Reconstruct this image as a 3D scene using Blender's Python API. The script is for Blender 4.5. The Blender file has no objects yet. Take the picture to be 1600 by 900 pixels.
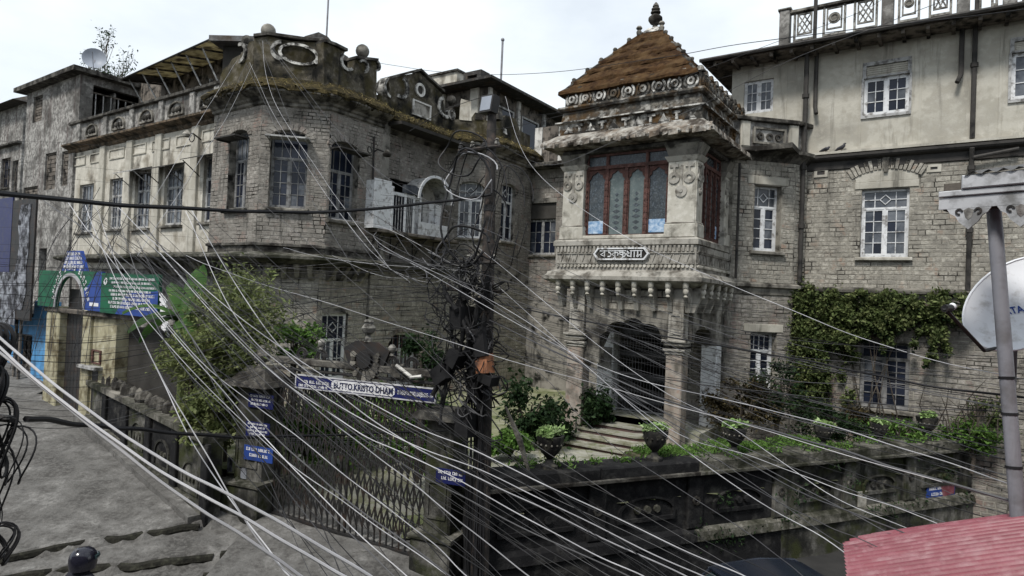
import bpy, math, random
import numpy as np
from math import radians, sin, cos, pi, tan, sqrt, atan2
from mathutils import Matrix, Vector
random.seed(7)
rng = np.random.default_rng(7)
SC = bpy.context.scene
COL = SC.collection

# ------------------------------------------------------------------ camera
FPX, PITCH, ROLL = 1000.0, radians(1.03), radians(2.44)
CAM = np.array([0.0, 0.0, 5.0])
_F = np.array([0, cos(PITCH), sin(PITCH)])
_U0 = np.array([0, -sin(PITCH), cos(PITCH)])
_R0 = np.array([1.0, 0, 0])
_R = cos(ROLL) * _R0 + sin(ROLL) * _U0
_U = -sin(ROLL) * _R0 + cos(ROLL) * _U0
cd = bpy.data.cameras.new('camera')
cd.sensor_width = 36.0
cd.lens = FPX / 1600 * 36
cd.clip_start, cd.clip_end = 0.05, 2000
cam = bpy.data.objects.new('camera', cd)
COL.objects.link(cam)
M = Matrix.Identity(4)
for i in range(3):
    M[i][0], M[i][1], M[i][2], M[i][3] = _R[i], _U[i], -_F[i], CAM[i]
cam.matrix_world = M
SC.camera = cam

# ------------------------------------------------------------------ light: bright overcast
SUN_EL, SUN_AZ = radians(54), radians(214)      # azimuth clockwise from +Y: behind the camera, a little to the left
w = bpy.data.worlds.new('World')
SC.world = w
w.use_nodes = True
nt = w.node_tree
nt.nodes.clear()
out = nt.nodes.new('ShaderNodeOutputWorld')
bg = nt.nodes.new('ShaderNodeBackground')
sky = nt.nodes.new('ShaderNodeTexSky')
sky.sky_type = 'NISHITA'
sky.sun_disc = False
sky.sun_elevation = SUN_EL
sky.sun_rotation = SUN_AZ
sky.altitude = 2000
sky.air_density, sky.dust_density, sky.ozone_density = 1.0, 2.0, 1.0
tc = nt.nodes.new('ShaderNodeTexCoord')
mp = nt.nodes.new('ShaderNodeMapping')
mp.inputs['Scale'].default_value = (1, 1, 2.2)
nz = nt.nodes.new('ShaderNodeTexNoise')
nz.inputs['Scale'].default_value = 1.6
nz.inputs['Detail'].default_value = 7
nz.inputs['Roughness'].default_value = 0.55
cr = nt.nodes.new('ShaderNodeValToRGB')
cr.color_ramp.elements[0].position, cr.color_ramp.elements[0].color = 0.36, (0.60, 0.60, 0.60, 1)
cr.color_ramp.elements[1].position, cr.color_ramp.elements[1].color = 0.62, (0.97, 0.97, 0.97, 1)
mx = nt.nodes.new('ShaderNodeMixRGB')
mx.inputs[2].default_value = (7.7, 8.25, 8.65, 1)      # cloud white (background strength 0.1)
bg.inputs['Strength'].default_value = 0.1
L = nt.links.new
L(tc.outputs['Generated'], mp.inputs[0]); L(mp.outputs[0], nz.inputs['Vector']); L(nz.outputs['Fac'], cr.inputs[0])
L(cr.outputs[0], mx.inputs[0]); L(sky.outputs[0], mx.inputs[1]); L(mx.outputs[0], bg.inputs[0]); L(bg.outputs[0], out.inputs[0])
sl = bpy.data.lights.new('sun', 'SUN')
sl.energy = 2.7
sl.angle = radians(12)
sl.color = (1.0, 0.96, 0.9)
so = bpy.data.objects.new('sun', sl)
COL.objects.link(so)
sd = Vector((sin(SUN_AZ) * cos(SUN_EL), cos(SUN_AZ) * cos(SUN_EL), sin(SUN_EL)))
so.rotation_euler = sd.to_track_quat('Z', 'Y').to_euler()
so.location = (0, 0, 60)
SC.view_settings.view_transform = 'Standard'
SC.view_settings.look = 'None'
SC.view_settings.exposure = 0.42
SC.view_settings.gamma = 1.0

# ------------------------------------------------------------------ frames: the two houses stand at one angle to the camera
TH = radians(34.6)
CT, ST = cos(TH), sin(TH)
def w2l(p): return (p[0] * CT - p[1] * ST, p[0] * ST + p[1] * CT, p[2])
def l2w(p): return (p[0] * CT + p[1] * ST, -p[0] * ST + p[1] * CT, p[2])
def ray(px, py):
    r = _F * FPX + _R * (px - 800.0) + _U * (450.0 - py)
    return r / r[1]                              # one metre of depth per unit
def at(px, py, d):                               # world point at depth d
    return tuple(CAM + ray(px, py) * d)
def atl(px, py, d): return w2l(at(px, py, d))
def atz(px, py, z):
    r = ray(px, py)
    return tuple(CAM + r * ((z - CAM[2]) / r[2]))
def pxof(p):                                     # world -> pixel
    q = np.array(p) - CAM
    f = q @ _F
    return 800 + FPX * (q @ _R) / f, 450 - FPX * (q @ _U) / f, f

class Facet:
    """A vertical wall plane in the house frame: s along it, d into it (minus is towards the viewer), z up."""
    def __init__(s, x, y, phi): s.x, s.y, s.phi, s.c, s.s_ = x, y, phi, cos(phi), sin(phi)
    def pt(s, a, d, z): return (s.x + a * s.c - d * s.s_, s.y + a * s.s_ + d * s.c, z)
    def pix(s, px, py, d=0.0):
        r = w2l(ray(px, py)); o = w2l(CAM)
        nx, ny = -s.s_, s.c
        t = ((s.x + nx * d - o[0]) * nx + (s.y + ny * d - o[1]) * ny) / (r[0] * nx + r[1] * ny)
        qx, qy, qz = o[0] + t * r[0], o[1] + t * r[1], o[2] + t * r[2]
        return (qx - s.x) * s.c + (qy - s.y) * s.s_, qz
    def rect(s, x0, y0, x1, y1, d=0.0):
        ym, xm = (y0 + y1) / 2, (x0 + x1) / 2
        return (s.pix(x0, ym, d)[0], s.pix(x1, ym, d)[0], s.pix(xm, y1, d)[1], s.pix(xm, y0, d)[1])
def facet2(p, q):                                # through two world points; returns facet and length
    a, b = w2l((p[0], p[1], 0)), w2l((q[0], q[1], 0))
    return Facet(a[0], a[1], atan2(b[1] - a[1], b[0] - a[0])), math.hypot(b[0] - a[0], b[1] - a[1])

# ------------------------------------------------------------------ mesh builder
class MB:
    def __init__(s, fac=None): s.v, s.f, s.fac = [], [], fac
    def add(s, vs, fs):
        n = len(s.v)
        if s.fac is not None: vs = [s.fac.pt(*p) for p in vs]
        s.v.extend(vs)
        s.f.extend(tuple(i + n for i in f) for f in fs)
        return s
    def box(s, a0, a1, b0, b1, c0, c1):
        return s.add([(a0, b0, c0), (a1, b0, c0), (a1, b1, c0), (a0, b1, c0), (a0, b0, c1), (a1, b0, c1), (a1, b1, c1), (a0, b1, c1)],
                     [(0, 3, 2, 1), (4, 5, 6, 7), (0, 1, 5, 4), (1, 2, 6, 5), (2, 3, 7, 6), (3, 0, 4, 7)])
    def cbox(s, a0, a1, b0, b1, c0, c1, ch=0.02):  # box with chamfered vertical and horizontal front edges
        return s.frus([(a0, b0 + ch, c0), (a1, b0 + ch, c0), (a1, b1, c0), (a0, b1, c0)], [(a0, b0 + ch, c1), (a1, b0 + ch, c1), (a1, b1, c1), (a0, b1, c1)]).add(
            [(a0, b0 + ch, c0), (a1, b0 + ch, c0), (a1, b0 + ch, c1), (a0, b0 + ch, c1), (a0 + ch, b0, c0 + ch), (a1 - ch, b0, c0 + ch), (a1 - ch, b0, c1 - ch), (a0 + ch, b0, c1 - ch)],
            [(4, 5, 6, 7), (0, 1, 5, 4), (1, 2, 6, 5), (2, 3, 7, 6), (3, 0, 4, 7)])
    def frus(s, bot, top):                       # loft between two rings of equal length, capped
        n = len(bot)
        return s.add(list(bot) + list(top), [tuple(range(n - 1, -1, -1)), tuple(range(n, 2 * n))] + [(i, (i + 1) % n, n + (i + 1) % n, n + i) for i in range(n)])
    def prism(s, poly, d0, d1):                  # polygon of (s, z) pulled through depth
        n = len(poly)
        return s.add([(a, d0, c) for a, c in poly] + [(a, d1, c) for a, c in poly],
                     [tuple(range(n)), tuple(range(2 * n - 1, n - 1, -1))] + [(i, n + i, n + (i + 1) % n, (i + 1) % n) for i in range(n)])
    def ring(s, outer, inner, d0, d1):           # frame between two polygons of equal length
        n = len(outer)
        vs = [(a, d, c) for d in (d0, d1) for P in (outer, inner) for a, c in P]
        fs = []
        for i in range(n):
            j = (i + 1) % n
            fs += [(i, j, n + j, n + i), (2 * n + j, 2 * n + i, 3 * n + i, 3 * n + j), (j, i, 2 * n + i, 2 * n + j), (n + i, n + j, 3 * n + j, 3 * n + i)]
        return s.add(vs, fs)
    def sector(s, cx, cz, r0, r1, a0, a1, d0, d1, n=14, sq=1.0):
        vs, fs = [], []
        for i in range(n + 1):
            a = a0 + (a1 - a0) * i / n
            for d in (d0, d1):
                for r in (r0, r1): vs.append((cx + r * cos(a), d, cz + r * sin(a) * sq))
        for i in range(n):
            k, m = 4 * i, 4 * i + 4
            fs += [(k, k + 1, m + 1, m), (k + 2, m + 2, m + 3, k + 3), (k, m, m + 2, k + 2), (k + 1, k + 3, m + 3, m + 1)]
        fs += [(0, 2, 3, 1), (4 * n, 4 * n + 1, 4 * n + 3, 4 * n + 2)]
        return s.add(vs, fs)
    def tube(s, path, r, n=6, cap=True):
        P = [Vector(p) for p in path]
        if s.fac is not None: P = [Vector(s.fac.pt(*p)) for p in P]
        m = len(P)
        rr = r if isinstance(r, (list, tuple)) else [r] * m
        vs, fs = [], []
        up = None
        for i in range(m):
            t = (P[min(i + 1, m - 1)] - P[max(i - 1, 0)])
            t = t.normalized() if t.length > 1e-9 else Vector((0, 0, 1))
            if up is None: up = Vector((0, 0, 1)) if abs(t.z) < 0.9 else Vector((1, 0, 0))
            a = t.cross(up)
            if a.length < 1e-6: a = t.cross(Vector((0.3, 1, 0.2)))
            a.normalize(); b = a.cross(t).normalized(); up = b
            for k in range(n):
                q = P[i] + (a * cos(2 * pi * k / n) + b * sin(2 * pi * k / n)) * rr[i]
                vs.append(tuple(q))
        for i in range(m - 1):
            for k in range(n):
                fs.append((i * n + k, i * n + (k + 1) % n, (i + 1) * n + (k + 1) % n, (i + 1) * n + k))
        if cap: fs += [tuple(range(n - 1, -1, -1)), tuple(range((m - 1) * n, m * n))]
        f = s.fac; s.fac = None; s.add(vs, fs); s.fac = f
        return s
    def lathe(s, c, prof, n=14, sx=1.0, sy=1.0):  # prof: (r, z) from bottom to top
        vs, fs = [], []
        for r, z in prof:
            for k in range(n): vs.append((c[0] + r * sx * cos(2 * pi * k / n), c[1] + r * sy * sin(2 * pi * k / n), c[2] + z))
        for i in range(len(prof) - 1):
            for k in range(n): fs.append((i * n + k, i * n + (k + 1) % n, (i + 1) * n + (k + 1) % n, (i + 1) * n + k))
        fs += [tuple(range(n - 1, -1, -1)), tuple(range((len(prof) - 1) * n, len(prof) * n))]
        return s.add(vs, fs)
    def ball(s, c, r, n=14, sz=1.0):
        m = max(6, n // 2)
        return s.lathe(c, [(max(0.004, r * sin(pi * i / m)), -r * cos(pi * i / m) * sz) for i in range(m + 1)], n)

BASE = {}
def _mesh(name, mb, base, smooth=False):
    me = bpy.data.meshes.new(name)
    me.from_pydata([(v[0] - base[0], v[1] - base[1], v[2] - base[2]) for v in mb.v], [], mb.f)
    if smooth:
        me.polygons.foreach_set('use_smooth', [True] * len(me.polygons))
        try: me.set_sharp_from_angle(angle=radians(40))
        except Exception: pass
    me.update()
    return me
def tag(o, label=None, cat=None, group=None, kind=None):
    if label: o['label'] = label
    if cat: o['category'] = cat
    if group: o['group'] = group
    if kind: o['kind'] = kind
    return o
def thing(name, label, cat, base, group=None):   # an Empty at the thing's base, in the house frame
    o = bpy.data.objects.new(name, None)
    o.empty_display_size = 0.2
    COL.objects.link(o)
    o.location = l2w(base); o.rotation_euler = (0, 0, -TH)
    BASE[o.name] = base
    return tag(o, label, cat, group)
def part(name, mb, mat, parent, smooth=False, label=None, kind=None):
    base = BASE[parent.name]
    o = bpy.data.objects.new(name, _mesh(name, mb, base, smooth))
    o.data.materials.append(mat)
    COL.objects.link(o)
    o.parent = parent
    BASE[o.name] = base
    return tag(o, label, None, None, kind)
def solo(name, mb, mat, label, cat, group=None, smooth=False, kind=None):  # a thing that is one mesh
    V = np.array(mb.v)
    base = (float((V[:, 0].min() + V[:, 0].max()) / 2), float((V[:, 1].min() + V[:, 1].max()) / 2), float(V[:, 2].min()))
    o = bpy.data.objects.new(name, _mesh(name, mb, base, smooth))
    o.data.materials.append(mat)
    COL.objects.link(o)
    o.location = l2w(base); o.rotation_euler = (0, 0, -TH)
    BASE[o.name] = base
    return tag(o, label, cat, group, kind)
def setting(name, mb, mat, smooth=False): return solo(name, mb, mat, None, None, smooth=smooth, kind='structure')
def copy_tree(o, parent=None):
    c = o.copy(); COL.objects.link(c)
    if parent is not None: c.parent = parent
    for ch in list(o.children): copy_tree(ch, c)
    return c

# ------------------------------------------------------------------ materials
MATS = {}
def mat(name, cols, scale=1.5, rough=0.85, stain=None, streak=0.0, streak_col=(0.02, 0.02, 0.018), bump=0.25, bscale=25, rand=0.25, spec=0.12, metal=0.0, detail=6, leaf=0.0, speck=0.0):
    """cols: two or three base colours mixed by noise; stain: (colour, amount, scale) blotches of dirt; streak: rain streaks; rand: spread per piece."""
    m = bpy.data.materials.new(name); m.use_nodes = True
    N = m.node_tree.nodes; Lk = m.node_tree.links.new
    b = N['Principled BSDF']
    b.inputs['Roughness'].default_value = rough
    b.inputs['Specular IOR Level'].default_value = spec
    b.inputs['Metallic'].default_value = metal
    geo = N.new('ShaderNodeNewGeometry')
    def noise(sc, det=detail, vec=None, ro=0.6):
        n = N.new('ShaderNodeTexNoise'); n.inputs['Scale'].default_value = sc; n.inputs['Detail'].default_value = det; n.inputs['Roughness'].default_value = ro
        Lk(vec or geo.outputs['Position'], n.inputs['Vector']); return n
    def ramp(src, a, c):
        r = N.new('ShaderNodeMapRange'); r.inputs['From Min'].default_value = a; r.inputs['From Max'].default_value = c; r.clamp = True
        Lk(src, r.inputs['Value']); return r.outputs[0]
    def mixc(f, a, c, typ='MIX'):
        x = N.new('ShaderNodeMixRGB'); x.blend_type = typ
        for i, q in ((0, f), (1, a), (2, c)):
            if isinstance(q, (int, float)): x.inputs[i].default_value = q
            elif isinstance(q, tuple): x.inputs[i].default_value = q + (1,) if len(q) == 3 else q
            else: Lk(q, x.inputs[i])
        return x.outputs[0]
    n1 = noise(scale)
    col = mixc(ramp(n1.outputs['Fac'], 0.36, 0.64), cols[0], cols[1])
    if len(cols) > 2:
        n2 = noise(scale * 3.1 + 0.7, 4)
        col = mixc(ramp(n2.outputs['Fac'], 0.5, 0.68), col, cols[2])
    if rand > 0:
        oi = N.new('ShaderNodeObjectInfo')
        ad = N.new('ShaderNodeMath'); ad.operation = 'ADD'; Lk(oi.outputs['Random'], ad.inputs[0]); Lk(geo.outputs['Random Per Island'], ad.inputs[1])
        fr = N.new('ShaderNodeMath'); fr.operation = 'FRACT'; Lk(ad.outputs[0], fr.inputs[0])
        mr = N.new('ShaderNodeMapRange'); mr.inputs['To Min'].default_value = 1 - rand; mr.inputs['To Max'].default_value = 1 + rand; Lk(fr.outputs[0], mr.inputs['Value'])
        cb = N.new('ShaderNodeCombineXYZ')
        for i in range(3): Lk(mr.outputs[0], cb.inputs[i])
        col = mixc(1.0, col, cb.outputs[0], 'MULTIPLY')
    if stain:
        for st in (stain if isinstance(stain, list) else [stain]):
            n3 = noise(st[2], 8)
            col = mixc(ramp(n3.outputs['Fac'], 0.62 - st[1] * 0.3, 0.74 - st[1] * 0.22), col, st[0])
    if streak > 0:
        mpn = N.new('ShaderNodeMapping'); mpn.inputs['Scale'].default_value = (3.2, 3.2, 0.28); Lk(geo.outputs['Position'], mpn.inputs[0])
        n4 = noise(1.0, 7, mpn.outputs[0], 0.65)
        col = mixc(ramp(n4.outputs['Fac'], 0.66 - streak * 0.3, 0.85 - streak * 0.25), col, streak_col)
    if speck > 0:
        n6 = noise(38, 3)
        col = mixc(ramp(n6.outputs['Fac'], 0.60, 0.72), col, mixc(speck, col, (0.01, 0.01, 0.01)))
    Lk(col, b.inputs['Base Color'])
    if leaf > 0:
        b.inputs['Subsurface Weight'].default_value = 0.0
        tr = N.new('ShaderNodeBsdfTranslucent'); Lk(col, tr.inputs['Color'])
        ms = N.new('ShaderNodeMixShader'); ms.inputs[0].default_value = leaf
        Lk(b.outputs[0], ms.inputs[1]); Lk(tr.outputs[0], ms.inputs[2]); Lk(ms.outputs[0], N['Material Output'].inputs['Surface'])
    if bump > 0:
        n5 = noise(bscale, 5); bp = N.new('ShaderNodeBump'); bp.inputs['Strength'].default_value = bump; bp.inputs['Distance'].default_value = 0.03
        Lk(n5.outputs['Fac'], bp.inputs['Height']); Lk(bp.outputs[0], b.inputs['Normal'])
    MATS[name] = m
    return m
BLACK = (0.012, 0.012, 0.011)
m_brick = mat('weathered_stone_brick', [(0.385, 0.365, 0.318), (0.315, 0.298, 0.258), (0.42, 0.40, 0.35)], 2.0, 0.9, [((0.17, 0.16, 0.14), 0.40, 2.4), ((0.24, 0.225, 0.195), 0.66, 12), ((0.30, 0.22, 0.17), 0.16, 3.1)], 0.16, rand=0.2, bump=0.6, bscale=45, speck=0.5)
m_brickd = mat('dark_stone_block', [(0.315, 0.297, 0.268), (0.23, 0.217, 0.195), (0.33, 0.30, 0.275)], 1.1, 0.92, [((0.095, 0.088, 0.078), 0.46, 1.2), ((0.19, 0.175, 0.155), 0.66, 9), ((0.23, 0.17, 0.145), 0.26, 1.7)], 0.34, rand=0.2, bump=0.7, bscale=40, speck=0.5)
m_mortar = mat('old_mortar', [(0.31, 0.292, 0.25), (0.235, 0.22, 0.19)], 3, 0.95, ((0.03, 0.028, 0.025), 0.5, 2), 0.2, rand=0)
m_mortard = mat('dark_mortar', [(0.26, 0.245, 0.22), (0.19, 0.18, 0.16)], 3, 0.95, (BLACK, 0.5, 2), 0.3, rand=0)
m_stucco = mat('weathered_cream_stucco', [(0.45, 0.43, 0.375), (0.39, 0.372, 0.322), (0.48, 0.46, 0.405)], 0.8, 0.9, [((0.27, 0.255, 0.22), 0.42, 1.0), ((0.36, 0.34, 0.29), 0.5, 4)], 0.36, (0.085, 0.08, 0.068), rand=0.04, bump=0.2)
m_stuccol = mat('pale_peeling_stucco', [(0.51, 0.485, 0.425), (0.43, 0.408, 0.355), (0.55, 0.525, 0.465)], 1.1, 0.9, [((0.27, 0.245, 0.20), 0.42, 1.4), ((0.10, 0.09, 0.075), 0.22, 0.8)], 0.3, (0.075, 0.065, 0.055), rand=0.05, bump=0.25)
m_stuccod = mat('stained_grey_render', [(0.36, 0.35, 0.33), (0.25, 0.243, 0.23), (0.41, 0.40, 0.375)], 1.0, 0.92, [((0.07, 0.067, 0.062), 0.5, 1.1), ((0.12, 0.115, 0.108), 0.6, 6)], 0.42, (0.06, 0.034, 0.032), rand=0.06, bump=0.35)
m_trim = mat('stained_stone_trim', [(0.26, 0.245, 0.215), (0.16, 0.15, 0.13)], 2.2, 0.9, [((0.03, 0.028, 0.025), 0.6, 1.8)], 0.45, rand=0.12, bump=0.4)
m_trimd = mat('blackened_stone_trim', [(0.10, 0.095, 0.085), (0.045, 0.042, 0.038), (0.17, 0.16, 0.14)], 2.2, 0.92, [((0.02, 0.018, 0.016), 0.6, 2.2)], 0.4, rand=0.15, bump=0.5)
m_pale = mat('pale_lime_plaster', [(0.47, 0.45, 0.395), (0.38, 0.36, 0.31), (0.52, 0.50, 0.45)], 1.8, 0.85, ((0.17, 0.16, 0.135), 0.42, 2.5), 0.25, (0.12, 0.11, 0.09), rand=0.05, bump=0.2)
m_palew = mat('chalky_white_plaster', [(0.62, 0.61, 0.58), (0.48, 0.47, 0.44)], 2.0, 0.85, ((0.10, 0.095, 0.085), 0.45, 2.2), 0.35, (0.06, 0.055, 0.05), rand=0.06, bump=0.25)
m_carved = mat('carved_grey_plaster', [(0.36, 0.345, 0.31), (0.27, 0.255, 0.225)], 2.0, 0.88, ((0.11, 0.10, 0.085), 0.5, 3), 0.3, rand=0.08, bump=0.3)
m_frieze = mat('lichened_black_frieze', [(0.06, 0.056, 0.05), (0.025, 0.024, 0.022), (0.15, 0.14, 0.12)], 2.0, 0.95, [((0.075, 0.045, 0.02), 0.5, 1.5), ((0.40, 0.39, 0.36), 0.32, 2.6)], 0.2, rand=0.15, bump=0.6)
m_flake = mat('flaking_white_limewash', [(0.50, 0.49, 0.46), (0.30, 0.29, 0.27)], 5.0, 0.9, [((0.03, 0.029, 0.027), 0.68, 5.0)], 0.1, rand=0.3, bump=0.4)
m_slab = mat('lichened_eave_slab', [(0.33, 0.315, 0.285), (0.15, 0.115, 0.085), (0.41, 0.40, 0.37)], 2.4, 0.92, [((0.05, 0.042, 0.035), 0.6, 2.8)], 0.2, rand=0.1, bump=0.6)
m_rust = mat('rust_brown_moss', [(0.070, 0.038, 0.017), (0.04, 0.022, 0.010), (0.09, 0.055, 0.027)], 3.5, 1.0, [((0.032, 0.017, 0.009), 0.55, 5.0), ((0.10, 0.062, 0.03), 0.4, 2.0)], 0.2, rand=0.16, bump=1.0, bscale=60, spec=0.1)
m_moss = mat('olive_moss', [(0.062, 0.050, 0.022), (0.032, 0.026, 0.013), (0.125, 0.10, 0.05)], 4.0, 1.0, [((0.022, 0.019, 0.012), 0.6, 3.0)], 0.1, rand=0.2, bump=1.0, bscale=50, spec=0.1)
m_mosswall = mat('mossy_parapet_stone', [(0.12, 0.108, 0.085), (0.07, 0.062, 0.048), (0.19, 0.172, 0.14)], 1.8, 0.97, [((0.058, 0.05, 0.026), 0.65, 2.2), (BLACK, 0.5, 1.2)], 0.4, rand=0.1, bump=0.9, bscale=40, spec=0.1)
m_straw = mat('dry_grass', [(0.30, 0.24, 0.12), (0.16, 0.14, 0.05)], 2, 0.95, rand=0.4, bump=0, leaf=0.2)
m_white = mat('weathered_white_paint', [(0.66, 0.67, 0.68), (0.55, 0.56, 0.57)], 4, 0.6, ((0.22, 0.21, 0.2), 0.35, 6), 0.15, (0.25, 0.24, 0.22), rand=0.08, bump=0.1)
m_greyw = mat('greyed_white_paint', [(0.42, 0.42, 0.41), (0.30, 0.30, 0.30)], 4, 0.7, ((0.12, 0.115, 0.11), 0.45, 6), 0.3, (0.1, 0.1, 0.1), rand=0.12, bump=0.15)
m_glass = mat('dark_window_glass', [(0.009, 0.012, 0.022), (0.017, 0.021, 0.034)], 0.8, 0.1, rand=0.35, bump=0.04, bscale=3, spec=0.3)
m_glassb = mat('curtained_window_glass', [(0.13, 0.14, 0.155), (0.035, 0.042, 0.055)], 2.2, 0.14, rand=0.3, bump=0.03, bscale=3, spec=0.35)
m_glasst = mat('frosted_green_glass', [(0.10, 0.125, 0.125), (0.07, 0.09, 0.09), (0.13, 0.15, 0.145)], 3.5, 0.25, rand=0.15, bump=0.1, bscale=20, spec=0.3)
m_glassd = mat('leaded_dark_glass', [(0.03, 0.038, 0.045), (0.06, 0.068, 0.072), (0.10, 0.12, 0.14)], 6.5, 0.22, rand=0.2, bump=0.15, bscale=14, spec=0.3)
m_red = mat('faded_red_wood', [(0.10, 0.05, 0.042), (0.065, 0.034, 0.03), (0.135, 0.08, 0.072)], 5, 0.75, ((0.06, 0.035, 0.03), 0.45, 5), 0.2, rand=0.12, bump=0.3)
m_bluewhite = mat('blue_white_notice', [(0.45, 0.55, 0.66), (0.10, 0.22, 0.40)], 9, 0.6, rand=0, bump=0)
m_iron = mat('black_iron', [(0.013, 0.013, 0.014), (0.022, 0.02, 0.019)], 5, 0.6, ((0.035, 0.022, 0.016), 0.35, 4), rand=0.2, bump=0.2, spec=0.4)
m_pipe = mat('dark_pipe_paint', [(0.04, 0.038, 0.036), (0.065, 0.06, 0.055)], 3, 0.6, ((0.02, 0.02, 0.02), 0.4, 3), 0.2, rand=0.1, bump=0.15)
m_roof = mat('grey_tin_roof', [(0.13, 0.13, 0.132), (0.075, 0.075, 0.076), (0.17, 0.165, 0.16)], 1.2, 0.6, ((0.06, 0.045, 0.035), 0.45, 1.5), 0.2, rand=0.1, bump=0.2)
m_roofd = mat('dark_tin_roof', [(0.05, 0.048, 0.046), (0.03, 0.029, 0.028), (0.09, 0.085, 0.08)], 1.2, 0.75, ((0.07, 0.055, 0.04), 0.4, 2), 0.2, rand=0.1, bump=0.3)
m_tarp = mat('yellowed_plastic_sheet', [(0.46, 0.42, 0.29), (0.30, 0.27, 0.18), (0.52, 0.48, 0.36)], 1.8, 0.5, ((0.12, 0.10, 0.07), 0.4, 2.5), 0.2, rand=0.15, bump=0.1, leaf=0.45)
m_wood = mat('grey_weathered_wood', [(0.16, 0.14, 0.12), (0.09, 0.08, 0.07)], 3, 0.85, (BLACK, 0.45, 3), 0.4, rand=0.25, bump=0.3)
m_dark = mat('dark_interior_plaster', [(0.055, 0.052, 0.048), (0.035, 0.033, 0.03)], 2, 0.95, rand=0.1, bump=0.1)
m_conc = mat('worn_concrete_road', [(0.20, 0.195, 0.187), (0.145, 0.142, 0.136), (0.235, 0.23, 0.22)], 0.55, 0.9, [((0.06, 0.058, 0.055), 0.48, 0.7), ((0.08, 0.077, 0.073), 0.6, 3.5), ((0.125, 0.121, 0.115), 0.6, 13)], 0, rand=0.03, bump=0.8, bscale=14, speck=0.55)
m_asph = mat('damp_asphalt', [(0.045, 0.044, 0.043), (0.03, 0.03, 0.03)], 1.5, 0.7, rand=0, bump=0.4, bscale=30)
m_turf = mat('trodden_mossy_ground', [(0.25, 0.25, 0.17), (0.18, 0.19, 0.11), (0.30, 0.295, 0.23)], 0.9, 1.0, ((0.10, 0.12, 0.05), 0.42, 1.3), rand=0, bump=0.6)
m_soil = mat('damp_garden_soil', [(0.06, 0.05, 0.035), (0.05, 0.058, 0.025), (0.095, 0.085, 0.06)], 1.0, 1.0, rand=0, bump=0.6)
m_pave = mat('worn_garden_paving', [(0.34, 0.335, 0.29), (0.26, 0.255, 0.22), (0.20, 0.21, 0.13)], 1.3, 0.9, ((0.14, 0.14, 0.09), 0.42, 2), rand=0.12, bump=0.3)
m_cwall = mat('black_mould_wall', [(0.017, 0.017, 0.018), (0.010, 0.010, 0.011), (0.03, 0.03, 0.03)], 1.4, 0.9, [((0.06, 0.058, 0.054), 0.2, 1.6)], 0.2, (0.012, 0.012, 0.012), rand=0.08, bump=0.5)
m_cwallg = mat('mouldy_grey_wall', [(0.15, 0.145, 0.13), (0.08, 0.078, 0.07), (0.20, 0.195, 0.18)], 1.4, 0.92, [((0.022, 0.022, 0.02), 0.72, 1.3), ((0.04, 0.045, 0.02), 0.5, 2.0)], 0.55, BLACK, rand=0.08, bump=0.5)
m_coping = mat('mossy_coping', [(0.13, 0.125, 0.11), (0.06, 0.06, 0.045), (0.20, 0.19, 0.17)], 2.5, 0.95, [((0.025, 0.026, 0.018), 0.62, 1.6)], 0.2, rand=0.1, bump=0.7)
m_cable = mat('black_cable', [(0.010, 0.010, 0.011), (0.02, 0.02, 0.022)], 2, 0.5, rand=0.3, bump=0, spec=0.2)
m_cablel = mat('pale_grey_cable', [(0.48, 0.48, 0.50), (0.25, 0.25, 0.265)], 1.0, 0.45, rand=0.25, bump=0, spec=0.25)
m_cablem = mat('mid_grey_cable', [(0.10, 0.10, 0.105), (0.06, 0.06, 0.065)], 0.6, 0.5, rand=0.3, bump=0, spec=0.25)
m_pole = mat('tarred_steel_pole', [(0.028, 0.026, 0.025), (0.05, 0.045, 0.042)], 3, 0.7, ((0.09, 0.07, 0.06), 0.35, 6), 0.2, rand=0.1, bump=0.3)
m_galv = mat('galvanised_post', [(0.22, 0.22, 0.245), (0.17, 0.17, 0.19)], 1.5, 0.5, ((0.12, 0.115, 0.12), 0.5, 3), 0.3, (0.10, 0.10, 0.105), rand=0, bump=0.1, spec=0.5)
m_fret = mat('grey_painted_bargeboard', [(0.52, 0.53, 0.55), (0.43, 0.44, 0.46)], 2.5, 0.6, ((0.18, 0.18, 0.18), 0.4, 5), 0.25, (0.15, 0.15, 0.15), rand=0.04, bump=0.1)
m_dish = mat('white_dish_enamel', [(0.78, 0.80, 0.83), (0.72, 0.74, 0.78)], 1.8, 0.35, ((0.5, 0.5, 0.5), 0.3, 7), 0.1, (0.4, 0.4, 0.4), rand=0, bump=0)
m_dishg = mat('grey_dish_enamel', [(0.30, 0.33, 0.38), (0.24, 0.26, 0.30)], 2, 0.4, rand=0, bump=0)
m_awn = mat('faded_red_sheeting', [(0.22, 0.055, 0.072), (0.17, 0.04, 0.054), (0.25, 0.085, 0.105)], 2.5, 0.45, ((0.27, 0.13, 0.145), 0.34, 7), 0.12, (0.15, 0.05, 0.06), rand=0, bump=0.05, spec=0.5)
m_blueboard = mat('royal_blue_board', [(0.028, 0.065, 0.27), (0.022, 0.05, 0.2)], 2, 0.5, ((0.03, 0.05, 0.16), 0.4, 3), 0.1, rand=0.05, bump=0)
m_greenboard = mat('bottle_green_board', [(0.012, 0.11, 0.055), (0.010, 0.075, 0.04)], 2, 0.5, ((0.01, 0.045, 0.03), 0.4, 3), 0.1, rand=0.05, bump=0)
m_navy = mat('navy_enamel', [(0.012, 0.016, 0.075), (0.016, 0.02, 0.095)], 3, 0.4, ((0.03, 0.03, 0.06), 0.4, 6), rand=0.1, bump=0)
m_letter = mat('white_lettering', [(0.70, 0.70, 0.72), (0.58, 0.58, 0.60)], 8, 0.6, rand=0.05, bump=0)
m_lettern = mat('dark_blue_lettering', [(0.02, 0.025, 0.06), (0.03, 0.035, 0.08)], 8, 0.6, rand=0, bump=0)
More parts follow.
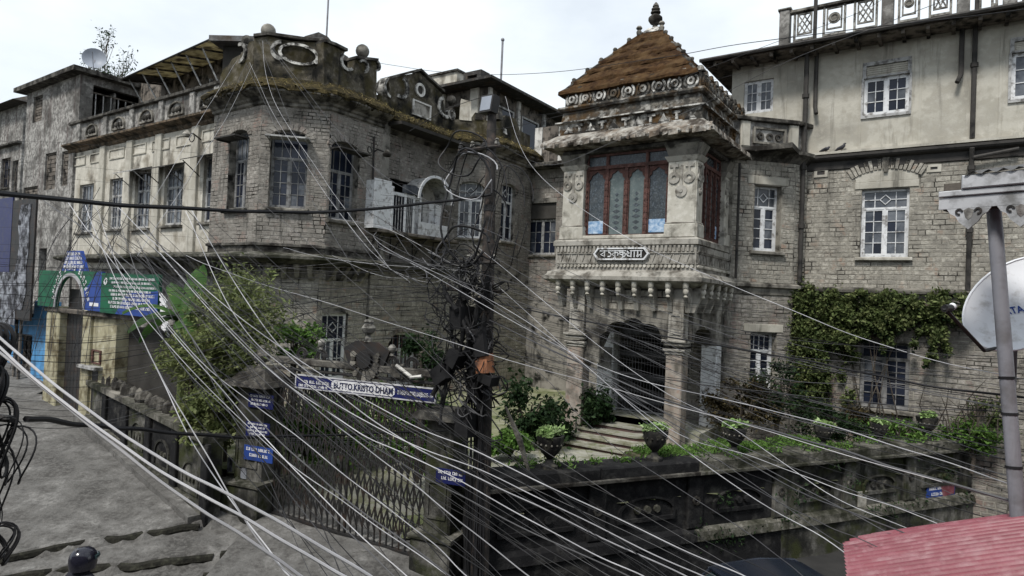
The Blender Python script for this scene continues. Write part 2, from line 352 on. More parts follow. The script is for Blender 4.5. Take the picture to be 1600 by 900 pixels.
m_skyblue = mat('sky_blue_paint', [(0.11, 0.32, 0.60), (0.08, 0.25, 0.48)], 2, 0.7, ((0.08, 0.16, 0.26), 0.45, 2.5), 0.3, (0.05, 0.10, 0.16), rand=0.04, bump=0.15)
m_yellow = mat('pale_yellow_paint', [(0.38, 0.355, 0.245), (0.31, 0.285, 0.19), (0.43, 0.41, 0.31)], 2, 0.8, ((0.12, 0.10, 0.06), 0.5, 2.2), 0.4, (0.06, 0.05, 0.035), rand=0.04, bump=0.2)
m_car = mat('dark_blue_car_paint', [(0.010, 0.013, 0.022), (0.013, 0.017, 0.028)], 1, 0.18, rand=0, bump=0, spec=0.6)
m_carglass = mat('tinted_car_glass', [(0.02, 0.035, 0.04), (0.028, 0.045, 0.05)], 1, 0.05, rand=0, bump=0, spec=0.7)
m_cmoss = mat('brown_mossy_cornice', [(0.13, 0.095, 0.065), (0.07, 0.055, 0.04), (0.17, 0.14, 0.11)], 2.5, 0.97, [((0.03, 0.026, 0.02), 0.55, 2.5)], 0.2, rand=0.1, bump=0.7, spec=0.1)
m_black = mat('sooty_black_plastic', [(0.012, 0.012, 0.013), (0.02, 0.02, 0.021)], 4, 0.7, rand=0.25, bump=0.2)
m_frameold = mat('old_grey_window_paint', [(0.25, 0.25, 0.25), (0.17, 0.17, 0.17)], 4, 0.75, ((0.08, 0.078, 0.075), 0.45, 5), 0.3, (0.07, 0.07, 0.07), rand=0.12, bump=0.15)
m_dullpale = mat('grimy_pale_stone', [(0.30, 0.29, 0.265), (0.17, 0.165, 0.15)], 5, 0.85, ((0.05, 0.048, 0.044), 0.55, 9), 0.2, rand=0.1, bump=0.3)
m_rubber = mat('tyre_rubber', [(0.018, 0.018, 0.018), (0.025, 0.025, 0.025)], 3, 0.9, rand=0, bump=0.2)
m_helmet = mat('glossy_black_helmet', [(0.012, 0.012, 0.02), (0.014, 0.014, 0.024)], 2, 0.15, rand=0, bump=0, spec=0.6)
m_jacket = mat('dark_jacket_cloth', [(0.018, 0.019, 0.026), (0.03, 0.03, 0.038)], 4, 0.9, rand=0, bump=0.4)
m_skin = mat('brown_skin', [(0.26, 0.14, 0.09), (0.22, 0.11, 0.07)], 5, 0.6, rand=0, bump=0)
m_orange = mat('faded_orange_plastic', [(0.36, 0.16, 0.085), (0.26, 0.12, 0.07)], 6, 0.7, ((0.08, 0.05, 0.04), 0.45, 6), rand=0, bump=0.1)
m_poster = mat('torn_poster_paper', [(0.34, 0.36, 0.40), (0.05, 0.05, 0.06)], 2.6, 0.8, ((0.02, 0.02, 0.022), 0.6, 3.5), rand=0, bump=0.2)
m_terra = mat('dark_glazed_urn', [(0.020, 0.020, 0.021), (0.035, 0.034, 0.032)], 4, 0.55, ((0.09, 0.085, 0.07), 0.36, 6), rand=0.1, bump=0.25)
m_redstep = mat('red_oxide_step', [(0.12, 0.072, 0.066), (0.09, 0.055, 0.052)], 3, 0.7, ((0.10, 0.08, 0.075), 0.5, 3), rand=0.1, bump=0.2)
m_pigeon = mat('pigeon_feathers', [(0.035, 0.036, 0.042), (0.06, 0.06, 0.068)], 12, 0.8, rand=0.2, bump=0.1)
m_bark = mat('grey_bark', [(0.10, 0.085, 0.07), (0.05, 0.043, 0.036)], 6, 0.95, rand=0.2, bump=0.8)
def leafmat(name, a, b, c): return mat(name, [a, b, c], 0.9, 0.6, rand=0.45, bump=0, leaf=0.3, spec=0.12, detail=3)
m_leaf = leafmat('mid_green_leaves', (0.105, 0.138, 0.05), (0.065, 0.09, 0.032), (0.15, 0.17, 0.07))
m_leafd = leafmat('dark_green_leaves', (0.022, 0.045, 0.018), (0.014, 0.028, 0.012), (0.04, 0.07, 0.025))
m_leafl = leafmat('olive_shrub_leaves', (0.165, 0.195, 0.075), (0.10, 0.13, 0.05), (0.22, 0.235, 0.11))
m_leafb = leafmat('bright_green_leaves', (0.10, 0.19, 0.04), (0.065, 0.13, 0.028), (0.15, 0.24, 0.07))
m_leafp = leafmat('pale_lettuce_leaves', (0.30, 0.42, 0.17), (0.20, 0.31, 0.11), (0.40, 0.50, 0.27))
m_banana = leafmat('banana_leaf_green', (0.045, 0.10, 0.025), (0.03, 0.07, 0.018), (0.075, 0.14, 0.035))

# ------------------------------------------------------------------ shared building blocks
def wallmesh(mb, s0, s1, z0, z1, holes, d0=0.0, d1=0.35):
    """wall sheet with depth, pierced by rectangular holes (s0, s1, z0, z1)"""
    hs = [(max(h[0], s0), min(h[1], s1), max(h[2], z0), min(h[3], z1)) for h in holes]
    hs = [h for h in hs if h[1] > h[0] and h[3] > h[2]]
    S = sorted({s0, s1, *[h[0] for h in hs], *[h[1] for h in hs]})
    Z = sorted({z0, z1, *[h[2] for h in hs], *[h[3] for h in hs]})
    inh = lambda a, c: any(h[0] < a < h[1] and h[2] < c < h[3] for h in hs)
    for i in range(len(S) - 1):
        for j in range(len(Z) - 1):
            a0, a1, c0, c1 = S[i], S[i + 1], Z[j], Z[j + 1]
            if inh((a0 + a1) / 2, (c0 + c1) / 2): continue
            mb.add([(a0, d0, c0), (a1, d0, c0), (a1, d0, c1), (a0, d0, c1), (a0, d1, c0), (a1, d1, c0), (a1, d1, c1), (a0, d1, c1)], [(0, 1, 2, 3), (5, 4, 7, 6)])
    for h in hs + [(s0, s1, z0, z1)]:
        a0, a1, c0, c1 = h
        mb.add([(a0, d0, c0), (a1, d0, c0), (a1, d0, c1), (a0, d0, c1), (a0, d1, c0), (a1, d1, c0), (a1, d1, c1), (a0, d1, c1)],
               [(0, 1, 5, 4), (1, 2, 6, 5), (2, 3, 7, 6), (3, 0, 4, 7)])
    return mb

BRICK_ME = {}
def _brick_me(k, m):
    key = (k, m.name)
    if key not in BRICK_ME:
        r = random.Random(k)
        b = MB(); c0 = 0.03; c1 = 0.07
        j = lambda: r.uniform(-0.012, 0.012)
        b.add([(0, 1, 0), (1, 1, 0), (1, 1, 1), (0, 1, 1), (0, 0.88, 0), (1, 0.88, 0), (1, 0.88, 1), (0, 0.88, 1),
               (c0 + j(), j() * 8, c1 + j()), (1 - c0 + j(), j() * 8, c1 + j()), (1 - c0 + j(), j() * 8, 1 - c1 + j()), (c0 + j(), j() * 8, 1 - c1 + j())],
              [(0, 1, 5, 4), (1, 2, 6, 5), (2, 3, 7, 6), (3, 0, 4, 7), (4, 5, 9, 8), (5, 6, 10, 9), (6, 7, 11, 10), (7, 4, 8, 11), (8, 9, 10, 11)])
        me = _mesh('brick', b, (0, 0, 0)); me.materials.append(m)
        BRICK_ME[key] = me
    return BRICK_ME[key]
def brick_rects(fac, s0, s1, z0, z1, holes, bw, bh, gap=0.014):
    out = []
    z = z0; row = 0
    while z < z1 - 0.03:
        h = min(bh * random.uniform(0.8, 1.22), z1 - z)
        s = s0 - random.uniform(0, bw)
        while s < s1:
            ww = bw * random.uniform(0.6, 1.35)
            segs = [(max(s, s0), min(s + ww, s1))]
            for hh in holes:
                if hh[2] < z + h - 0.01 and hh[3] > z + 0.01:
                    n = []
                    for a, b in segs:
                        if hh[1] <= a or hh[0] >= b: n.append((a, b)); continue
                        if hh[0] > a: n.append((a, hh[0]))
                        if hh[1] < b: n.append((hh[1], b))
                    segs = n
            for a, b in segs:
                if b - a > 0.06: out.append((fac, a + gap / 2, b - gap / 2, z + gap / 2, z + h - gap / 2, random.uniform(0.004, 0.012)))
            s += ww
        z += h; row += 1
    return out
def lay_bricks(rects, m, parent, limit=300, name='brick'):
    """the bricks that show largest become parts of their own, the rest one joined part"""
    cx, cy, cz = w2l(CAM)
    def score(r):
        fac, a, b, c, e, d = r
        p = fac.pt((a + b) / 2, 0, (c + e) / 2)
        X, Y, f = pxof(l2w(p))
        vis = 1.0 if (0 < X < 1600 and 0 < Y < 900) else 0.01
        return -vis * (b - a) * (e - c) / (f * f)
    rects = sorted(rects, key=score)
    base = BASE[parent.name]
    for r in rects[:limit]:
        fac, a, b, c, e, d = r
        o = bpy.data.objects.new(name, _brick_me(random.randrange(8), m))
        COL.objects.link(o); o.parent = parent
        p = fac.pt(a, -d, c)
        o.location = (p[0] - base[0], p[1] - base[1], p[2] - base[2]); o.rotation_euler = (0, 0, fac.phi)
        o.scale = (b - a, d + 0.01, e - c)
    if len(rects) > limit:
        mb = MB()
        for r in rects[limit:]:
            fac, a, b, c, e, d = r
            mb.fac = fac
            k = 0.012
            t = [random.uniform(-0.005, 0.005) for _ in range(4)]
            mb.add([(a, 0.01, c), (b, 0.01, c), (b, 0.01, e), (a, 0.01, e), (a + k, -d + t[0], c + k), (b - k, -d + t[1], c + k), (b - k, -d + t[2], e - k), (a + k, -d + t[3], e - k)],
                   [(0, 1, 5, 4), (1, 2, 6, 5), (2, 3, 7, 6), (3, 0, 4, 7), (4, 5, 6, 7)])
        part(name, mb, m, parent, kind='stuff')

def window(parent, fac, r, mframe, mglass, cols=2, rows=3, transom=0.0, reveal=0.14, fw=0.06, sill=None, name='window', top=0.0, diamond=False, mull=0.07, arch=0.0, label=None):
    """casement window set back in its opening: frame > pane, sill. r = (s0, s1, z0, z1); top = share of the height taken by a blind at the head"""
    s0, s1, z0, z1 = r
    mb = MB(fac)
    d0, d1 = reveal, reveal + 0.06
    e = 0.002
    mb.box(s0 + e, s0 + fw, d0, d1, z0 + e, z1 - e); mb.box(s1 - fw, s1 - e, d0, d1, z0 + e, z1 - e)
    mb.box(s0 + fw, s1 - fw, d0 + .002, d1, z1 - fw, z1 - e); mb.box(s0 + fw, s1 - fw, d0 + .002, d1, z0 + e, z0 + fw)
    a0, a1, c0, c1 = s0 + fw, s1 - fw, z0 + fw, z1 - fw
    panes = []
    zt = c1
    if transom > 0:
        zt = c0 + (c1 - c0) * (1 - transom)
        mb.box(a0, a1, d0 - .004, d1, zt - 0.03, zt + 0.03)
        n = 4
        wd = (a1 - a0) / n
        if diamond:
            cx, cz, q = (a0 + a1) / 2, (zt + 0.03 + c1) / 2, min((c1 - zt) * 0.32, wd * 0.8)
            for sg in (1, -1):
                mb.prism([(cx - q, cz), (cx, cz + sg * q), (cx, cz + sg * (q - .03)), (cx - q + .03, cz)][::sg], d0 + .01, d1 - .01)
                mb.prism([(cx, cz + sg * q), (cx + q, cz), (cx + q - .03, cz), (cx, cz + sg * (q - .03))][::sg], d0 + .01, d1 - .01)
            mb.box(a0, cx - q, d0 + .012, d1 - .01, cz - .011, cz + .011); mb.box(cx + q, a1, d0 + .012, d1 - .01, cz - .011, cz + .011)
        for k in range(1, n):
            if not (diamond and k == 2): mb.box(a0 + k * wd - .011, a0 + k * wd + .011, d0 + .012, d1 - .01, zt + .03, c1)
        panes.append((a0, a1, zt + .03, c1))
        zt -= 0.03
    n = 2 if (a1 - a0) > 0.5 else 1
    if n == 2: mb.box((a0 + a1) / 2 - mull / 2, (a0 + a1) / 2 + mull / 2, d0 - .006, d1, c0, zt)
    for k in range(n):
        b0 = a0 if k == 0 else (a0 + a1) / 2 + mull / 2
        b1 = a1 if k == n - 1 else (a0 + a1) / 2 - mull / 2
        st = 0.035                                # stiles of the opening leaf
        mb.box(b0, b0 + st, d0 + .006, d1 - .004, c0, zt); mb.box(b1 - st, b1, d0 + .006, d1 - .004, c0, zt)
        mb.box(b0 + st, b1 - st, d0 + .008, d1 - .004, zt - st, zt); mb.box(b0 + st, b1 - st, d0 + .008, d1 - .004, c0, c0 + st * 1.4)
        q0, q1, y0, y1 = b0 + st, b1 - st, c0 + st * 1.4, zt - st
        for i in range(1, cols): mb.box(q0 + (q1 - q0) * i / cols - .011, q0 + (q1 - q0) * i / cols + .011, d0 + .012, d1 - .01, y0, y1)
        for j in range(1, rows): mb.box(q0, q1, d0 + .014, d1 - .012, y0 + (y1 - y0) * j / rows - .011, y0 + (y1 - y0) * j / rows + .011)
        for i in range(cols):
            for j in range(rows): panes.append((q0 + (q1 - q0) * i / cols, q0 + (q1 - q0) * (i + 1) / cols, y0 + (y1 - y0) * j / rows, y0 + (y1 - y0) * (j + 1) / rows))
    f = part(name, mb, mframe, parent, label=label)
    for p in panes:
        g = MB(fac); t = random.uniform(-.003, .003)
        g.add([(p[0], d1 - .02 + t, p[2]), (p[1], d1 - .02 - t, p[2]), (p[1], d1 - .02, p[3]), (p[0], d1 - .02, p[3]), (p[0], d1 - .012 + t, p[2]), (p[1], d1 - .012 - t, p[2]), (p[1], d1 - .012, p[3]), (p[0], d1 - .012, p[3])],
              [(0, 1, 2, 3), (7, 6, 5, 4), (0, 4, 5, 1), (1, 5, 6, 2), (2, 6, 7, 3), (3, 7, 4, 0)])
        part('pane', g, (m_glassb if mglass is m_glass else m_glass) if random.random() < .22 else mglass, f)
    if sill is not None:
        g = MB(fac).cbox(s0 - .12, s1 + .12, -.13, reveal - .002, z0 - .10, z0 - .002, .015)
        part('sill', g, sill, f)
    return f
def arch_fill(mb, r, rise, d0, d1):             # spandrels that turn a square head into a segmental arch
    s0, s1, z0, z1 = r
    cx, hw = (s0 + s1) / 2, (s1 - s0) / 2
    P = [(cx + hw * cos(a), z1 - rise + rise * sin(a)) for a in [pi * i / 12 for i in range(13)]]
    mb.prism([P[i] for i in range(0, 7)] + [(s1, z1 + .001)][:0] + [(cx, z1 + .0015), (s1 - .0005, z1 + .0015)], d0, d1)
    mb.prism([(s0 + .0005, z1 + .0015), (cx, z1 + .0015)] + [P[i] for i in range(6, 13)], d0, d1)
def cornice(mb, s0, s1, z, prof):                # moulding: prof = list of (projection, z offset)
    n = len(prof)
    P = [(-p, z + q) for p, q in prof] + [(0.02, z + prof[-1][1]), (0.02, z + prof[0][1])]
    m = len(P)
    mb.add([(s0, d, c) for d, c in P] + [(s1, d, c) for d, c in P], [tuple(range(m)), tuple(range(2 * m - 1, m - 1, -1))] + [(i, m + i, m + (i + 1) % m, (i + 1) % m) for i in range(m)])
    return mb
def leaves(pts, size, aspect=0.55, up=0.35, rs=None):
    """numpy leaf mesh: one folded diamond per point; returns vertices, faces"""
    rs = rs or rng
    n = len(pts)
    nrm = rs.normal(size=(n, 3)); nrm[:, 2] = np.abs(nrm[:, 2]) + up
    nrm /= np.linalg.norm(nrm, axis=1)[:, None]
    t = np.cross(nrm, rs.normal(size=(n, 3))); t /= np.linalg.norm(t, axis=1)[:, None] + 1e-9
    b = np.cross(nrm, t)
    sz = size * rs.uniform(0.6, 1.4, size=(n, 1))
    V = np.stack([pts - t * sz, pts - b * sz * aspect + nrm * sz * .12, pts + t * sz, pts + b * sz * aspect + nrm * sz * .12], axis=1).reshape(-1, 3)
    Fc = np.arange(4 * n).reshape(-1, 4)
    return V, Fc
def np_part(name, V, Fc, m, parent=None, label=None, cat=None, group=None, kind=None):
    V = np.asarray(V, dtype=float)
    base = BASE[parent.name] if parent is not None else (float(V[:, 0].mean()), float(V[:, 1].mean()), float(V[:, 2].min()))
    V = V - np.array(base)
    me = bpy.data.meshes.new(name)
    k = Fc.shape[1]
    me.vertices.add(len(V)); me.vertices.foreach_set('co', V.astype(np.float32).ravel())
    me.loops.add(Fc.size); me.loops.foreach_set('vertex_index', Fc.astype(np.int32).ravel())
    me.polygons.add(len(Fc)); me.polygons.foreach_set('loop_start', np.arange(0, Fc.size, k, dtype=np.int32))
    try: me.polygons.foreach_set('loop_total', np.full(len(Fc), k, dtype=np.int32))
    except Exception: pass
    me.update(calc_edges=True); me.validate()
    me.materials.append(m)
    o = bpy.data.objects.new(name, me); COL.objects.link(o)
    if parent is not None: o.parent = parent
    else: o.location = l2w(base); o.rotation_euler = (0, 0, -TH)
    BASE[o.name] = base
    return tag(o, label, cat, group, kind)
def clumps(c, rad, n, k, spread=0.33, rs=None, shell=0.5):
    """points in k clumps spread through an ellipsoid"""
    rs = rs or rng
    c, rad = np.array(c), np.array(rad)
    cc = rs.normal(size=(k, 3)); cc /= np.linalg.norm(cc, axis=1)[:, None]
    cc *= (rs.uniform(shell, 1.0, size=(k, 1)))
    idx = rs.integers(0, k, n)
    wgt = rs.uniform(0.5, 1.3, size=(k, 1))
    p = cc[idx] + rs.normal(size=(n, 3)) * spread * wgt[idx] * 0.6
    return c + p * rad
def text_mb(s, size, fac, a, z, d, depth=0.004, align='LEFT', sx=1.0, rot=0.0):
    """flat lettering laid on a facet"""
    cu = bpy.data.curves.new('lettering', 'FONT'); cu.body = s; cu.size = size; cu.align_x = align; cu.resolution_u = 2; cu.offset = 0.012 * (size / .175) ** 0 * size / .5
    o = bpy.data.objects.new('lettering', cu); COL.objects.link(o)
    me = o.to_mesh()
    vs = [tuple(v.co) for v in me.vertices]; fs = [tuple(p.vertices) for p in me.polygons]
    o.to_mesh_clear(); bpy.data.objects.remove(o); bpy.data.curves.remove(cu)
    mb = MB(fac)
    cr_, sr_ = cos(rot), sin(rot)
    mb.add([(a + (v[0] * sx * cr_ - v[1] * sr_), d, z + v[0] * sx * sr_ + v[1] * cr_) for v in vs], fs)
    return mb
def scribble(mb, a0, a1, z, h, d, rnd, fill=0.85):
    """a line of lettering too small to read: letter-sized strokes in word groups"""
    a = a0
    while a < a1:
        wl = rnd.uniform(2, 7)
        for _ in range(int(wl)):
            lw = h * rnd.uniform(0.35, 0.6)
            if a + lw > a1: return
            k = rnd.randrange(4); t = h * .2
            mb.box(a, a + t, d, d + .003, z, z + h)
            if k in (0, 1): mb.box(a + t, a + lw, d + .0005, d + .003, z + h - t, z + h)
            if k in (1, 2): mb.box(a + t, a + lw, d + .0005, d + .003, z, z + t)
            if k in (0, 3): mb.box(a + lw - t, a + lw, d + .0005, d + .003, z, z + h * .8)
            a += lw + h * .14
        a += h * .5
# ================================================================== GROUND
GZ = 1.05                                         # garden level
def road_h(X, Y):
    if X < -1.4: h = -.027 * (X + 1.4) + .138 * (min(Y, 26) - 12)
    else: h = max(-.15 * (X + 1.4), -.6) + .138 * max(min(Y, 14) - 12, -2) * max(0, 1 - (X + 1.4) / 3)
    return max(h, -0.75)
def step_drop(X, Y):                              # two low kerbs across the lane at the bottom of the slope
    t1 = Y - (11.28 + .565 * (X + 9)); t2 = Y - (10.93 + .353 * (X + 8.74))
    k = 0.0
    if X < -5.2:
        if t1 < 0: k -= 0.13
        if t2 < 0: k -= 0.14
    return k
def lx_ly(X, Y): return X * CT - Y * ST, X * ST + Y * CT
CW0 = np.array([-0.55, 11.55]); CW1 = np.array([15.5, 18.6])    # line of the long compound wall
def in_garden(X, Y):
    lx, ly = lx_ly(X, Y)
    if X > CW0[0]:
        t = (X - CW0[0]) / (CW1[0] - CW0[0])
        return Y > CW0[1] + (CW1[1] - CW0[1]) * t + 0.1
    if X > -5.2: return Y > 12.75 - (X + 1.44) * 0.44
    return ly > 8.0 and lx > -23.5
def grid_sheet(x0, x1, y0, y1, st, hf, keep):
    nx, ny = int(round((x1 - x0) / st)), int(round((y1 - y0) / st))
    mb = MB(); idx = {}
    for i in range(nx):
        for j in range(ny):
            X, Y = x0 + (i + .5) * st, y0 + (j + .5) * st
            if not keep(X, Y): continue
            q = []
            for a, b in ((0, 0), (1, 0), (1, 1), (0, 1)):
                k = (i + a, j + b)
                if k not in idx:
                    XX, YY = x0 + k[0] * st, y0 + k[1] * st
                    idx[k] = len(mb.v); mb.v.append(w2l((XX, YY, hf(XX, YY))))
                q.append(idx[k])
            mb.f.append(tuple(q))
    return mb
nz1 = lambda X, Y: .012 * sin(3.1 * X + 1.7 * Y) + .01 * sin(7.3 * X - 4.1 * Y) + .008 * sin(11 * Y + 5 * X)
lane = lambda X, Y: X < -0.9
mb = grid_sheet(-16.2, 0.0, 5.0, 16.4, 0.15, lambda X, Y: road_h(X, Y) + step_drop(X, Y) + nz1(X, Y), lambda X, Y: not in_garden(X, Y - .5) and lane(X, Y))
setting('road', mb, m_conc)
m_joint = mat('mossy_crack_shade', [(0.016, 0.016, 0.014), (0.03, 0.029, 0.024)], 6, 1.0, ((0.045, 0.045, 0.035), 0.4, 9), rand=0, bump=0.8)  # moss strip with crack shade put into its colour, since risers stand sunlit
def joint(f, x0, x1, w_, label):
    mb = MB(); n = int((x1 - x0) / .06)
    P = []
    for i in range(n + 1):
        X = x0 + (x1 - x0) * i / n; Y = f(X) + .05 * sin(2.3 * X) + .025 * sin(9 * X + 1)
        b = w_ * (.62 + .3 * abs(sin(3.7 * X) * sin(1.3 * X + 1)) + random.uniform(-.1, .1)); zu = road_h(X, Y) + step_drop(X, Y + .2) + nz1(X, Y)
        P.append([w2l((X, Y + .03, zu + .004)), w2l((X, Y - b * .5, zu - .03)), w2l((X, Y - b, zu - .10)), w2l((X, Y + .03, zu - .25))])
    for i in range(n):
        for k in range(4):
            a, b_, c, d = P[i][k], P[i + 1][k], P[i + 1][(k + 1) % 4], P[i][(k + 1) % 4]
            mb.add([a, b_, c, d], [(0, 1, 2, 3)])
    setting('road_joint', mb, m_joint)
joint(lambda X: 11.28 + .565 * (X + 9), -11.5, -6.05, .05, '')
joint(lambda X: 10.93 + .353 * (X + 8.74), -11.5, -5.4, .065, '')
joint(lambda X: 10.2 + .30 * (X + 8.74), -9.0, -5.0, .05, '')
joint(lambda X: 12.1 + .1 * (X + 4), -5.2, -2.2, .05, '')
joint(lambda X: 11.3 + .35 * (X + 4), -5.4, -2.4, .05, '')
mb = grid_sheet(-46, -0.9 - .15 * 0, 4, 42, 0.6, lambda X, Y: road_h(X, Y) - .09, lambda X, Y: not in_garden(X, Y - .6) and (X < -15.9 or Y > 16.2) and X < -1)
setting('hill_road', mb, m_conc)
mb = grid_sheet(-0.9, 30, -4, 24, 0.6, lambda X, Y: road_h(X, Y) + nz1(X, Y) * .5, lambda X, Y: not in_garden(X, Y - .5))
setting('street', mb, m_asph)
mb = MB(); mb.add([w2l(p) for p in ((-300, -200, -1.0), (300, -200, -1.0), (300, 500, -1.0), (-300, 500, -1.0))], [(0, 1, 2, 3)])
setting('ground', mb, m_soil)
def gard_h(X, Y):
    t = min(1, max(0, (Y - 12.6 + (X + 1.4) * .44) / 3.2)) if X < -0.7 else 1.0
    if X < -5.6: t = 1.0
    return road_h(-2.5, 12.6) + .05 + (GZ - road_h(-2.5, 12.6) - .05) * t + .6 * nz1(X * 1.3, Y)
mb = grid_sheet(-20, 17, 11, 34, 0.3, gard_h, lambda X, Y: in_garden(X, Y))
setting('garden_ground', mb, m_turf)
# paved drive inside the gate and apron before the porch
mb = MB()
def flag(cx, cy, w, h, z):
    j = lambda: random.uniform(-.03, .03)
    a = [(cx - w / 2 + j(), cy - h / 2 + j(), z), (cx + w / 2 + j(), cy - h / 2 + j(), z), (cx + w / 2 + j(), cy + h / 2 + j(), z), (cx - w / 2 + j(), cy + h / 2 + j(), z)]
    return MB().frus(a, [(p[0] * .995 + cx * .005, p[1] * .995 + cy * .005, z + .03) for p in a])
pv = thing('garden_paving', 'pale worn stone paving leading from the iron gate to the porch steps', 'paving', (-9.0, 13.5, GZ), None)
pv['kind'] = 'structure'
for X in np.arange(-5.6, 3.4, .62):
    for Y in np.arange(12.6, 17.2, .62):
        if not in_garden(X, Y - .35): continue
        if X > -1.2 and Y < 12.9 + .44 * X + 1.2: continue
        if random.random() < .06: continue
        lx, ly = lx_ly(X, Y)
        if ly > 16.0 and lx > -10: continue
        C4 = []
        for qx, qy in ((-.29, -.29), (.29, -.29), (.29, .29), (-.29, .29)):
            qx, qy = qx + random.uniform(-.03, .03), qy + random.uniform(-.03, .03)
            p_ = w2l((X + qx, Y + qy, 0)); C4.append((p_[0], p_[1], gard_h(X + qx, Y + qy) + .012))
        part('flagstone', MB().frus([(p[0], p[1], p[2] - .05) for p in C4], C4), m_pave, pv)
# the kerb of the lane below the left wall
# ================================================================== LEFT HOUSE (corner house with octagonal bay)
LH = thing('corner_house', 'large old stone corner house with an octagonal bay and mossy scrolled parapet', 'house', (-20, 14, GZ))
LW = Facet(0, 13.0, 0); LA = Facet(0, 12.4, 0); LB = Facet(-18.8, 12.4, pi / 4); LC = Facet(-17.26, 13.94, pi / 2)
LV = Facet(-17.6, 16.34, pi / 2); LD = Facet(-17.6, 20.4, pi / 4); LE = Facet(-16.2, 21.8, pi / 2); RC = Facet(0, 24.8, 0)
LWS0, LWS1 = -35.0, -21.6
ZL, ZC = 6.0, 11.15                               # ledge between the storeys, cornice
R_A = LA.rect(357, 204, 386, 326); R_B = LB.rect(421, 203, 480, 325); R_C = LC.rect(516, 222, 559, 345)
R_LV = LV.rect(607, 285, 668, 362, 0); R_D = LD.rect(716, 284, 754, 372); R_E = LE.rect(783, 287, 804, 378)
wr = [LW.rect(*r) for r in ((123, 288, 145, 363), (170, 279, 190, 358), (210, 268, 234, 357), (256, 262, 285, 352), (317, 243, 346, 347))]
k8 = tan(pi / 8)
# lower storey stands back under the ledge
LOW = .45
R_C2 = LC.rect(501, 490, 541, 594, LOW); R_V2 = LV.rect(606, 519, 652, 602); R_D2 = LD.rect(772 - 40, 495, 800 - 40, 590)
wallm = MB()
def wal(fac, s0, s1, z0, z1, holes, d0=0., d1=.4):
    wallm.fac = fac; wallmesh(wallm, s0, s1, z0, z1, holes, d0, d1); wallm.fac = None
wal(LA, -21.6, -18.8, ZL, ZC + .2, [R_A]); wal(LB, 0, 2.18, ZL, ZC + .2, [R_B]); wal(LC, 0, 2.4, ZL, ZC + .2, [R_C])
wal(LV, 0, 4.06, GZ - .3, ZC + .2, [R_LV, R_V2]); wal(LD, 0, 1.98, GZ - .3, ZC + .2, [R_D, R_D2]); wal(LE, 0, 3.0, GZ - .3, ZC + .2, [R_E])
wal(LA, -21.6, -18.8 - LOW * k8, GZ - .3, ZL, [], LOW, LOW + .4); wal(LB, LOW * k8, 2.18 - LOW * k8, GZ - .3, ZL, [], LOW, LOW + .4); wal(LC, LOW * k8, 2.4, GZ - .3, ZL, [R_C2], LOW, LOW + .4)
wallm.box(-18.2, -17.27, 16.3, 16.7, ZL + .01, ZC + .19)
wallm.fac = LA; arch_fill(wallm, R_A, .22, -.001, .4); wallm.fac = LB; arch_fill(wallm, R_B, .25, -.001, .4); wallm.fac = LC; arch_fill(wallm, R_C, .22, -.001, .4)
wallm.fac = LV; arch_fill(wallm, R_V2, .4, -.001, .4); wallm.fac = LD; arch_fill(wallm, R_D, .2, -.001, .4); wallm.fac = LE; arch_fill(wallm, R_E, .15, -.001, .4)
wallm.fac = None
part('stone_wall', wallm, m_mortard, LH)
# whole-house core so that nothing shows through: floors, roof deck, back walls
core = MB()
core.box(LWS0 + .1, -18.3, 13.5, 23.5, 11.2, 11.32); core.box(-20.5, -16.6, 16.6, 26, 11.2, 11.321)
core.box(LWS0 + .1, -18.4, 23.2, 23.6, GZ, 11.2); core.box(LWS0, LWS0 + .3, 13.4, 23.2, GZ, 11.2)
core.box(-29, -18.6, 14.6, 14.75, GZ, 11.19); core.box(-19.05, -18.9, 14.9, 24.5, GZ, 11.19)
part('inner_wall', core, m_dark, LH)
def holes_arch(r, rise): return [(r[0], r[1], r[2], r[3] - rise), (r[0] + .12, r[1] - .12, r[3] - rise, r[3] - rise * .35), (r[0] + .3, r[1] - .3, r[3] - rise * .35, r[3])]
rects = []
BW, BH = .30, .135
rects += brick_rects(LA, -21.6, -18.8, ZL + .5, ZC, holes_arch(R_A, .22), BW, BH)
rects += brick_rects(LB, 0, 2.18, ZL + .5, ZC, holes_arch(R_B, .25), BW, BH)
rects += brick_rects(LC, 0, 2.4, ZL + .5, ZC, holes_arch(R_C, .22), BW, BH)
rects += brick_rects(LV, 0, 4.06, ZL + .3, ZC, [R_LV], BW, BH)
rects += brick_rects(LD, 0, 1.98, ZL + .3, ZC, holes_arch(R_D, .2), BW, BH)
rects += brick_rects(LE, 0, 3.0, ZL + .3, ZC, holes_arch(R_E, .15), BW, BH)
lowr = []
for fac, a, b, hs in ((LC, LOW * k8, 2.4, [R_C2]), (LV, 0, 4.06, holes_arch(R_V2, .4)), (LD, 0, 1.98, [R_D2]), (LB, LOW * k8, 2.18 - LOW * k8, [])):
    fo = fac if fac in (LV, LD) else Facet(fac.x - LOW * fac.s_, fac.y + LOW * fac.c, fac.phi)
    lowr += brick_rects(fo, a, b, GZ, ZL - .3, hs, .46, .2)
for fac, a, b in ((LE, 0, 3.0),):
    lowr += brick_rects(fac, a, b, GZ, ZL - .3, [], .46, .2)
lay_bricks(rects, m_brickd, LH, 300)
lay_bricks(lowr, m_brick, LH, 0)
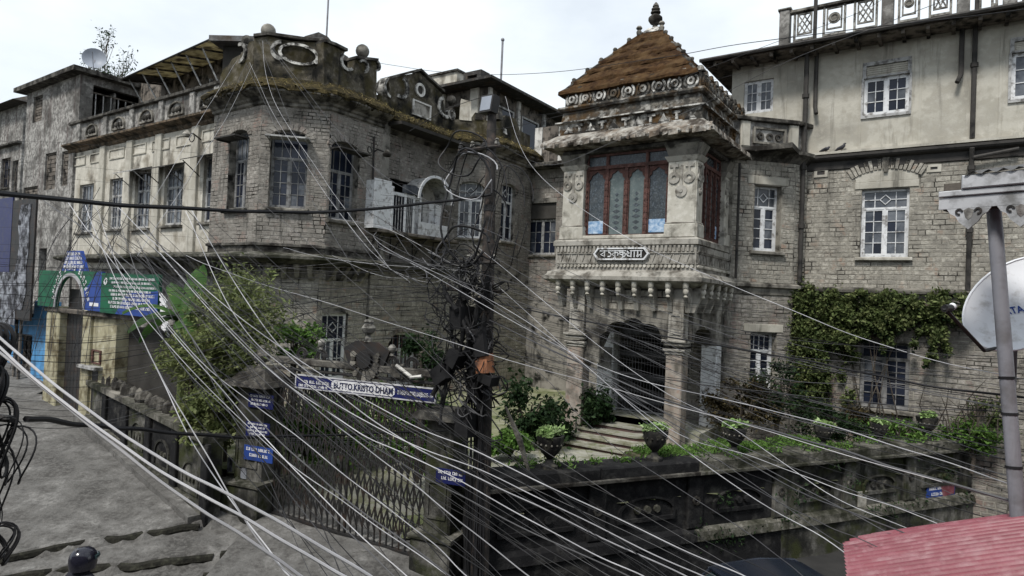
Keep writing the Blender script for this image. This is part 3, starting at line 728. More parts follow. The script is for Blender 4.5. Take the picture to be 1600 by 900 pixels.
# windows of the bay and side
for fac, r, tr, c_, nm in ((LA, R_A, .36, 2, 0), (LB, R_B, .34, 2, 1), (LC, R_C, .36, 2, 2)):
    window(LH, fac, r, m_frameold, m_glass, c_, 4, tr, .26, .06, None)
    g = MB(fac).cbox(r[0] - .12, r[1] + .12, -.16, -.002, r[2] - .14, r[2] - .01, .03); part('sill', g, m_trim, LH)
    hz = r[3] - .36
    g = MB(fac)                                   # rolled hood over the head of the window
    g.prism([(r[0] - .08, hz), (r[1] + .08, hz), (r[1] + .08, hz + .05), (r[0] - .08, hz + .05)], -.55, -.02)
    for a in (r[0] + .02, r[1] - .05): g.box(a, a + .03, -.5, -.02, hz - .05, hz - .002)
    part('window_hood', g, m_greyw if nm == 1 else m_pipe, LH)
window(LH, LD, R_D, m_white, m_glassb, 2, 3, .3, .16, .06, m_trim, diamond=True)
window(LH, LE, R_E, m_white, m_glass, 1, 3, .3, .16, .06, m_trim, diamond=True)
window(LH, LC, tuple(R_C2), m_white, m_glass, 2, 2, .38, LOW + .10, .09, None, diamond=True)
window(LH, LV, (R_V2[0], R_V2[1], R_V2[2], R_V2[3] - .02), m_white, m_glass, 3, 1, .3, .22, .1, None)
g = MB(LV)
for k in range(7): g.tube([(R_V2[0] + .1 + k * (R_V2[1] - R_V2[0] - .2) / 6, .1, R_V2[2]), (R_V2[0] + .1 + k * (R_V2[1] - R_V2[0] - .2) / 6, .1, R_V2[3] - .1)], .014, 5)
part('window_grille', g, m_red, LH)
window(LH, LD, R_D2, m_white, m_glass, 2, 3, .3, .2, .06, None)
# arch voussoirs above the bay windows
for fac, r, rise in ((LA, R_A, .22), (LB, R_B, .25), (LC, R_C, .22), (LD, R_D, .2), (LE, R_E, .15), (LV, R_V2, .4)):
    cx, hw = (r[0] + r[1]) / 2, (r[1] - r[0]) / 2
    n = 11
    for i in range(n):
        a0, a1 = pi - pi * i / n - .02, pi - pi * (i + 1) / n + .02
        P = lambda a, k: (cx + (hw + k) * cos(a), r[3] - rise + (rise + k) * sin(a))
        part('voussoir', MB(fac).prism([P(a0, .01), P(a1, .01), P(a1, .2), P(a0, .2)], -.035, .02), m_brickd, LH)
# cornice under the moss, string course, ledge between the storeys
PR = [(.03, -.12), (.09, -.08), (.09, 0), (.16, .04), (.2, .10), (.42, .2), (.50, .26), (.50, .36), (.05, .46)]
cor = MB(); mos = MB()
MP = [(.40, .30), (.53, .305), (.55, .40), (.42, .52), (.2, .70), (.02, .82)]
for fac, a, b, k0, k1 in ((LA, -21.6, -18.8, 0, k8), (LB, 0, 2.18, k8, k8), (LC, 0, 2.4, k8, 0), (LV, 0.02, 4.06, -.1, -.42), (LD, 0, 1.98, -.41, k8), (LE, 0, 3.0, k8, 0)):
    for mb, pr in ((cor, PR), (mos, MP)):
        mb.fac = fac
        P = [(-p, ZC + q) for p, q in pr] + [(.02, ZC + pr[-1][1]), (.02, ZC + pr[0][1])]
        m = len(P)
        n = 14
        vs, fs = [], []
        for i in range(n + 1):
            for d, c in P:
                s = a - k0 * max(0, -d) + (b + k1 * max(0, -d) - a + k0 * max(0, -d)) * i / n
                jz = random.uniform(-.04, .04) if mb is mos and 0 < i < n and d < -.15 else 0
                vs.append((s, d + jz, c + jz * .8))
        for i in range(n):
            for q in range(m): fs.append((i * m + q, (i + 1) * m + q, (i + 1) * m + (q + 1) % m, i * m + (q + 1) % m))
        fs += [tuple(range(m)), tuple(range((n + 1) * m - 1, n * m - 1, -1))]
        mb.add(vs, fs)
part('cornice', cor, m_trim, LH)
part('moss_ledge', mos, m_moss, LH)
str_ = MB()
SP = [(.02, -.05), (.10, -.02), (.10, .05), (.02, .08)]
for fac, a, b, k0, k1 in ((LA, -21.6, -18.8, 0, k8), (LB, 0, 2.18, k8, k8), (LC, 0, 2.4, k8, 0)):
    str_.fac = fac; P = [(-p, ZL + .45 + q) for p, q in SP] + [(.02, ZL + .53), (.02, ZL + .4)]; m = len(P)
    str_.add([(a - k0 * max(0, -d), d, c) for d, c in P] + [(b + k1 * max(0, -d), d, c) for d, c in P], [tuple(range(m)), tuple(range(2 * m - 1, m - 1, -1))] + [(i, m + i, m + (i + 1) % m, (i + 1) % m) for i in range(m)])
part('string_course', str_, m_trimd, LH)
led = MB()
EP = [(-.5, -.12), (.06, -.14), (.18, -.08), (.40, -.02), (.48, .02), (.48, .10), (.05, .22)]
for fac, a, b, k0, k1 in ((LA, -26.5, -18.8, 0, k8), (LB, 0, 2.18, k8, k8), (LC, 0, 2.4, k8, -.2), (LV, 0.3, 4.0, 0, 0), (LW, -35, -26.5, 0, 0)):
    led.fac = fac; P = [(-p, ZL + q) for p, q in EP] + [(.3, ZL + .22)]; m = len(P)
    led.add([(a - k0 * max(-9, -d), d, c) for d, c in P] + [(b + k1 * max(-9, -d), d, c) for d, c in P], [tuple(range(m)), tuple(range(2 * m - 1, m - 1, -1))] + [(i, m + i, m + (i + 1) % m, (i + 1) % m) for i in range(m)])
part('stone_ledge', led, m_coping, LH)
for fac, a, b in ((LA, -26.3, -19.2), (LB, .25, 1.95), (LC, .3, 2.2)):   # corbels beneath the ledge
    n = int((b - a) / .42)
    for i in range(n):
        s = a + (i + .5) * (b - a) / n
        part('corbel', MB(fac).frus([(s - .08, .30, ZL - .62), (s + .08, .30, ZL - .62), (s + .08, .5, ZL - .62), (s - .08, .5, ZL - .62)], [(s - .08, -.12, ZL - .145), (s + .08, -.12, ZL - .145), (s + .08, .5, ZL - .145), (s - .08, .5, ZL - .145)]), m_trim, LH)
# base band of the bay
bb = MB()
for fac, a, b in ((LA, -21.6, -18.8), (LB, 0, 2.18), (LC, 0, 2.4)):
    bb.fac = fac
    bb.box(a + .003, b - .003, -.02, .2, ZL + .2, ZL + .398)
part('base_band', bb, m_trimd, LH)
# parapet of the bay: traced silhouettes with real thickness
par = MB()
def trace(fac, pts, d=0.): return [fac.pix(x, y, d) for x, y in pts]
par.fac = LA
par.prism(trace(LA, [(343, 150), (397, 135), (397, 64), (391, 66), (385, 76), (376, 86), (364, 92), (358, 102), (350, 108), (345, 120)]), -.02, .35)
par.fac = LB
o = trace(LB, [(397, 137), (397, 60), (420, 57), (452, 64), (480, 66), (505, 67), (505, 146)])
ov = [LB.pix(467 + 27 * cos(a), 86 + 5 * cos(a) + 13 * sin(a)) for a in [-pi / 2 + 2 * pi * i / 20 for i in range(20)]]
par.prism([o[6], o[5], o[4], o[3], o[2], o[1], o[0]] + [((o[0][0] + o[6][0]) / 2, (o[0][1] + o[6][1]) / 2)] + [(ov[10][0], (o[0][1] + ov[10][1]) / 2 - .001)][:0] + [ov[(10 - i) % 20] for i in range(21)] + [((o[0][0] + o[6][0]) / 2 + .002, (o[0][1] + o[6][1]) / 2)], -.02, .35)
par.fac = LC
par.prism(trace(LC, [(505, 150), (588, 178), (588, 100), (585, 95), (554, 92), (553, 108), (546, 112), (538, 104), (533, 92), (538, 82), (522, 73), (505, 66)]), -.02, .35)
par.fac = LV
par.prism(trace(LV, [(590, 175), (693, 215), (713, 215), (713, 188), (700, 186), (693, 172), (690, 146), (682, 138), (655, 113), (612, 121), (606, 126), (609, 140), (604, 152), (597, 150), (590, 148)]), -.02, .35)
par.fac = LD
par.prism(trace(LD, [(693, 220), (765, 232), (765, 190), (752, 186), (742, 176), (735, 186), (712, 187), (693, 186)]), -.02, .35)
par.fac = LE
par.prism(trace(LE, [(765, 232), (826, 246), (828, 212), (812, 205), (806, 186), (790, 180), (780, 190), (765, 190)]), -.02, .35)
part('parapet', par, m_mosswall, LH)
rim = MB()
rim.fac = LB
ov2 = [LB.pix(467 + 32 * cos(a), 86 + 5 * cos(a) + 17 * sin(a)) for a in [-pi / 2 + 2 * pi * i / 20 for i in range(20)]]
rim.ring(ov2, ov, -.10, .30)
part('scroll_rim', rim, m_flake, LH)
def scroll(fac, px, py, r, a0, a1, w=.10, d=.45, m=None):
    c = fac.pix(px, py)
    g = MB(fac).sector(c[0], c[1], r - w, r, a0, a1, -.10, d - .1, 12)
    part('scroll', g, m or m_flake, LH)
scroll(LB, 440, 80, .34, 1.6, 4.9, .12); scroll(LB, 497, 88, .30, -1.8, 1.4, .12)
scroll(LC, 541, 97, .32, 2.4, 5.6, .10); scroll(LC, 566, 104, .24, -1.2, 2.6, .08); scroll(LC, 586, 103, .2, -1.5, 1.6, .07)
scroll(LV, 610, 138, .40, 2.2, 4.6, .10); scroll(LV, 624, 136, .46, -1.9, 1.2, .14); scroll(LV, 694, 168, .46, 2.0, 5.2, .14); scroll(LV, 704, 180, .22, 0, 6.28, .08)
scroll(LA, 378, 84, .36, -1.6, 1.9, .12)
rg = MB(LV)
c = LV.pix(655, 141)
rg.sector(c[0], c[1], .17, .27, 0, 2 * pi, -.09, .02, 18); part('round_vent', rg, m_palew, LH)
rg = MB(LV); rg.sector(c[0], c[1], .0, .165, 0, 2 * pi, -.035, -.025, 14); part('vent_shade_disc', rg, m_dark, LH)  # flat dark disc stands in for the shade of the vent's hollow
q = LV.rect(643, 160, 672, 184); g = MB(LV); g.ring([(q[0], q[2]), (q[1], q[2]), (q[1], q[3]), (q[0], q[3])], [(q[0] + .07, q[2] + .06), (q[1] - .07, q[2] + .06), (q[1] - .07, q[3] - .06), (q[0] + .07, q[3] - .06)], -.08, .01); part('name_tablet', g, m_palew, LH)
g = MB(LV).box(q[0] + .07, q[1] - .07, -.035, .01, q[2] + .06, q[3] - .06); part('tablet_face', g, m_carved, LH)
cp = MB()
for fac, pts in ((LV, [(606, 124), (655, 111), (692, 145)]), (LC, [(553, 92), (588, 96)]), (LB, [(397, 59), (420, 56), (480, 64.5), (505, 66)]), (LC, [(505, 66), (522, 72), (540, 81)])):
    cp.fac = fac
    P = trace(fac, pts)
    for i in range(len(P) - 1): cp.prism([P[i], P[i + 1], (P[i + 1][0], P[i + 1][1] + .09), (P[i][0], P[i][1] + .09)], -.12, .42)
part('parapet_coping', cp, m_trimd, LH)
for fac, px, py, r in ((LB, 418, 46, .24), (LA, 380, 62, .2), (LC, 571, 79, .24), (LD, 706, 155, .2)):
    c = fac.pix(px, py); p = fac.pt(c[0], .15, c[1])
    g = MB(); g.ball(p, r, 16); b_ = part('stone_ball', g, m_trim if r > .22 else m_trimd, LH, True)
    g = MB(); g.lathe((p[0], p[1], p[2] - r - .28), [(.17, 0), (.18, .05), (.08, .1), (.07, .22), (.13, .30)], 12); part('ball_neck', g, m_trimd, b_, True)
# iron bracket lamps on the walls
for fac, px, py, L_ in ((LW, 326, 218, .9), (LC, 583, 240, .55)):
    c = fac.pix(px, py)
    g = MB(fac); g.tube([(c[0] - (.5 if fac is LW else 0), -.02, c[1] + .05), (c[0] - .1, -L_ * .6, c[1] + .1), (c[0] + .15, -L_, c[1])], .03, 6)
    g.tube([(c[0] - .5 + .12 * sin(t), -.3 - .02 * t, c[1] + .12 * cos(t)) for t in [i * .5 for i in range(12)]], .02, 5)
    br = part('lamp_bracket', g, m_iron, LH, True)
    part('bracket_lamp', MB().lathe(fac.pt(c[0] + .15, -L_, c[1] - .14), [(.05, 0), (.13, .02), (.16, .10), (.09, .2), (.04, .26)], 10), m_trimd if fac is LC else m_carved, br, True)
c0, c1 = LC.pix(582, 240), LC.pix(579, 350)
part('conduit', MB(LC).tube([(c0[0], -.05, c0[1] + .6), (c1[0], -.05, c1[1])], .035, 6), m_iron, LH)
# broken blocks and pale lumps left along the rear turret's parapet
for px, py, w_, h_, fac, mm in ((728, 172, .5, .9, LD, m_stuccol), (748, 182, .35, .3, LD, m_trimd), (781, 178, .3, .5, LE, m_trimd), (788, 205, .3, .25, LE, m_flake), (812, 215, .4, .6, LE, m_mosswall), (690, 162, .3, .5, LD, m_trim)):
    c = fac.pix(px, py); part('broken_pier', MB(fac).frus([(c[0] - w_ / 2, -.06, c[1] - h_ / 2), (c[0] + w_ / 2, -.06, c[1] - h_ / 2), (c[0] + w_ / 2, .3, c[1] - h_ / 2), (c[0] - w_ / 2, .3, c[1] - h_ / 2)], [(c[0] - w_ / 2.2, -.04, c[1] + h_ / 2), (c[0] + w_ / 2.6, -.03, c[1] + h_ / 2.4), (c[0] + w_ / 2.6, .28, c[1] + h_ / 2), (c[0] - w_ / 2.2, .28, c[1] + h_ / 2.2)]), mm, LH)
# dry grass and moss tufts along the ledge
pts = []
for fac, a, b, n in ((LA, -21.4, -18.8, 80), (LB, 0, 2.18, 120), (LC, 0, 2.4, 160), (LV, 0, 4.0, 420), (LD, 0, 1.9, 200), (LE, 0, 3, 260)):
    for _ in range(n):
        s = random.uniform(a, b); d = random.uniform(.0, .5); pts.append(fac.pt(s, -d, ZC + .84 - d * .8 - random.uniform(-.05, .08)))
V, Fc = leaves(np.array(pts), .085, .14, 0.0)
np_part('grass_tuft', V, Fc, m_straw, LH, kind='stuff')
pts = [fac.pt(random.uniform(a, b), -random.uniform(.3, .56), ZC + .33 - random.uniform(-.12, .12)) for fac, a, b, n in ((LA, -21.4, -18.8, 240), (LB, 0, 2.18, 240), (LC, 0, 2.4, 300), (LV, 0, 4.0, 500), (LE, 0, 3, 200)) for _ in range(n)]
V, Fc = leaves(np.array(pts), .06, .5, 0.0)
np_part('hanging_moss', V, Fc, m_moss, LH, kind='stuff')

# ---------------- left wing: pale stucco with pilaster strips
g = MB(LW); wallmesh(g, LWS0, LWS1, ZL - .4, ZC + .1, wr, 0, .4)
part('stucco_wall', g, m_stuccol, LH)
g = MB(LW); wallmesh(g, LWS0, LWS1, .9, ZL - .4, [LW.rect(183, 409, 192, 440), LW.rect(60, 388, 70, 440), LW.rect(85, 388, 92, 440)], .1, .4)
part('lower_wall', g, m_stuccod, LH)
for px in (112, 160, 202, 247, 304):
    s = LW.pix(px, 300)[0]
    part('pilaster', MB(LW).cbox(s - .24, s + .24, -.12, .02, ZL + .2, ZC - .1, .02), m_stuccod if px < 120 else m_stucco, LH)
for i, r in enumerate(wr):
    window(LH, LW, r, m_greyw, m_glassb, 2, 3, .32, .12, .07, m_trim)
    if i in (2, 3, 4):
        a, b, z = r[0] - .3, r[1] + .05, r[3] - (.05 if i != 4 else .12)
        g = MB(LW); g.add([(a, -.75, z - .12), (b, -.75, z - .12), (b, 0, z + .18), (a, 0, z + .18), (a, -.75, z - .09), (b, -.75, z - .09), (b, 0, z + .21), (a, 0, z + .21)], [(0, 1, 5, 4), (3, 2, 1, 0), (4, 5, 6, 7), (1, 2, 6, 5), (3, 0, 4, 7)])
        for q in (a + .05, b - .05): g.tube([(q, -.68, z - .12), (q, -.01, z - .6)], .02, 5)
        part('awning', g, m_greyw if i == 2 else m_pipe, LH)
c2 = MB(LW)
cornice(c2, LWS0, LWS1, ZC, [(.03, -.1), (.10, -.02), (.10, .06), (.32, .14), (.4, .18), (.4, .26), (.05, .36)])
part('wing_cornice', c2, m_cmoss, LH)
fz = MB(LW)
for i in range(7):                                # shadow-gap panels under the cornice
    a = LWS0 + .35 + i * 1.88
    fz.ring([(a, ZC - .75), (a + 1.4, ZC - .75), (a + 1.4, ZC - .3), (a, ZC - .3)], [(a + .05, ZC - .7), (a + 1.35, ZC - .7), (a + 1.35, ZC - .35), (a + .05, ZC - .35)], -.04, .01)
part('frieze_panel', fz, m_stucco, LH)
zb0, zb1 = ZC + .36, ZC + 1.28
pw = MB(LW).box(LWS0, LWS1, .05, .28, zb0 - .02, zb1); part('parapet_wall', pw, m_stuccod, LH)
part('parapet_cap', MB(LW).cbox(LWS0 - .1, LWS1 + .05, -.12, .36, zb1, zb1 + .13, .02), m_trimd, LH)
for px in (125, 166, 207, 252, 300, 338):
    s = LW.pix(px, 180)[0]
    part('parapet_pier', MB(LW).cbox(s - .17, s + .17, -.06, .06, zb0, zb1 - .002, .02), m_stuccod, LH)
for px in (145, 186, 229, 275, 325):
    s = LW.pix(px, 170)[0]; zc = zb0 + .2
    g = MB(LW)
    g.sector(s, zc + .12, .50, .58, 0, pi, -.04, .06, 14, .75); g.box(s - .58, s + .58, -.038, .06, zc - .02, zc + .06)
    g.box(s - .58, s - .5, -.036, .06, zc + .06, zc + .12); g.box(s + .5, s + .58, -.036, .06, zc + .06, zc + .12)
    part('arched_panel', g, m_trim, LH)
    for q in (-.24, 0, .24):
        h = MB(); h.ball(LW.pt(s + q, .02, zc + .22), .08, 8, 1.5); part('drop_ornament', h, m_trimd, LH, True)
# white timber balcony on the side wall
def vbal():
    zf, zt = LV.pix(583, 360)[1], LV.pix(583, 285)[1]
    a0, a1 = LV.pix(584, 320, -.75)[0], LV.pix(706, 320, -.2)[0]
    bal = thing('balcony', 'white painted timber balcony with an arched hood above dark iron brackets', 'balcony', LV.pt(1.6, -.4, zf - .2))
    D = .8
    g = MB(LV); g.cbox(-.5, 4.0, -D - .05, 0, zf - .12, zf, .02); part('floor_slab', g, m_wood, bal)
    xs = [LV.pix(p, 325, -D)[0] for p in (584, 611, 621, 630, 637, 645, 655, 668, 682, 698)]
    g = MB(LV).cbox(xs[0], xs[1], -D, -D + .05, zf, zf + 1.75, .01); part('side_panel', g, m_white, bal)
    g = MB(LV).box(xs[0] + .02, xs[0] + .06, -D + .05, 0, zf, zf + 1.7); part('end_panel', g, m_white, bal)
    r = (xs[1], xs[6], zf, zf + 1.72)
    g = MB(LV)
    for q in (xs[1], xs[3] + .05, xs[5], xs[6]): g.box(q, q + .1, -D - .02, -D + .06, zf, zf + 1.6)
    g.box(xs[1] + .1, xs[6], -D, -D + .05, zf + 1.3, zf + 1.42)
    f = part('window_frame', g, m_white, bal)
    for a, b in ((xs[1] + .1, xs[3] + .05), (xs[3] + .15, xs[5])):
        part('pane', MB(LV).box(a, b, -D + .02, -D + .04, zf, zf + 1.3), m_glass, f)
        bars = MB(LV)
        for k in range(1, 4): bars.box(a + (b - a) * k / 4 - .012, a + (b - a) * k / 4 + .012, -D - .01, -D + .015, zf + .01, zf + 1.29)
        part('window_bar', bars, m_greyw, f)
    g = MB(LV); c = LV.pix(640, 300, -D)
    g.prism([(xs[3], zf + 1.45), (xs[6] + .1, zf + 1.45), (xs[6], zf + 1.68), (xs[5], zf + 1.80), (xs[3], zf + 1.75)], -D - .08, -D + .08); part('valance', g, m_glassb, bal)
    cx, cz = (xs[6] + xs[9]) / 2, zf + 1.35
    rr = (xs[9] - xs[6]) / 2 + .12
    g = MB(LV); g.sector(cx, cz, rr, rr + .04, 0, pi, -D - .1, -.05, 18, 1.0); part('arched_hood', g, m_greyw, bal)
    g = MB(LV); g.sector(cx, cz, rr + .001, rr + .10, 0, pi, -D - .16, -D - .10, 18, 1.0); part('hood_rim', g, m_white, bal)
    g = MB(LV); g.sector(cx, cz, 0, rr - .001, 0, pi, -.10, -.06, 18, 1.0); part('hood_back', g, m_pale, bal)
    for k in range(4):
        a = xs[6] + .1 + k * (xs[9] - xs[6] - .1) / 4; b = a + (xs[9] - xs[6] - .1) / 4 - .02
        part('door_board', MB(LV).cbox(a, b, -.5 - .06 * (k % 2), -.45, zf, zf + 1.33, .01), m_white if k != 1 else m_greyw, bal)
    g = MB(LV).cbox(xs[6], xs[9] + .1, -D, -D + .04, zf, zf + .5, .01); part('railing_board', g, m_white, bal)
    for s in (-.3, .9, 2.1, 3.3):
        g = MB(LV); g.tube([(s, -D, zf - .14), (s, -.05, zf - .14), (s, -.05, zf - 1.0)], .03, 5); g.tube([(s, -D + .05, zf - .16), (s, -D * .45, zf - .45), (s, -.05, zf - .95)], .025, 5)
        g.sector(s, zf - .4, 0, 0.01, 0, 1, 0, .01, 2); part('bracket', g, m_iron, bal)
        h = MB(LV)
        for k in range(3): c_ = (s, -.25 - .15 * k, zf - .3 - .12 * (2 - k)); h.tube([(c_[0], c_[1] + .08 * cos(a), c_[2] + .08 * sin(a)) for a in [2 * pi * i / 10 for i in range(11)]], .014, 4)
        part('bracket_scroll', h, m_iron, bal)
vbal()
# recessed back wall between the houses
r845 = RC.rect(822, 317, 868, 398)
g = MB(RC); wallmesh(g, -16.4, -8.5, GZ - .3, 11.0, [r845], 0, .4); g.box(-16.4, -8.6, .8, .9, GZ, 11); part('rear_wall', g, m_mortard, LH)
lay_bricks(brick_rects(RC, -16.4, -13.2, 5, 10.9, [r845], .42, .2), m_brickd, LH, 0)
window(LH, RC, (r845[0], r845[1], r845[2], r845[3] - .75), m_greyw, m_glass, 2, 3, 0, .2, .06, m_trim)
part('rear_lintel', MB(RC).cbox(r845[0], r845[1], .1, .3, r845[3] - .74, r845[3] - .01, .02), m_dark, LH)
part('rear_eave', MB(RC).cbox(-16.5, -8.6, -.7, .3, 11.0, 11.2, .03), m_trimd, LH)
# wooden gallery above the recess
g = MB(RC)
for k in range(12):
    s = -16.2 + k * .42
    part('gallery_plank', MB(RC).cbox(s, s + .40, .02 + .02 * (k % 2), .1, 11.2, 13.0, .01), m_wood if k % 3 else m_palew, LH)
# ================================================================== ROOFTOP STRUCTURES behind the parapet
def rooftop():
    t = thing('rooftop_house', 'weathered rooftop room with dark overhanging tin eaves behind the scrolled parapet', 'house', (-20.5, 27, 11.3))
    x0, x1, y0, y1, z0, z1 = -22.8, -18.2, 23.6, 31.6, 11.3, 14.9
    PV = Facet(x1, y0, pi / 2); PU = Facet(x0, y0, 0)
    hv = [(.9, 2.3, 12.6, 14.3), (3.0, 4.6, 12.4, 14.3), (5.3, 7.2, 12.4, 14.3)]
    g = MB(PV); wallmesh(g, 0, 8, z0, z1, hv, 0, .2); g.fac = PU; wallmesh(g, 0, 4.6, z0, z1, [(2.6, 3.4, 12.6, 14.2)], 0, .2); part('wall', g, m_wood, t)
    for h in hv:
        f = part('window', MB(PV).ring([(h[0], h[2]), (h[1], h[2]), (h[1], h[3]), (h[0], h[3])], [(h[0] + .08, h[2] + .08), (h[1] - .08, h[2] + .08), (h[1] - .08, h[3] - .08), (h[0] + .08, h[3] - .08)], -.03, .1), m_greyw, t)
        part('pane', MB(PV).box(h[0] + .08, h[1] - .08, .04, .07, h[2] + .08, h[3] - .08), m_glass, f)
    for s in (.1, 2.5, 4.9, 7.6): part('post', MB(PV).cbox(s, s + .22, -.14, .02, z0, z1, .02), m_palew if s < 3 else m_greyw, t)
    for s in (0.2, 1.6, 3.7): part('post', MB(PU).cbox(s, s + .5, -.12, .02, z0, z1, .02), m_stuccol, t)
    ov = .95
    a = [(x0 - .5, y0 - ov, z1), (x1 + ov, y0 - ov, z1), (x1 + ov, y1 + .5, z1), (x0 - .5, y1 + .5, z1)]
    b = [(x0 - .5, y0 - ov, z1 + .12), (x1 + ov, y0 - ov, z1 + .12), (x1 + ov, y1 + .5, z1 + .12), (x0 - .5, y1 + .5, z1 + .12)]
    c = [(x0 + .5, y0 + .8, z1 + .8), (x1 - .8, y0 + .8, z1 + .8), (x1 - .8, y1 - .8, z1 + .8), (x0 + .5, y1 - .8, z1 + .8)]
    part('roof', MB().frus(a, b).frus([(p[0], p[1], p[2] + .002) for p in b], c), m_roofd, t)
    part('tank_room', MB().box(-23.2, -20.9, 24.6, 27.5, z1 + .3, z1 + 1.5), m_stuccol, t)
    part('tank_room_roof', MB().box(-23.3, -20.8, 24.5, 27.6, z1 + 1.5, z1 + 1.6), m_trimd, t)
    g = MB(Facet(-20.3, 24.4, 0)); g.ring([(0, z1 + .35), (1.1, z1 + .35), (1.1, z1 + 1.25), (0, z1 + 1.25)], [(.25, z1 + .55), (.85, z1 + .55), (.85, z1 + 1.05), (.25, z1 + 1.05)], 0, .7); part('dormer', g, m_roofd, t)
    g = MB(); p = atl(783, 120, 30); g.tube([(p[0], p[1], z1), (p[0], p[1], z1 + 2.3)], .05, 6); g.ball((p[0], p[1], z1 + 2.33), .09, 8); part('vent_pipe', g, m_galv, t)
rooftop()
def penthouse():
    t = thing('roof_shelter', 'rooftop shelter with a yellowed plastic lean-to roof above the left wing', 'shelter', (-24, 16, 11.4))
    P = Facet(0, 15.2, 0)
    a0, a1 = P.pix(207, 150)[0], P.pix(352, 100)[0]
    zl0, zl1 = P.pix(207, 122)[1], P.pix(330, 72)[1]
    g = MB(P); g.prism([(a0, 11.3), (a1 + .6, 11.3), (a1 + .6, zl1 + .2), (a0 + (a1 - a0) * .85, zl1 + .1), (a0, zl0 + .05)], .3, .45); part('wall', g, m_wood, t)
    for k in range(5):
        q = a0 + .3 + k * (a1 - a0) / 5
        part('pane', MB(P).box(q, q + (a1 - a0) / 5 - .35, .25, .299, 12.0, 12.9 + .28 * k), m_glass if k % 2 else m_glassb, t)
        part('post', MB(P).box(q - .2, q - .1, .18, .299, 11.4, 13.0 + .3 * k), m_greyw, t)
    E = Facet(0, 13.7, 0)
    e0, e1 = E.pix(190, 124), E.pix(328, 62)
    n = 6
    for k in range(n):
        q0, q1 = e0[0] + (e1[0] - e0[0]) * k / n, e0[0] + (e1[0] - e0[0]) * (k + 1) / n
        z0, z1 = e0[1] + (e1[1] - e0[1]) * k / n, e0[1] + (e1[1] - e0[1]) * (k + 1) / n
        m = MB().add([(q0, 13.7, z0), (q1 - .05, 13.7, z1 - .02), (q1 - .05, 16.2, z1 + .5), (q0, 16.2, z0 + .5), (q0, 13.7, z0 + .03), (q1 - .05, 13.7, z1 + .01), (q1 - .05, 16.2, z1 + .53), (q0, 16.2, z0 + .53)], [(0, 3, 2, 1), (4, 5, 6, 7), (0, 1, 5, 4), (1, 2, 6, 5), (2, 3, 7, 6), (3, 0, 4, 7)])
        part('roof_sheet', m, m_tarp if k not in (0,) else m_roofd, t)
        part('rafter', MB().tube([(q0, 13.68, z0 - .04), (q0, 16.2, z0 + .44)], .045, 5), m_wood, t)
        part('strut', MB().tube([(q0 + .3, 13.9, z0 + .0), (q0 + .8, 15.1, 12.2)], .035, 5), m_greyw, t)
    part('eave_bar', MB().tube([(e0[0], 13.66, e0[1] - .02), (e1[0], 13.66, e1[1] - .02)], .04, 5), m_pipe, t)
    QF, QL = facet2(at(326, 64, 23.2), at(505, 56, 23.0))
    zq = atl(415, 60, 23.1)[2]
    part('metal_roof', MB(QF).add([(0, 0, zq - .12), (QL, 0, zq - .12), (QL, 3.4, zq + .02), (0, 3.4, zq + .02), (0, 0, zq + .08), (QL, 0, zq + .08), (QL, 3.4, zq + .16), (0, 3.4, zq + .16)], [(0, 3, 2, 1), (4, 5, 6, 7), (0, 1, 5, 4), (1, 2, 6, 5), (2, 3, 7, 6), (3, 0, 4, 7)]), m_roof, t)
    part('roof_room', MB(QF).box(.3, QL - .3, .5, 3.2, 11.3, zq - .13), m_dark, t)
    part('roof_cap', MB(QF).prism([(QL - .9, zq + .081), (QL + .15, zq + .081), (QL + .1, zq + .2), (QL - .25, zq + .36), (QL - .75, zq + .2)], .2, 1.5), m_roofd, t)
    part('side_sheet', MB(QF).prism([(QL + .02, zq - .05), (QL + .9, zq - .55), (QL + .9, zq - .7), (QL + .02, zq - .6)], .1, 2.0), m_roofd, t)
penthouse()
p = atl(511, 40, 24)
solo('antenna_rod', MB().tube([(p[0], p[1], 12.8), (p[0], p[1], 18.5)], .035, 6), m_galv, 'thin tall metal rod rising above the mossy bay parapet', 'antenna')
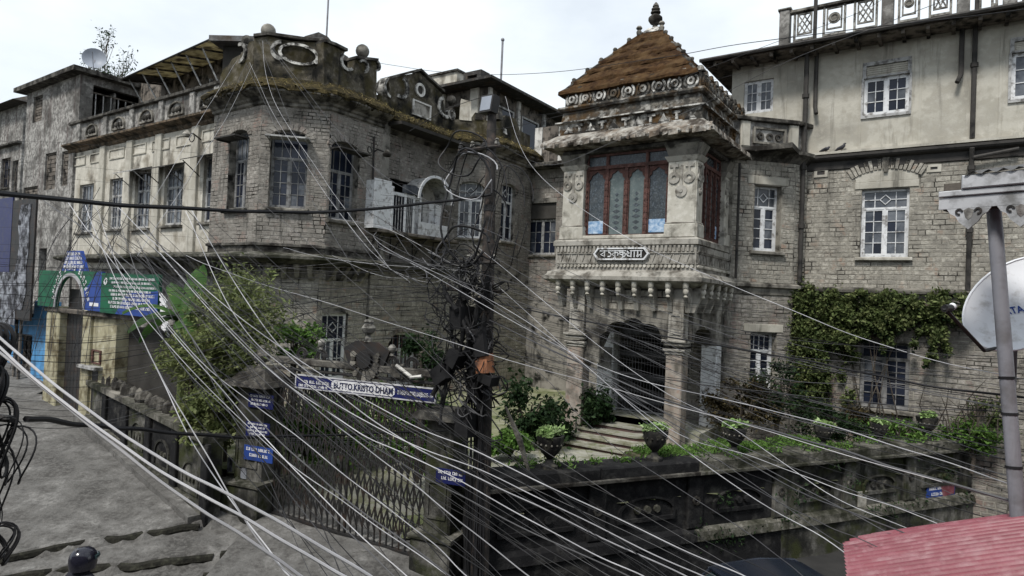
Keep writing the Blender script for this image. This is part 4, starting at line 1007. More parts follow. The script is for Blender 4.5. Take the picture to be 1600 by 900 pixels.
# stair tower and far-left house
def tower():
    t = thing('stair_tower', 'square grey rendered stair tower with a barred balcony opening beside the left wing', 'tower', (-38, 13, 1.5))
    TU = Facet(0, 13.0, 0)
    x1 = TU.pix(122, 200)[0]; x0 = TU.pix(40, 200)[0]
    zt = TU.pix(80, 133)[1]
    TV = Facet(x1, 13.0, pi / 2)
    hs = [TU.rect(52, 150, 66, 190), TU.rect(70, 239, 87, 296), TU.rect(96, 236, 108, 290), TU.rect(36, 292, 58, 332), TU.rect(60, 388, 72, 440)]
    g = MB(TU); wallmesh(g, x0, x1, 1.0, zt, hs, 0, .3)
    h2 = (.55, 3.6, TV.pix(150, 182)[1], zt - .35)
    g.fac = TV; wallmesh(g, .301, 4.4, 11.3, zt, [h2], 0, .3); g.fac = None
    g.box(x0, x0 + .3, 13.3, 17.4, 1.0, zt); g.box(x0 + .3, x1 - .3, 17.1, 17.4, 1, zt); g.box(x0 + .3, x1 - .3, 14.6, 14.7, 1, zt - .4)
    part('wall', g, m_stuccod, t)
    part('roof_slab', MB().box(x0 - .4, x1 + .5, 12.5, 17.9, zt, zt + .22), m_trimd, t)
    for k in range(9):
        s = h2[0] + (k + .5) * (h2[1] - h2[0]) / 9
        part('baluster', MB(TV).tube([(s, .1, h2[2]), (s, .1, h2[2] + 1.1)], .03, 5), m_greyw, t)
    part('handrail', MB(TV).box(h2[0], h2[1], .06, .14, h2[2] + 1.1, h2[2] + 1.17), m_wood, t)
    for i, h in enumerate(hs[:4]):
        n = 8
        f = part('shutter', MB(TU).ring([(h[0], h[2]), (h[1], h[2]), (h[1], h[3]), (h[0], h[3])], [(h[0] + .08, h[2] + .08), (h[1] - .08, h[2] + .08), (h[1] - .08, h[3] - .08), (h[0] + .08, h[3] - .08)], .08, .16), m_wood, t)
        for k in range(n):
            z = h[2] + .08 + (h[3] - h[2] - .16) * k / n
            part('slat', MB(TU).box(h[0] + .08, h[1] - .08, .1, .13, z, z + (h[3] - h[2] - .16) / n - .03), m_wood, f)
    # dish on its roof
    d = thing('satellite_dish', 'small round grey satellite dish on the roof of the stair tower', 'satellite dish', (x1 - .2, 13.6, zt + .22))
    c = Vector((x1 - .2, 13.6, zt + 1.0)); nrm = Vector(w2l((.42, -.88, .2))).normalized()
    a = nrm.cross(Vector((0, 0, 1))).normalized(); b = a.cross(nrm)
    g = MB(); vs = []; fs = []
    for i in range(6):
        r = .52 * i / 5
        for k in range(20): vs.append(tuple(c - nrm * (.18 - .18 * (i / 5) ** 2) + (a * cos(2 * pi * k / 20) + b * sin(2 * pi * k / 20)) * max(r, .01)))
    for i in range(5):
        for k in range(20): fs.append((i * 20 + k, i * 20 + (k + 1) % 20, (i + 1) * 20 + (k + 1) % 20, (i + 1) * 20 + k))
    part('bowl', g.add(vs, fs), m_dishg, d, True)
    part('mast', MB().tube([(c.x, c.y, zt + .2), tuple(c - nrm * .2)], .04, 6), m_galv, d)
    part('feed_arm', MB().tube([tuple(c - b * .5), tuple(c + nrm * .6)], .015, 5), m_galv, d)
tower()
def farleft():
    F_ = Facet(0, 15.5, 0)
    x1 = F_.pix(33, 250)[0]; x0 = x1 - 9; zt = F_.pix(20, 168)[1]
    t = thing('far_house', 'dark stained old house at the far edge beside the stair tower', 'house', (x1 - 4, 16, 1.5))
    hs = [(x1 - 3.4, x1 - 1.8, 10.9, 12.9), (x1 - 1.4, x1 - .4, 10.6, 12.6), (x1 - 3, x1 - .8, 7, 8.9)]
    g = MB(F_); wallmesh(g, x0, x1, 1.0, zt, hs, 0, .3); g.fac = None; g.box(x1 - .3, x1 - .001, 15.8, 22, 1, zt); part('wall', g, m_stuccod, t)
    for h in hs: window(t, F_, h, m_wood, m_glass, 2, 3, 0, .15, .07, m_trimd)
    part('roof', MB().frus([(x0 - .5, 14.7, zt), (x1 + .6, 14.7, zt), (x1 + .6, 23, zt), (x0 - .5, 23, zt)], [(x0 - .5, 15.6, zt + .5), (x1 + .1, 15.6, zt + .5), (x1 + .1, 22, zt + .5), (x0 - .5, 22, zt + .5)]), m_roofd, t)
    part('balcony_slab', MB(F_).cbox(x0, x1 + .1, -.7, 0, 9.6, 9.85, .03), m_trimd, t)
    part('middle_ledge', MB(F_).cbox(x0, x1, -.3, 0, 13.6, 13.75, .03), m_trimd, t)
farleft()
# ================================================================== RIGHT HOUSE
RH = thing('long_stone_house', 'long pale stone house with a cream stucco upper storey and lattice roof railing', 'house', (0, 22, GZ))
RF = Facet(0, 21.3, 0); RB = Facet(-5.5, 19.3, pi / 4)
RB2 = Facet(-4.03, 20.77, atan2(.53, .23)); LB2 = hypot_ = math.hypot(.53, .23)
Z1, Z2, ZE = 5.7, 9.65, 12.95
RS1 = 8.0
w_u = [RF.rect(1350, 97, 1421, 178), RF.rect(1162, 125, 1208, 176)]
w_m = [RF.rect(1345, 295, 1420, 402), (2.05, 3.45, 6.7, 8.75), (4.6, 6.0, 6.7, 8.75)]
w_u += [(1.12, 2.5, 10.85, 12.45), (4.6, 6.0, 10.85, 12.35)]
w_l = [RF.rect(1343, 535, 1421, 640), (2.2, 3.5, 2.2, 4.2)]
w_b = [RB.rect(1178, 290, 1220, 393), RB.rect(1172, 520, 1212, 610)]
PB = Facet(-9.4, 19.3, 0); R_P = PB.rect(960, 492, 1044, 662)
g = MB(RF); wallmesh(g, -6.2, RS1, Z2, ZE, w_u, 0, .35); part('stucco_wall', g, m_stucco, RH)
g = MB(RF); wallmesh(g, -3.8, RS1, Z1, Z2, w_m, 0, .35); wallmesh(g, -3.8, RS1, -1.2, Z1, w_l, 0, .35)
g.fac = RB; wallmesh(g, 0, 2.08, GZ - .3, Z2, w_b, 0, .35); g.fac = RB2; wallmesh(g, 0, LB2, GZ - .3, Z2, [], 0, .35); g.fac = None
g.fac = PB; wallmesh(g, 0, 3.9, GZ - .3, Z2, [R_P], 0, .35); g.fac = None; g.box(-9.4, -9.05, 19.66, 24.8, GZ - .3, Z2)
part('stone_wall', g, m_mortar, RH)
g = MB(); g.box(-6.0, RS1, 23.0, 23.2, GZ, ZE); g.box(-6.2, -5.85, 21.66, 27, Z2, ZE); g.box(RS1, RS1 + .3, 21.3, 28, -1.2, ZE); g.box(-9.0, RS1, 27, 27.3, GZ, ZE)
part('inner_wall', g, m_dark, RH)
arcs = [(w_m[0][0] - .2, w_m[0][1] + .25, w_m[0][3] + .02, w_m[0][3] + .72)]
vents = [RF.rect(1272, 264, 1294, 277), RF.rect(1448, 257, 1471, 269)]
rr = brick_rects(RF, -3.8, RS1, Z1 + .05, Z2, w_m + arcs + vents, .28, .132)
rr += brick_rects(RB, 0, 2.08, Z1 + .12, Z2, [(w_b[0][0] - .02, w_b[0][1] + .02, w_b[0][2], w_b[0][3] + .2)], .28, .132)
rr += brick_rects(RB2, 0, LB2, Z1 + .12, Z2, [], .28, .132)
lay_bricks(rr, m_brick, RH, 300)
rr = brick_rects(RF, -3.8, RS1, -.9, Z1 - .3, w_l, .28, .132) + brick_rects(RB, 0, 2.08, GZ, Z1 - .25, [w_b[1]], .28, .132) + brick_rects(RB2, 0, LB2, GZ, Z1 - .25, [], .28, .132)
rr += brick_rects(PB, 0, 3.9, GZ, Z1 - .1, [R_P], .34, .16)
lay_bricks(rr, m_brickd, RH, 0)
# flat arch of wedge stones, keystone and lintel above the first-floor window
r = w_m[0]; cx = (r[0] + r[1]) / 2
part('lintel', MB(RF).cbox(r[0] - .18, r[1] + .22, -.03, .1, r[3] + .02, r[3] + .22, .012), m_stucco, RH)
R0, R1 = 1.65, 1.95
cz = r[3] + .24 - R0 + .34
n = 18
for i in range(n):
    a0, a1 = pi / 2 + .56 - 1.12 * i / n - .008, pi / 2 + .56 - 1.12 * (i + 1) / n + .008
    P = lambda a, q: (cx + q * cos(a), cz + q * sin(a) * 1.0)
    part('voussoir', MB(RF).prism([P(a0, R0), P(a1, R0), P(a1, R1), P(a0, R1)], -.04 - .01 * (i % 3), .02), m_brick, RH)
part('keystone', MB(RF).frus([(cx - .05, -.09, cz + R0 - .1), (cx + .05, -.09, cz + R0 - .1), (cx + .05, .02, cz + R0 - .1), (cx - .05, .02, cz + R0 - .1)], [(cx - .09, -.09, cz + R1 + .03), (cx + .09, -.09, cz + R1 + .03), (cx + .09, .02, cz + R1 + .03), (cx - .09, .02, cz + R1 + .03)]), m_trim, RH)
g = MB(RF).prism([(r[0] - .15, r[3] + .23)] + [(cx + R0 * cos(a), cz + R0 * sin(a) - .01) for a in [pi / 2 + .5 - i * .1 for i in range(11)]] + [(r[1] + .2, r[3] + .23)], -.015, .02)
part('tympanum', g, m_stucco, RH)
for v in vents:
    f = part('air_vent', MB(RF).ring([(v[0], v[2]), (v[1], v[2]), (v[1], v[3]), (v[0], v[3])], [(v[0] + .09, v[2] + .07), (v[1] - .09, v[2] + .07), (v[1] - .09, v[3] - .07), (v[0] + .09, v[3] - .07)], -.035, .02), m_stucco, RH)
    part('vent_grille', MB(RF).box(v[0] + .09, v[1] - .09, -.012, -.006, v[2] + .07, v[3] - .07), m_iron, f)
# windows
for i, r in enumerate(w_u):
    if i == 1: window(RH, RF, r, m_white, m_glassb, 2, 3, 0, .08, .06, None); continue
    hb = (r[3] - r[2]) * (.27 if i == 0 else .22)
    window(RH, RF, (r[0], r[1], r[2], r[3] - hb), m_white, m_glass if i == 0 else m_glassb, 2, 3, 0, .05, .06, None)
    q = (r[0], r[1], r[3] - hb, r[3])
    b_ = part('louvre_frame', MB(RF).ring([(q[0] - .04, q[2]), (q[1] + .04, q[2]), (q[1] + .04, q[3] + .06), (q[0] - .04, q[3] + .06)], [(q[0] + .05, q[2] + .05), (q[1] - .05, q[2] + .05), (q[1] - .05, q[3] - .05), (q[0] + .05, q[3] - .05)], -.04, .12), m_greyw, RH)
    for k in range(5): part('slat', MB(RF).box(q[0] + .05, q[1] - .05, .02, .08, q[2] + .05 + k * (hb - .1) / 5, q[2] + .05 + (k + .85) * (hb - .1) / 5), m_stucco, b_)
    part('window_border', MB(RF).ring([(r[0] - .06, r[2] - .08), (r[1] + .06, r[2] - .08), (r[1] + .06, r[3] - hb), (r[0] - .06, r[3] - hb)], [(r[0], r[2]), (r[1], r[2]), (r[1], r[3] - hb - .002), (r[0], r[3] - hb - .002)], -.05, .02), m_greyw, RH)
for i, r in enumerate(w_m): window(RH, RF, r, m_white, m_glassb, 2, 4, .26, .12, .07, m_pale, diamond=True)
for r in w_l: window(RH, RF, r, m_frameold, m_glass, 2, 4, .22, .14, .07, m_trim)
window(RH, RB, w_b[0], m_white, m_glass, 1, 4, .3, .24, .07, m_trim, diamond=True)
window(RH, RB, w_b[1], m_white, m_glass, 1, 4, .3, .24, .08, m_trim)
for r in w_b: part('lintel', MB(RB).cbox(r[0] - .25, r[1] + .2, -.03, .2, r[3] + .02, r[3] + .26, .012), m_stucco, RH)
# string course, ledges
g = MB(RF); cornice(g, -3.9, RS1 + .3, Z2, [(.02, -.33), (.05, -.31), (.05, -.08), (.20, -.03), (.24, .02), (.24, .09), (.02, .15)]); part('string_course', g, m_pipe, RH)
g = MB(RF); g.box(-3.85, RS1 + .29, -.255, -.01, Z2 + .12, Z2 + .19); part('ledge_top', g, m_stucco, RH)
g = MB(RF); cornice(g, -3.8, RS1 + .3, Z1, [(.02, -.30), (.04, -.28), (.06, -.10), (.16, -.06), (.18, 0), (.18, .04), (.02, .09)]); part('lower_ledge', g, m_trim, RH)
g = MB(RB); cornice(g, 0, 2.14, Z1 + .05, [(.02, -.30), (.04, -.28), (.06, -.10), (.14, -.06), (.14, .02), (.02, .07)]); g.fac = RB2; cornice(g, 0, LB2, Z1 + .05, [(.02, -.30), (.04, -.28), (.06, -.10), (.14, -.06), (.14, .02), (.02, .07)]); part('bay_ledge', g, m_trim, RH)
BP = [(.02, -.18), (.06, -.14), (.12, -.08), (.24, .0), (.32, .04), (.32, .14), (.04, .22)]
g = MB(RB); cornice(g, -.4, 2.2, Z2, BP); g.fac = RB2; cornice(g, -.02, LB2, Z2, BP); part('bay_cornice', g, m_trimd, RH)
g = MB(RB); g.box(-.3, 2.05, .03, .28, Z2 + .2, Z2 + 1.0); g.fac = RB2; g.box(0, LB2, .03, .25, Z2 + .2, Z2 + 1.0); part('terrace_parapet', g, m_stuccod, RH)
g = MB(RB); g.cbox(-.35, 2.1, -.12, .36, Z2 + 1.0, Z2 + 1.13, .02); g.fac = RB2; g.cbox(0.05, LB2 + .06, -.12, .36, Z2 + 1.0, Z2 + 1.131, .02); part('terrace_coping', g, m_trimd, RH)
for s in (.35, 1.95): part('terrace_pier', MB(RB).cbox(s - .16, s + .16, -.06, .05, Z2 + .22, Z2 + .998, .03), m_stucco, RH)
g = MB(RB); g.ring([(.62, Z2 + .35), (1.7, Z2 + .35), (1.7, Z2 + .85), (.62, Z2 + .85)], [(.68, Z2 + .41), (1.64, Z2 + .41), (1.64, Z2 + .79), (.68, Z2 + .79)], -.03, .04); part('terrace_panel', g, m_trim, RH)
for k in range(3):
    s = .86 + k * .3
    part('panel_ornament', MB(RB).sector(s, Z2 + .58, .05, .11, 0, 2 * pi, -.02, .035, 10), m_trimd, RH)
part('terrace_floor', MB().box(-9.3, -3.9, 19.5, 21.29, Z2 + .05, Z2 + .2), m_trimd, RH)
for k in range(14):                               # terrace balustrade glimpsed behind the porch roof
    part('baluster', MB().box(-9.0 + k * .22, -8.9 + k * .22, 20.9, 21.0, Z2 + .2, Z2 + 2.6 if False else Z2 + 1.2), m_greyw, RH)
# pilaster strips on the stucco storey
for px in (1228, 1345, 1425, 1438, 1517, 1563):
    s = RF.pix(px, 150)[0]
    part('pilaster_strip', MB(RF).box(s - .03, s + .03, -.02, .01, Z2 + .19, ZE - .3), m_stucco, RH)
g = MB(RF); g.box(-3.8, RS1, -.04, .01, Z2 + .21, Z2 + .32); part('skirting', g, m_stucco, RH)
# eaves and tin roof
g = MB(); g.box(-6.9, RS1 + .8, 20.5, 27.8, ZE, ZE + .06); part('soffit', g, m_wood, RH)
g = MB(); g.frus([(-7.0, 20.4, ZE + .062), (RS1 + .9, 20.4, ZE + .062), (RS1 + .9, 28, ZE + .062), (-7.0, 28, ZE + .062)], [(-6.6, 20.75, ZE + .26), (RS1 + .9, 20.75, ZE + .26), (RS1 + .9, 27.5, ZE + .26), (-6.6, 27.5, ZE + .26)]); part('tin_roof', g, m_roofd, RH)
part('eave_gutter', MB().tube([(-7.0, 20.36, ZE + .08), (RS1 + .9, 20.36, ZE + .08)], .06, 6), m_pipe, RH)
for k in range(26):
    s = -6.6 + k * .58
    part('rafter_end', MB().box(s, s + .09, 20.5, 21.25, ZE - .1, ZE - .002), m_wood, RH)
# lattice roof railing
RR = Facet(0, 20.95, 0)
zr0, zr1 = ZE + .3, ZE + 1.28
posts = [RR.pix(p, 50)[0] for p in (1226, 1386, 1504, 1577)] + [2.9, 4.9, 6.9]
posts = [posts[0], posts[1], posts[2], posts[3], posts[3] + 2.4, posts[3] + 4.8]
for i, s in enumerate(posts):
    p_ = part('railing_post', MB(RR).cbox(s - .15, s + .15, -.1, .2, zr0 - .15, zr1 + .12, .02), m_stuccod, RH)
    part('post_cap', MB(RR).cbox(s - .19, s + .19, -.14, .24, zr1 + .12, zr1 + .18, .02), m_trim, p_)
part('railing_top', MB(RR).cbox(posts[0], posts[-1], -.06, .14, zr1, zr1 + .1, .02), m_trim, RH)
part('railing_base', MB(RR).cbox(posts[0], posts[-1], -.05, .13, zr0 - .12, zr0, .02), m_trim, RH)
for i in range(len(posts) - 1):
    a, b = posts[i] + .15, posts[i + 1] - .15
    np_ = 2 if b - a < 2.6 else 3
    if i == 0: np_ = 3
    if i in (1, 2): np_ = 2
    wd = (b - a) / np_
    for k in range(np_):
        c0, c1 = a + k * wd, a + (k + 1) * wd
        for q in (c0 + .10, c1 - .16): part('railing_bar', MB(RR).box(q, q + .06, 0, .08, zr0, zr1), m_dullpale, RH)
        e0, e1, y0, y1 = c0 + .2, c1 - .2, zr0 + .28, zr1 - .04
        f = part('lattice_panel', MB(RR).ring([(e0, y0), (e1, y0), (e1, y1), (e0, y1)], [(e0 + .04, y0 + .04), (e1 - .04, y0 + .04), (e1 - .04, y1 - .04), (e0 + .04, y1 - .04)], .01, .07), m_dullpale, RH)
        mcx, mcz, hw, hh = (e0 + e1) / 2, (y0 + y1) / 2, (e1 - e0) / 2 - .04, (y1 - y0) / 2 - .04
        part('lattice_rail', MB(RR).box(c0 + .16, c1 - .16, .012, .07, zr0 + .1, zr0 + .16), m_dullpale, f)
        if (k + i) % 3 == 1 or (i == 0 and k == 1):
            part('medallion', MB(RR).sector(mcx, mcz, .0, min(hw, hh) * .95, 0, 2 * pi, .0, .06, 16), m_trim, f)
            part('medallion_ring', MB(RR).sector(mcx, mcz, min(hw, hh) * .5, min(hw, hh) * .65, 0, 2 * pi, -.025, .002, 16), m_dullpale, f)
        else:
            for sg in (1, -1):
                for off in (-.5, 0, .5):
                    x0_, x1_ = mcx - hw, mcx + hw
                    P0, P1 = (x0_, mcz - sg * hh + off * hh * 1.6), (x1_, mcz + sg * hh + off * hh * 1.6)
                    # clip to the panel
                    def cl(p, q):
                        if abs(p[1] - mcz) <= hh: return p
                        zz = mcz + math.copysign(hh, p[1] - mcz); t_ = (zz - p[1]) / (q[1] - p[1]); return (p[0] + t_ * (q[0] - p[0]), zz)
                    Q0, Q1 = cl(P0, P1), cl(P1, P0)
                    dx, dz = Q1[0] - Q0[0], Q1[1] - Q0[1]; L_ = math.hypot(dx, dz)
                    if L_ < .1: continue
                    nx, nz_ = -dz / L_ * .018, dx / L_ * .018
                    part('lattice_strip', MB(RR).prism([(Q0[0] - nx, Q0[1] - nz_), (Q1[0] - nx, Q1[1] - nz_), (Q1[0] + nx, Q1[1] + nz_), (Q0[0] + nx, Q0[1] + nz_)], .022 + .012 * (sg > 0), .05), m_dullpale, f)
s = RR.pix(1276, 40)[0]; part('roof_mast', MB(RR).tube([(s, -.25, ZE + .1), (s, -.25, ZE + 3.2)], .055, 8), m_pipe, RH)
s = RR.pix(1504, 40)[0]; part('roof_mast', MB(RR).tube([(s + .3, -.25, ZE + .1), (s + .3, -.25, ZE + 2.2)], .05, 8), m_pipe, RH)
# downpipes
def pipe(pts, r=.055, fac=RF, col=(), name='downpipe'):
    o = part(name, MB(fac).tube(pts, r, 8), m_pipe, RH, True)
    for z in col:
        q = pts[0] if len(pts) == 2 else pts[-1]
        part('pipe_collar', MB(fac).tube([(q[0], q[1], z - .06), (q[0], q[1], z + .06)], r * 1.5, 8), m_pipe, o, True)
s = RF.pix(1257, 300)[0]
pipe([(s, -.32, ZE), (s, -.32, 5.9)], .07, col=(11.6, 9.4, 7.6))
s = RF.pix(1276, 120)[0]; pipe([(s, -.1, ZE), (s, -.1, 11.3), (s + .06, -.22, 11.05)], .06)
s = RF.pix(1521, 150)[0]; pipe([(s, -.1, ZE), (s, -.1, Z2 + .25)], .06, col=(11.9,))
pipe([(s, -.3, Z2 - .05), (s, -.12, 9.2), (s, -.1, 5.4)], .06, col=(9.1, 7.4)); pipe([(s, -.2, 9.35), (s + 1.0, -.2, 9.5)], .05, name='branch_pipe')
s2 = RF.pix(1502, 100)[0]; pipe([(s2, -.1, ZE), (s2, -.1, 11.7), (s2 - .08, -.22, 11.45)], .06)
pipe([(-5.3 + .02, -.0, Z1 + 3.6), (-5.3 + .02, -.0, 5.9)], .04, Facet(0, 19.2, 0))
# ================================================================== PORCH TOWER
PT = thing('porch_tower', 'ornate two storey entrance porch with a brown mossy pyramid roof and red framed oriel', 'porch', (-7.67, 18.2, GZ))
PF = Facet(0, 16.4, 0); PS = Facet(-5.6, 0, pi / 2); PL = Facet(-9.62, 0, -pi / 2)
X0, X1, Y0, Y1 = -9.62, -5.6, 16.4, 20.5
def sq(mb, prof, x0=X0, x1=X1, y0=Y0, y1=Y1):    # mouldings running round all four sides: (projection, z)
    for (p, z), (q, y) in zip(prof[:-1], prof[1:]):
        R = lambda k, h: [(x0 - k, y0 - k, h), (x1 + k, y0 - k, h), (x1 + k, y1 + k, h), (x0 - k, y1 + k, h)]
        n = len(mb.v); mb.v.extend(R(p, z) + R(q, y))
        mb.f.extend([tuple(n + t for t in f) for f in ((0, 1, 5, 4), (1, 2, 6, 5), (2, 3, 7, 6), (3, 0, 4, 7))])
    n = len(mb.v); mb.v.extend([(x0 - prof[0][0], y0 - prof[0][0], prof[0][1]), (x1 + prof[0][0], y0 - prof[0][0], prof[0][1]), (x1 + prof[0][0], y1 + prof[0][0], prof[0][1]), (x0 - prof[0][0], y1 + prof[0][0], prof[0][1])])
    q, y = prof[-1]
    mb.v.extend([(x0 - q, y0 - q, y), (x1 + q, y0 - q, y), (x1 + q, y1 + q, y), (x0 - q, y1 + q, y)])
    mb.f.extend([(n + 3, n + 2, n + 1, n), (n + 4, n + 5, n + 6, n + 7)])
    return mb
YB = 19.29
# projecting base of the oriel with its carved bands
g = sq(MB(), [(-.1, 5.45), (.02, 5.5), (.30, 5.62), (.36, 5.66), (.36, 5.76), (.30, 5.80), (.26, 5.88), (.10, 5.94), (.10, 6.62), (.16, 6.64), (.16, 6.77), (.10, 6.82), (-.1, 6.83)], y1=YB - .4)
part('oriel_base', g, m_carved, PT)
den = MB(); chev = MB(); rnd = MB()
for F_, a, b in ((PF, X0 - .06, X1 + .06), (PS, Y0 - .06, YB)):
    for mb in (den, chev, rnd): mb.fac = F_
    n = int((b - a) / .115)
    for i in range(n):
        s = a + (i + .5) * (b - a) / n
        den.cbox(s - .034, s + .034, -.155, -.09, 6.44, 6.61, .012)
        rnd.sector(s, 6.06, 0, .045, 0, 2 * pi, -.15, -.09, 7)
        for k in (0, 1): chev.prism([(s - .05, 6.16), (s - .025, 6.16), (s + .05, 6.38), (s + .025, 6.38)] if (i + k) % 2 else [(s + .025, 6.16), (s + .05, 6.16), (s - .025, 6.38), (s - .05, 6.38)], -.128 - .004 * k, -.09) if k == 0 else None
    for mb in (den,): mb.box(a, b, -.135, -.09, 6.405, 6.43); mb.box(a, b, -.135, -.09, 6.12, 6.15)
part('dentil_band', den, m_carved, PT); part('chevron_band', chev, m_carved, PT); part('roundel_band', rnd, m_pale, PT)
# brackets under the ledge
for i in range(9):
    s = X0 + .1 + i * (X1 - X0 - .2) / 8
    g = MB(); g.lathe((s, Y0 - .22, 5.22), [(.03, 0), (.06, .03), (.035, .08), (.075, .13), (.075, .2), (.05, .24), (.085, .28), (.085, .44)], 8); part('bracket_drop', g, m_pale, PT, True)
    g = MB(PF).frus([(s - .06, -.02, 4.85), (s + .06, -.02, 4.85), (s + .06, .2, 4.85), (s - .06, .2, 4.85)], [(s - .06, -.28, 5.5), (s + .06, -.28, 5.5), (s + .06, .2, 5.5), (s - .06, .2, 5.5)]); part('bracket', g, m_carved, PT)
for i in range(5):
    s = Y0 + .2 + i * .62
    g = MB(); g.lathe((X1 + .22, s, 5.22), [(.03, 0), (.06, .03), (.035, .08), (.075, .13), (.075, .2), (.05, .24), (.085, .28), (.085, .44)], 8); part('bracket_drop', g, m_pale, PT, True)
    g = MB(PS).frus([(s - .06, -.02, 4.85), (s + .06, -.02, 4.85), (s + .06, .2, 4.85), (s - .06, .2, 4.85)], [(s - .06, -.28, 5.5), (s + .06, -.28, 5.5), (s + .06, .2, 5.5), (s - .06, .2, 5.5)]); part('bracket', g, m_carved, PT)
# corner piers of the oriel
zb, zt = 6.83, 9.3
pl = (X0 + .02, PF.pix(911, 330)[0]); pr = (PF.pix(1043, 320)[0], X1 - .02)
def pier(F_, a, b, dd=0.0):
    p_ = part('corner_pier', MB(F_).box(a, b, -.02 + dd, .45, zb, 8.95), m_pale, PT)
    part('pier_foot', MB(F_).cbox(a - .05, b + .05, -.08 + dd, .44, zb + .001, zb + .36, .015), m_pale, p_)
    part('pier_moulding', MB(F_).cbox(a - .03, b + .03, -.06 + dd, .43, zb + .361, zb + .41, .015), m_carved, p_)
    part('pier_cap', MB(F_).frus([(a - .02, -.04 + dd, 8.86), (b + .02, -.04 + dd, 8.86), (b + .02, .45, 8.86), (a - .02, .45, 8.86)], [(a - .09, -.12 + dd, 8.99), (b + .09, -.12 + dd, 8.99), (b + .09, .45, 8.99), (a - .09, .45, 8.99)]), m_carved, p_)
    c = MB(F_)
    c.frus([(a, -.03 + dd, 9.0), (b, -.03 + dd, 9.0), (b, .45, 9.0), (a, .45, 9.0)], [(a - .08, -.16 + dd, 9.3), (b + .08, -.16 + dd, 9.3), (b + .08, .45, 9.3), (a - .08, .45, 9.3)])
    part('leaf_capital', c, m_trim, p_)
    cx = (a + b) / 2; u = (b - a) / 2
    o = MB(F_)
    for sg in (-1, 1):
        o.sector(cx + sg * u * .55, 8.42, .06 * u / .35, .15 * u / .35, 0, 2 * pi, -.055 + dd, -.015 + dd, 12)
        o.box(cx + sg * u * .55 - .03, cx + sg * u * .55 + .03, -.05 + dd, -.015 + dd, 8.52, 8.70)
        o.box(min(cx + sg * u * .25, cx + sg * u * .9), max(cx + sg * u * .25, cx + sg * u * .9), -.052 + dd, -.015 + dd, 8.70, 8.78)
    o.sector(cx, 8.06, .05, .15 * u / .35, 0, 2 * pi, -.055 + dd, -.015 + dd, 14); o.box(cx - .03, cx + .03, -.051 + dd, -.015 + dd, 8.2, 8.75)
    o.sector(cx, 8.06, 0, .045, 0, 2 * pi, -.075 + dd, -.015 + dd, 10)
    part('pier_carving', o, m_carved, p_)
pier(PF, *pl); pier(PF, *pr)
pier(PS, Y0 - .0 + .001, Y0 + .46); pier(PS, YB - .45, YB - .02)
part('left_wall', MB(PL).box(-YB, -Y0 - .5, -.01, .3, zb, zt), m_stuccod, PT)
part('lintel_band', sq(MB(), [(-.06, 9.3), (.04, 9.31), (.04, 9.42), (-.06, 9.44)], y1=YB), m_trimd, PT)
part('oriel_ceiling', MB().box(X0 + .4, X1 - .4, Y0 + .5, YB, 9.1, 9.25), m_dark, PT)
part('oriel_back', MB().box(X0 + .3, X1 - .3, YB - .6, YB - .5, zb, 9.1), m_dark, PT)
part('oriel_floor', MB().box(X0 + .1, X1 - .1, Y0 + .2, YB - .02, 6.7, 6.826), m_dark, PT)
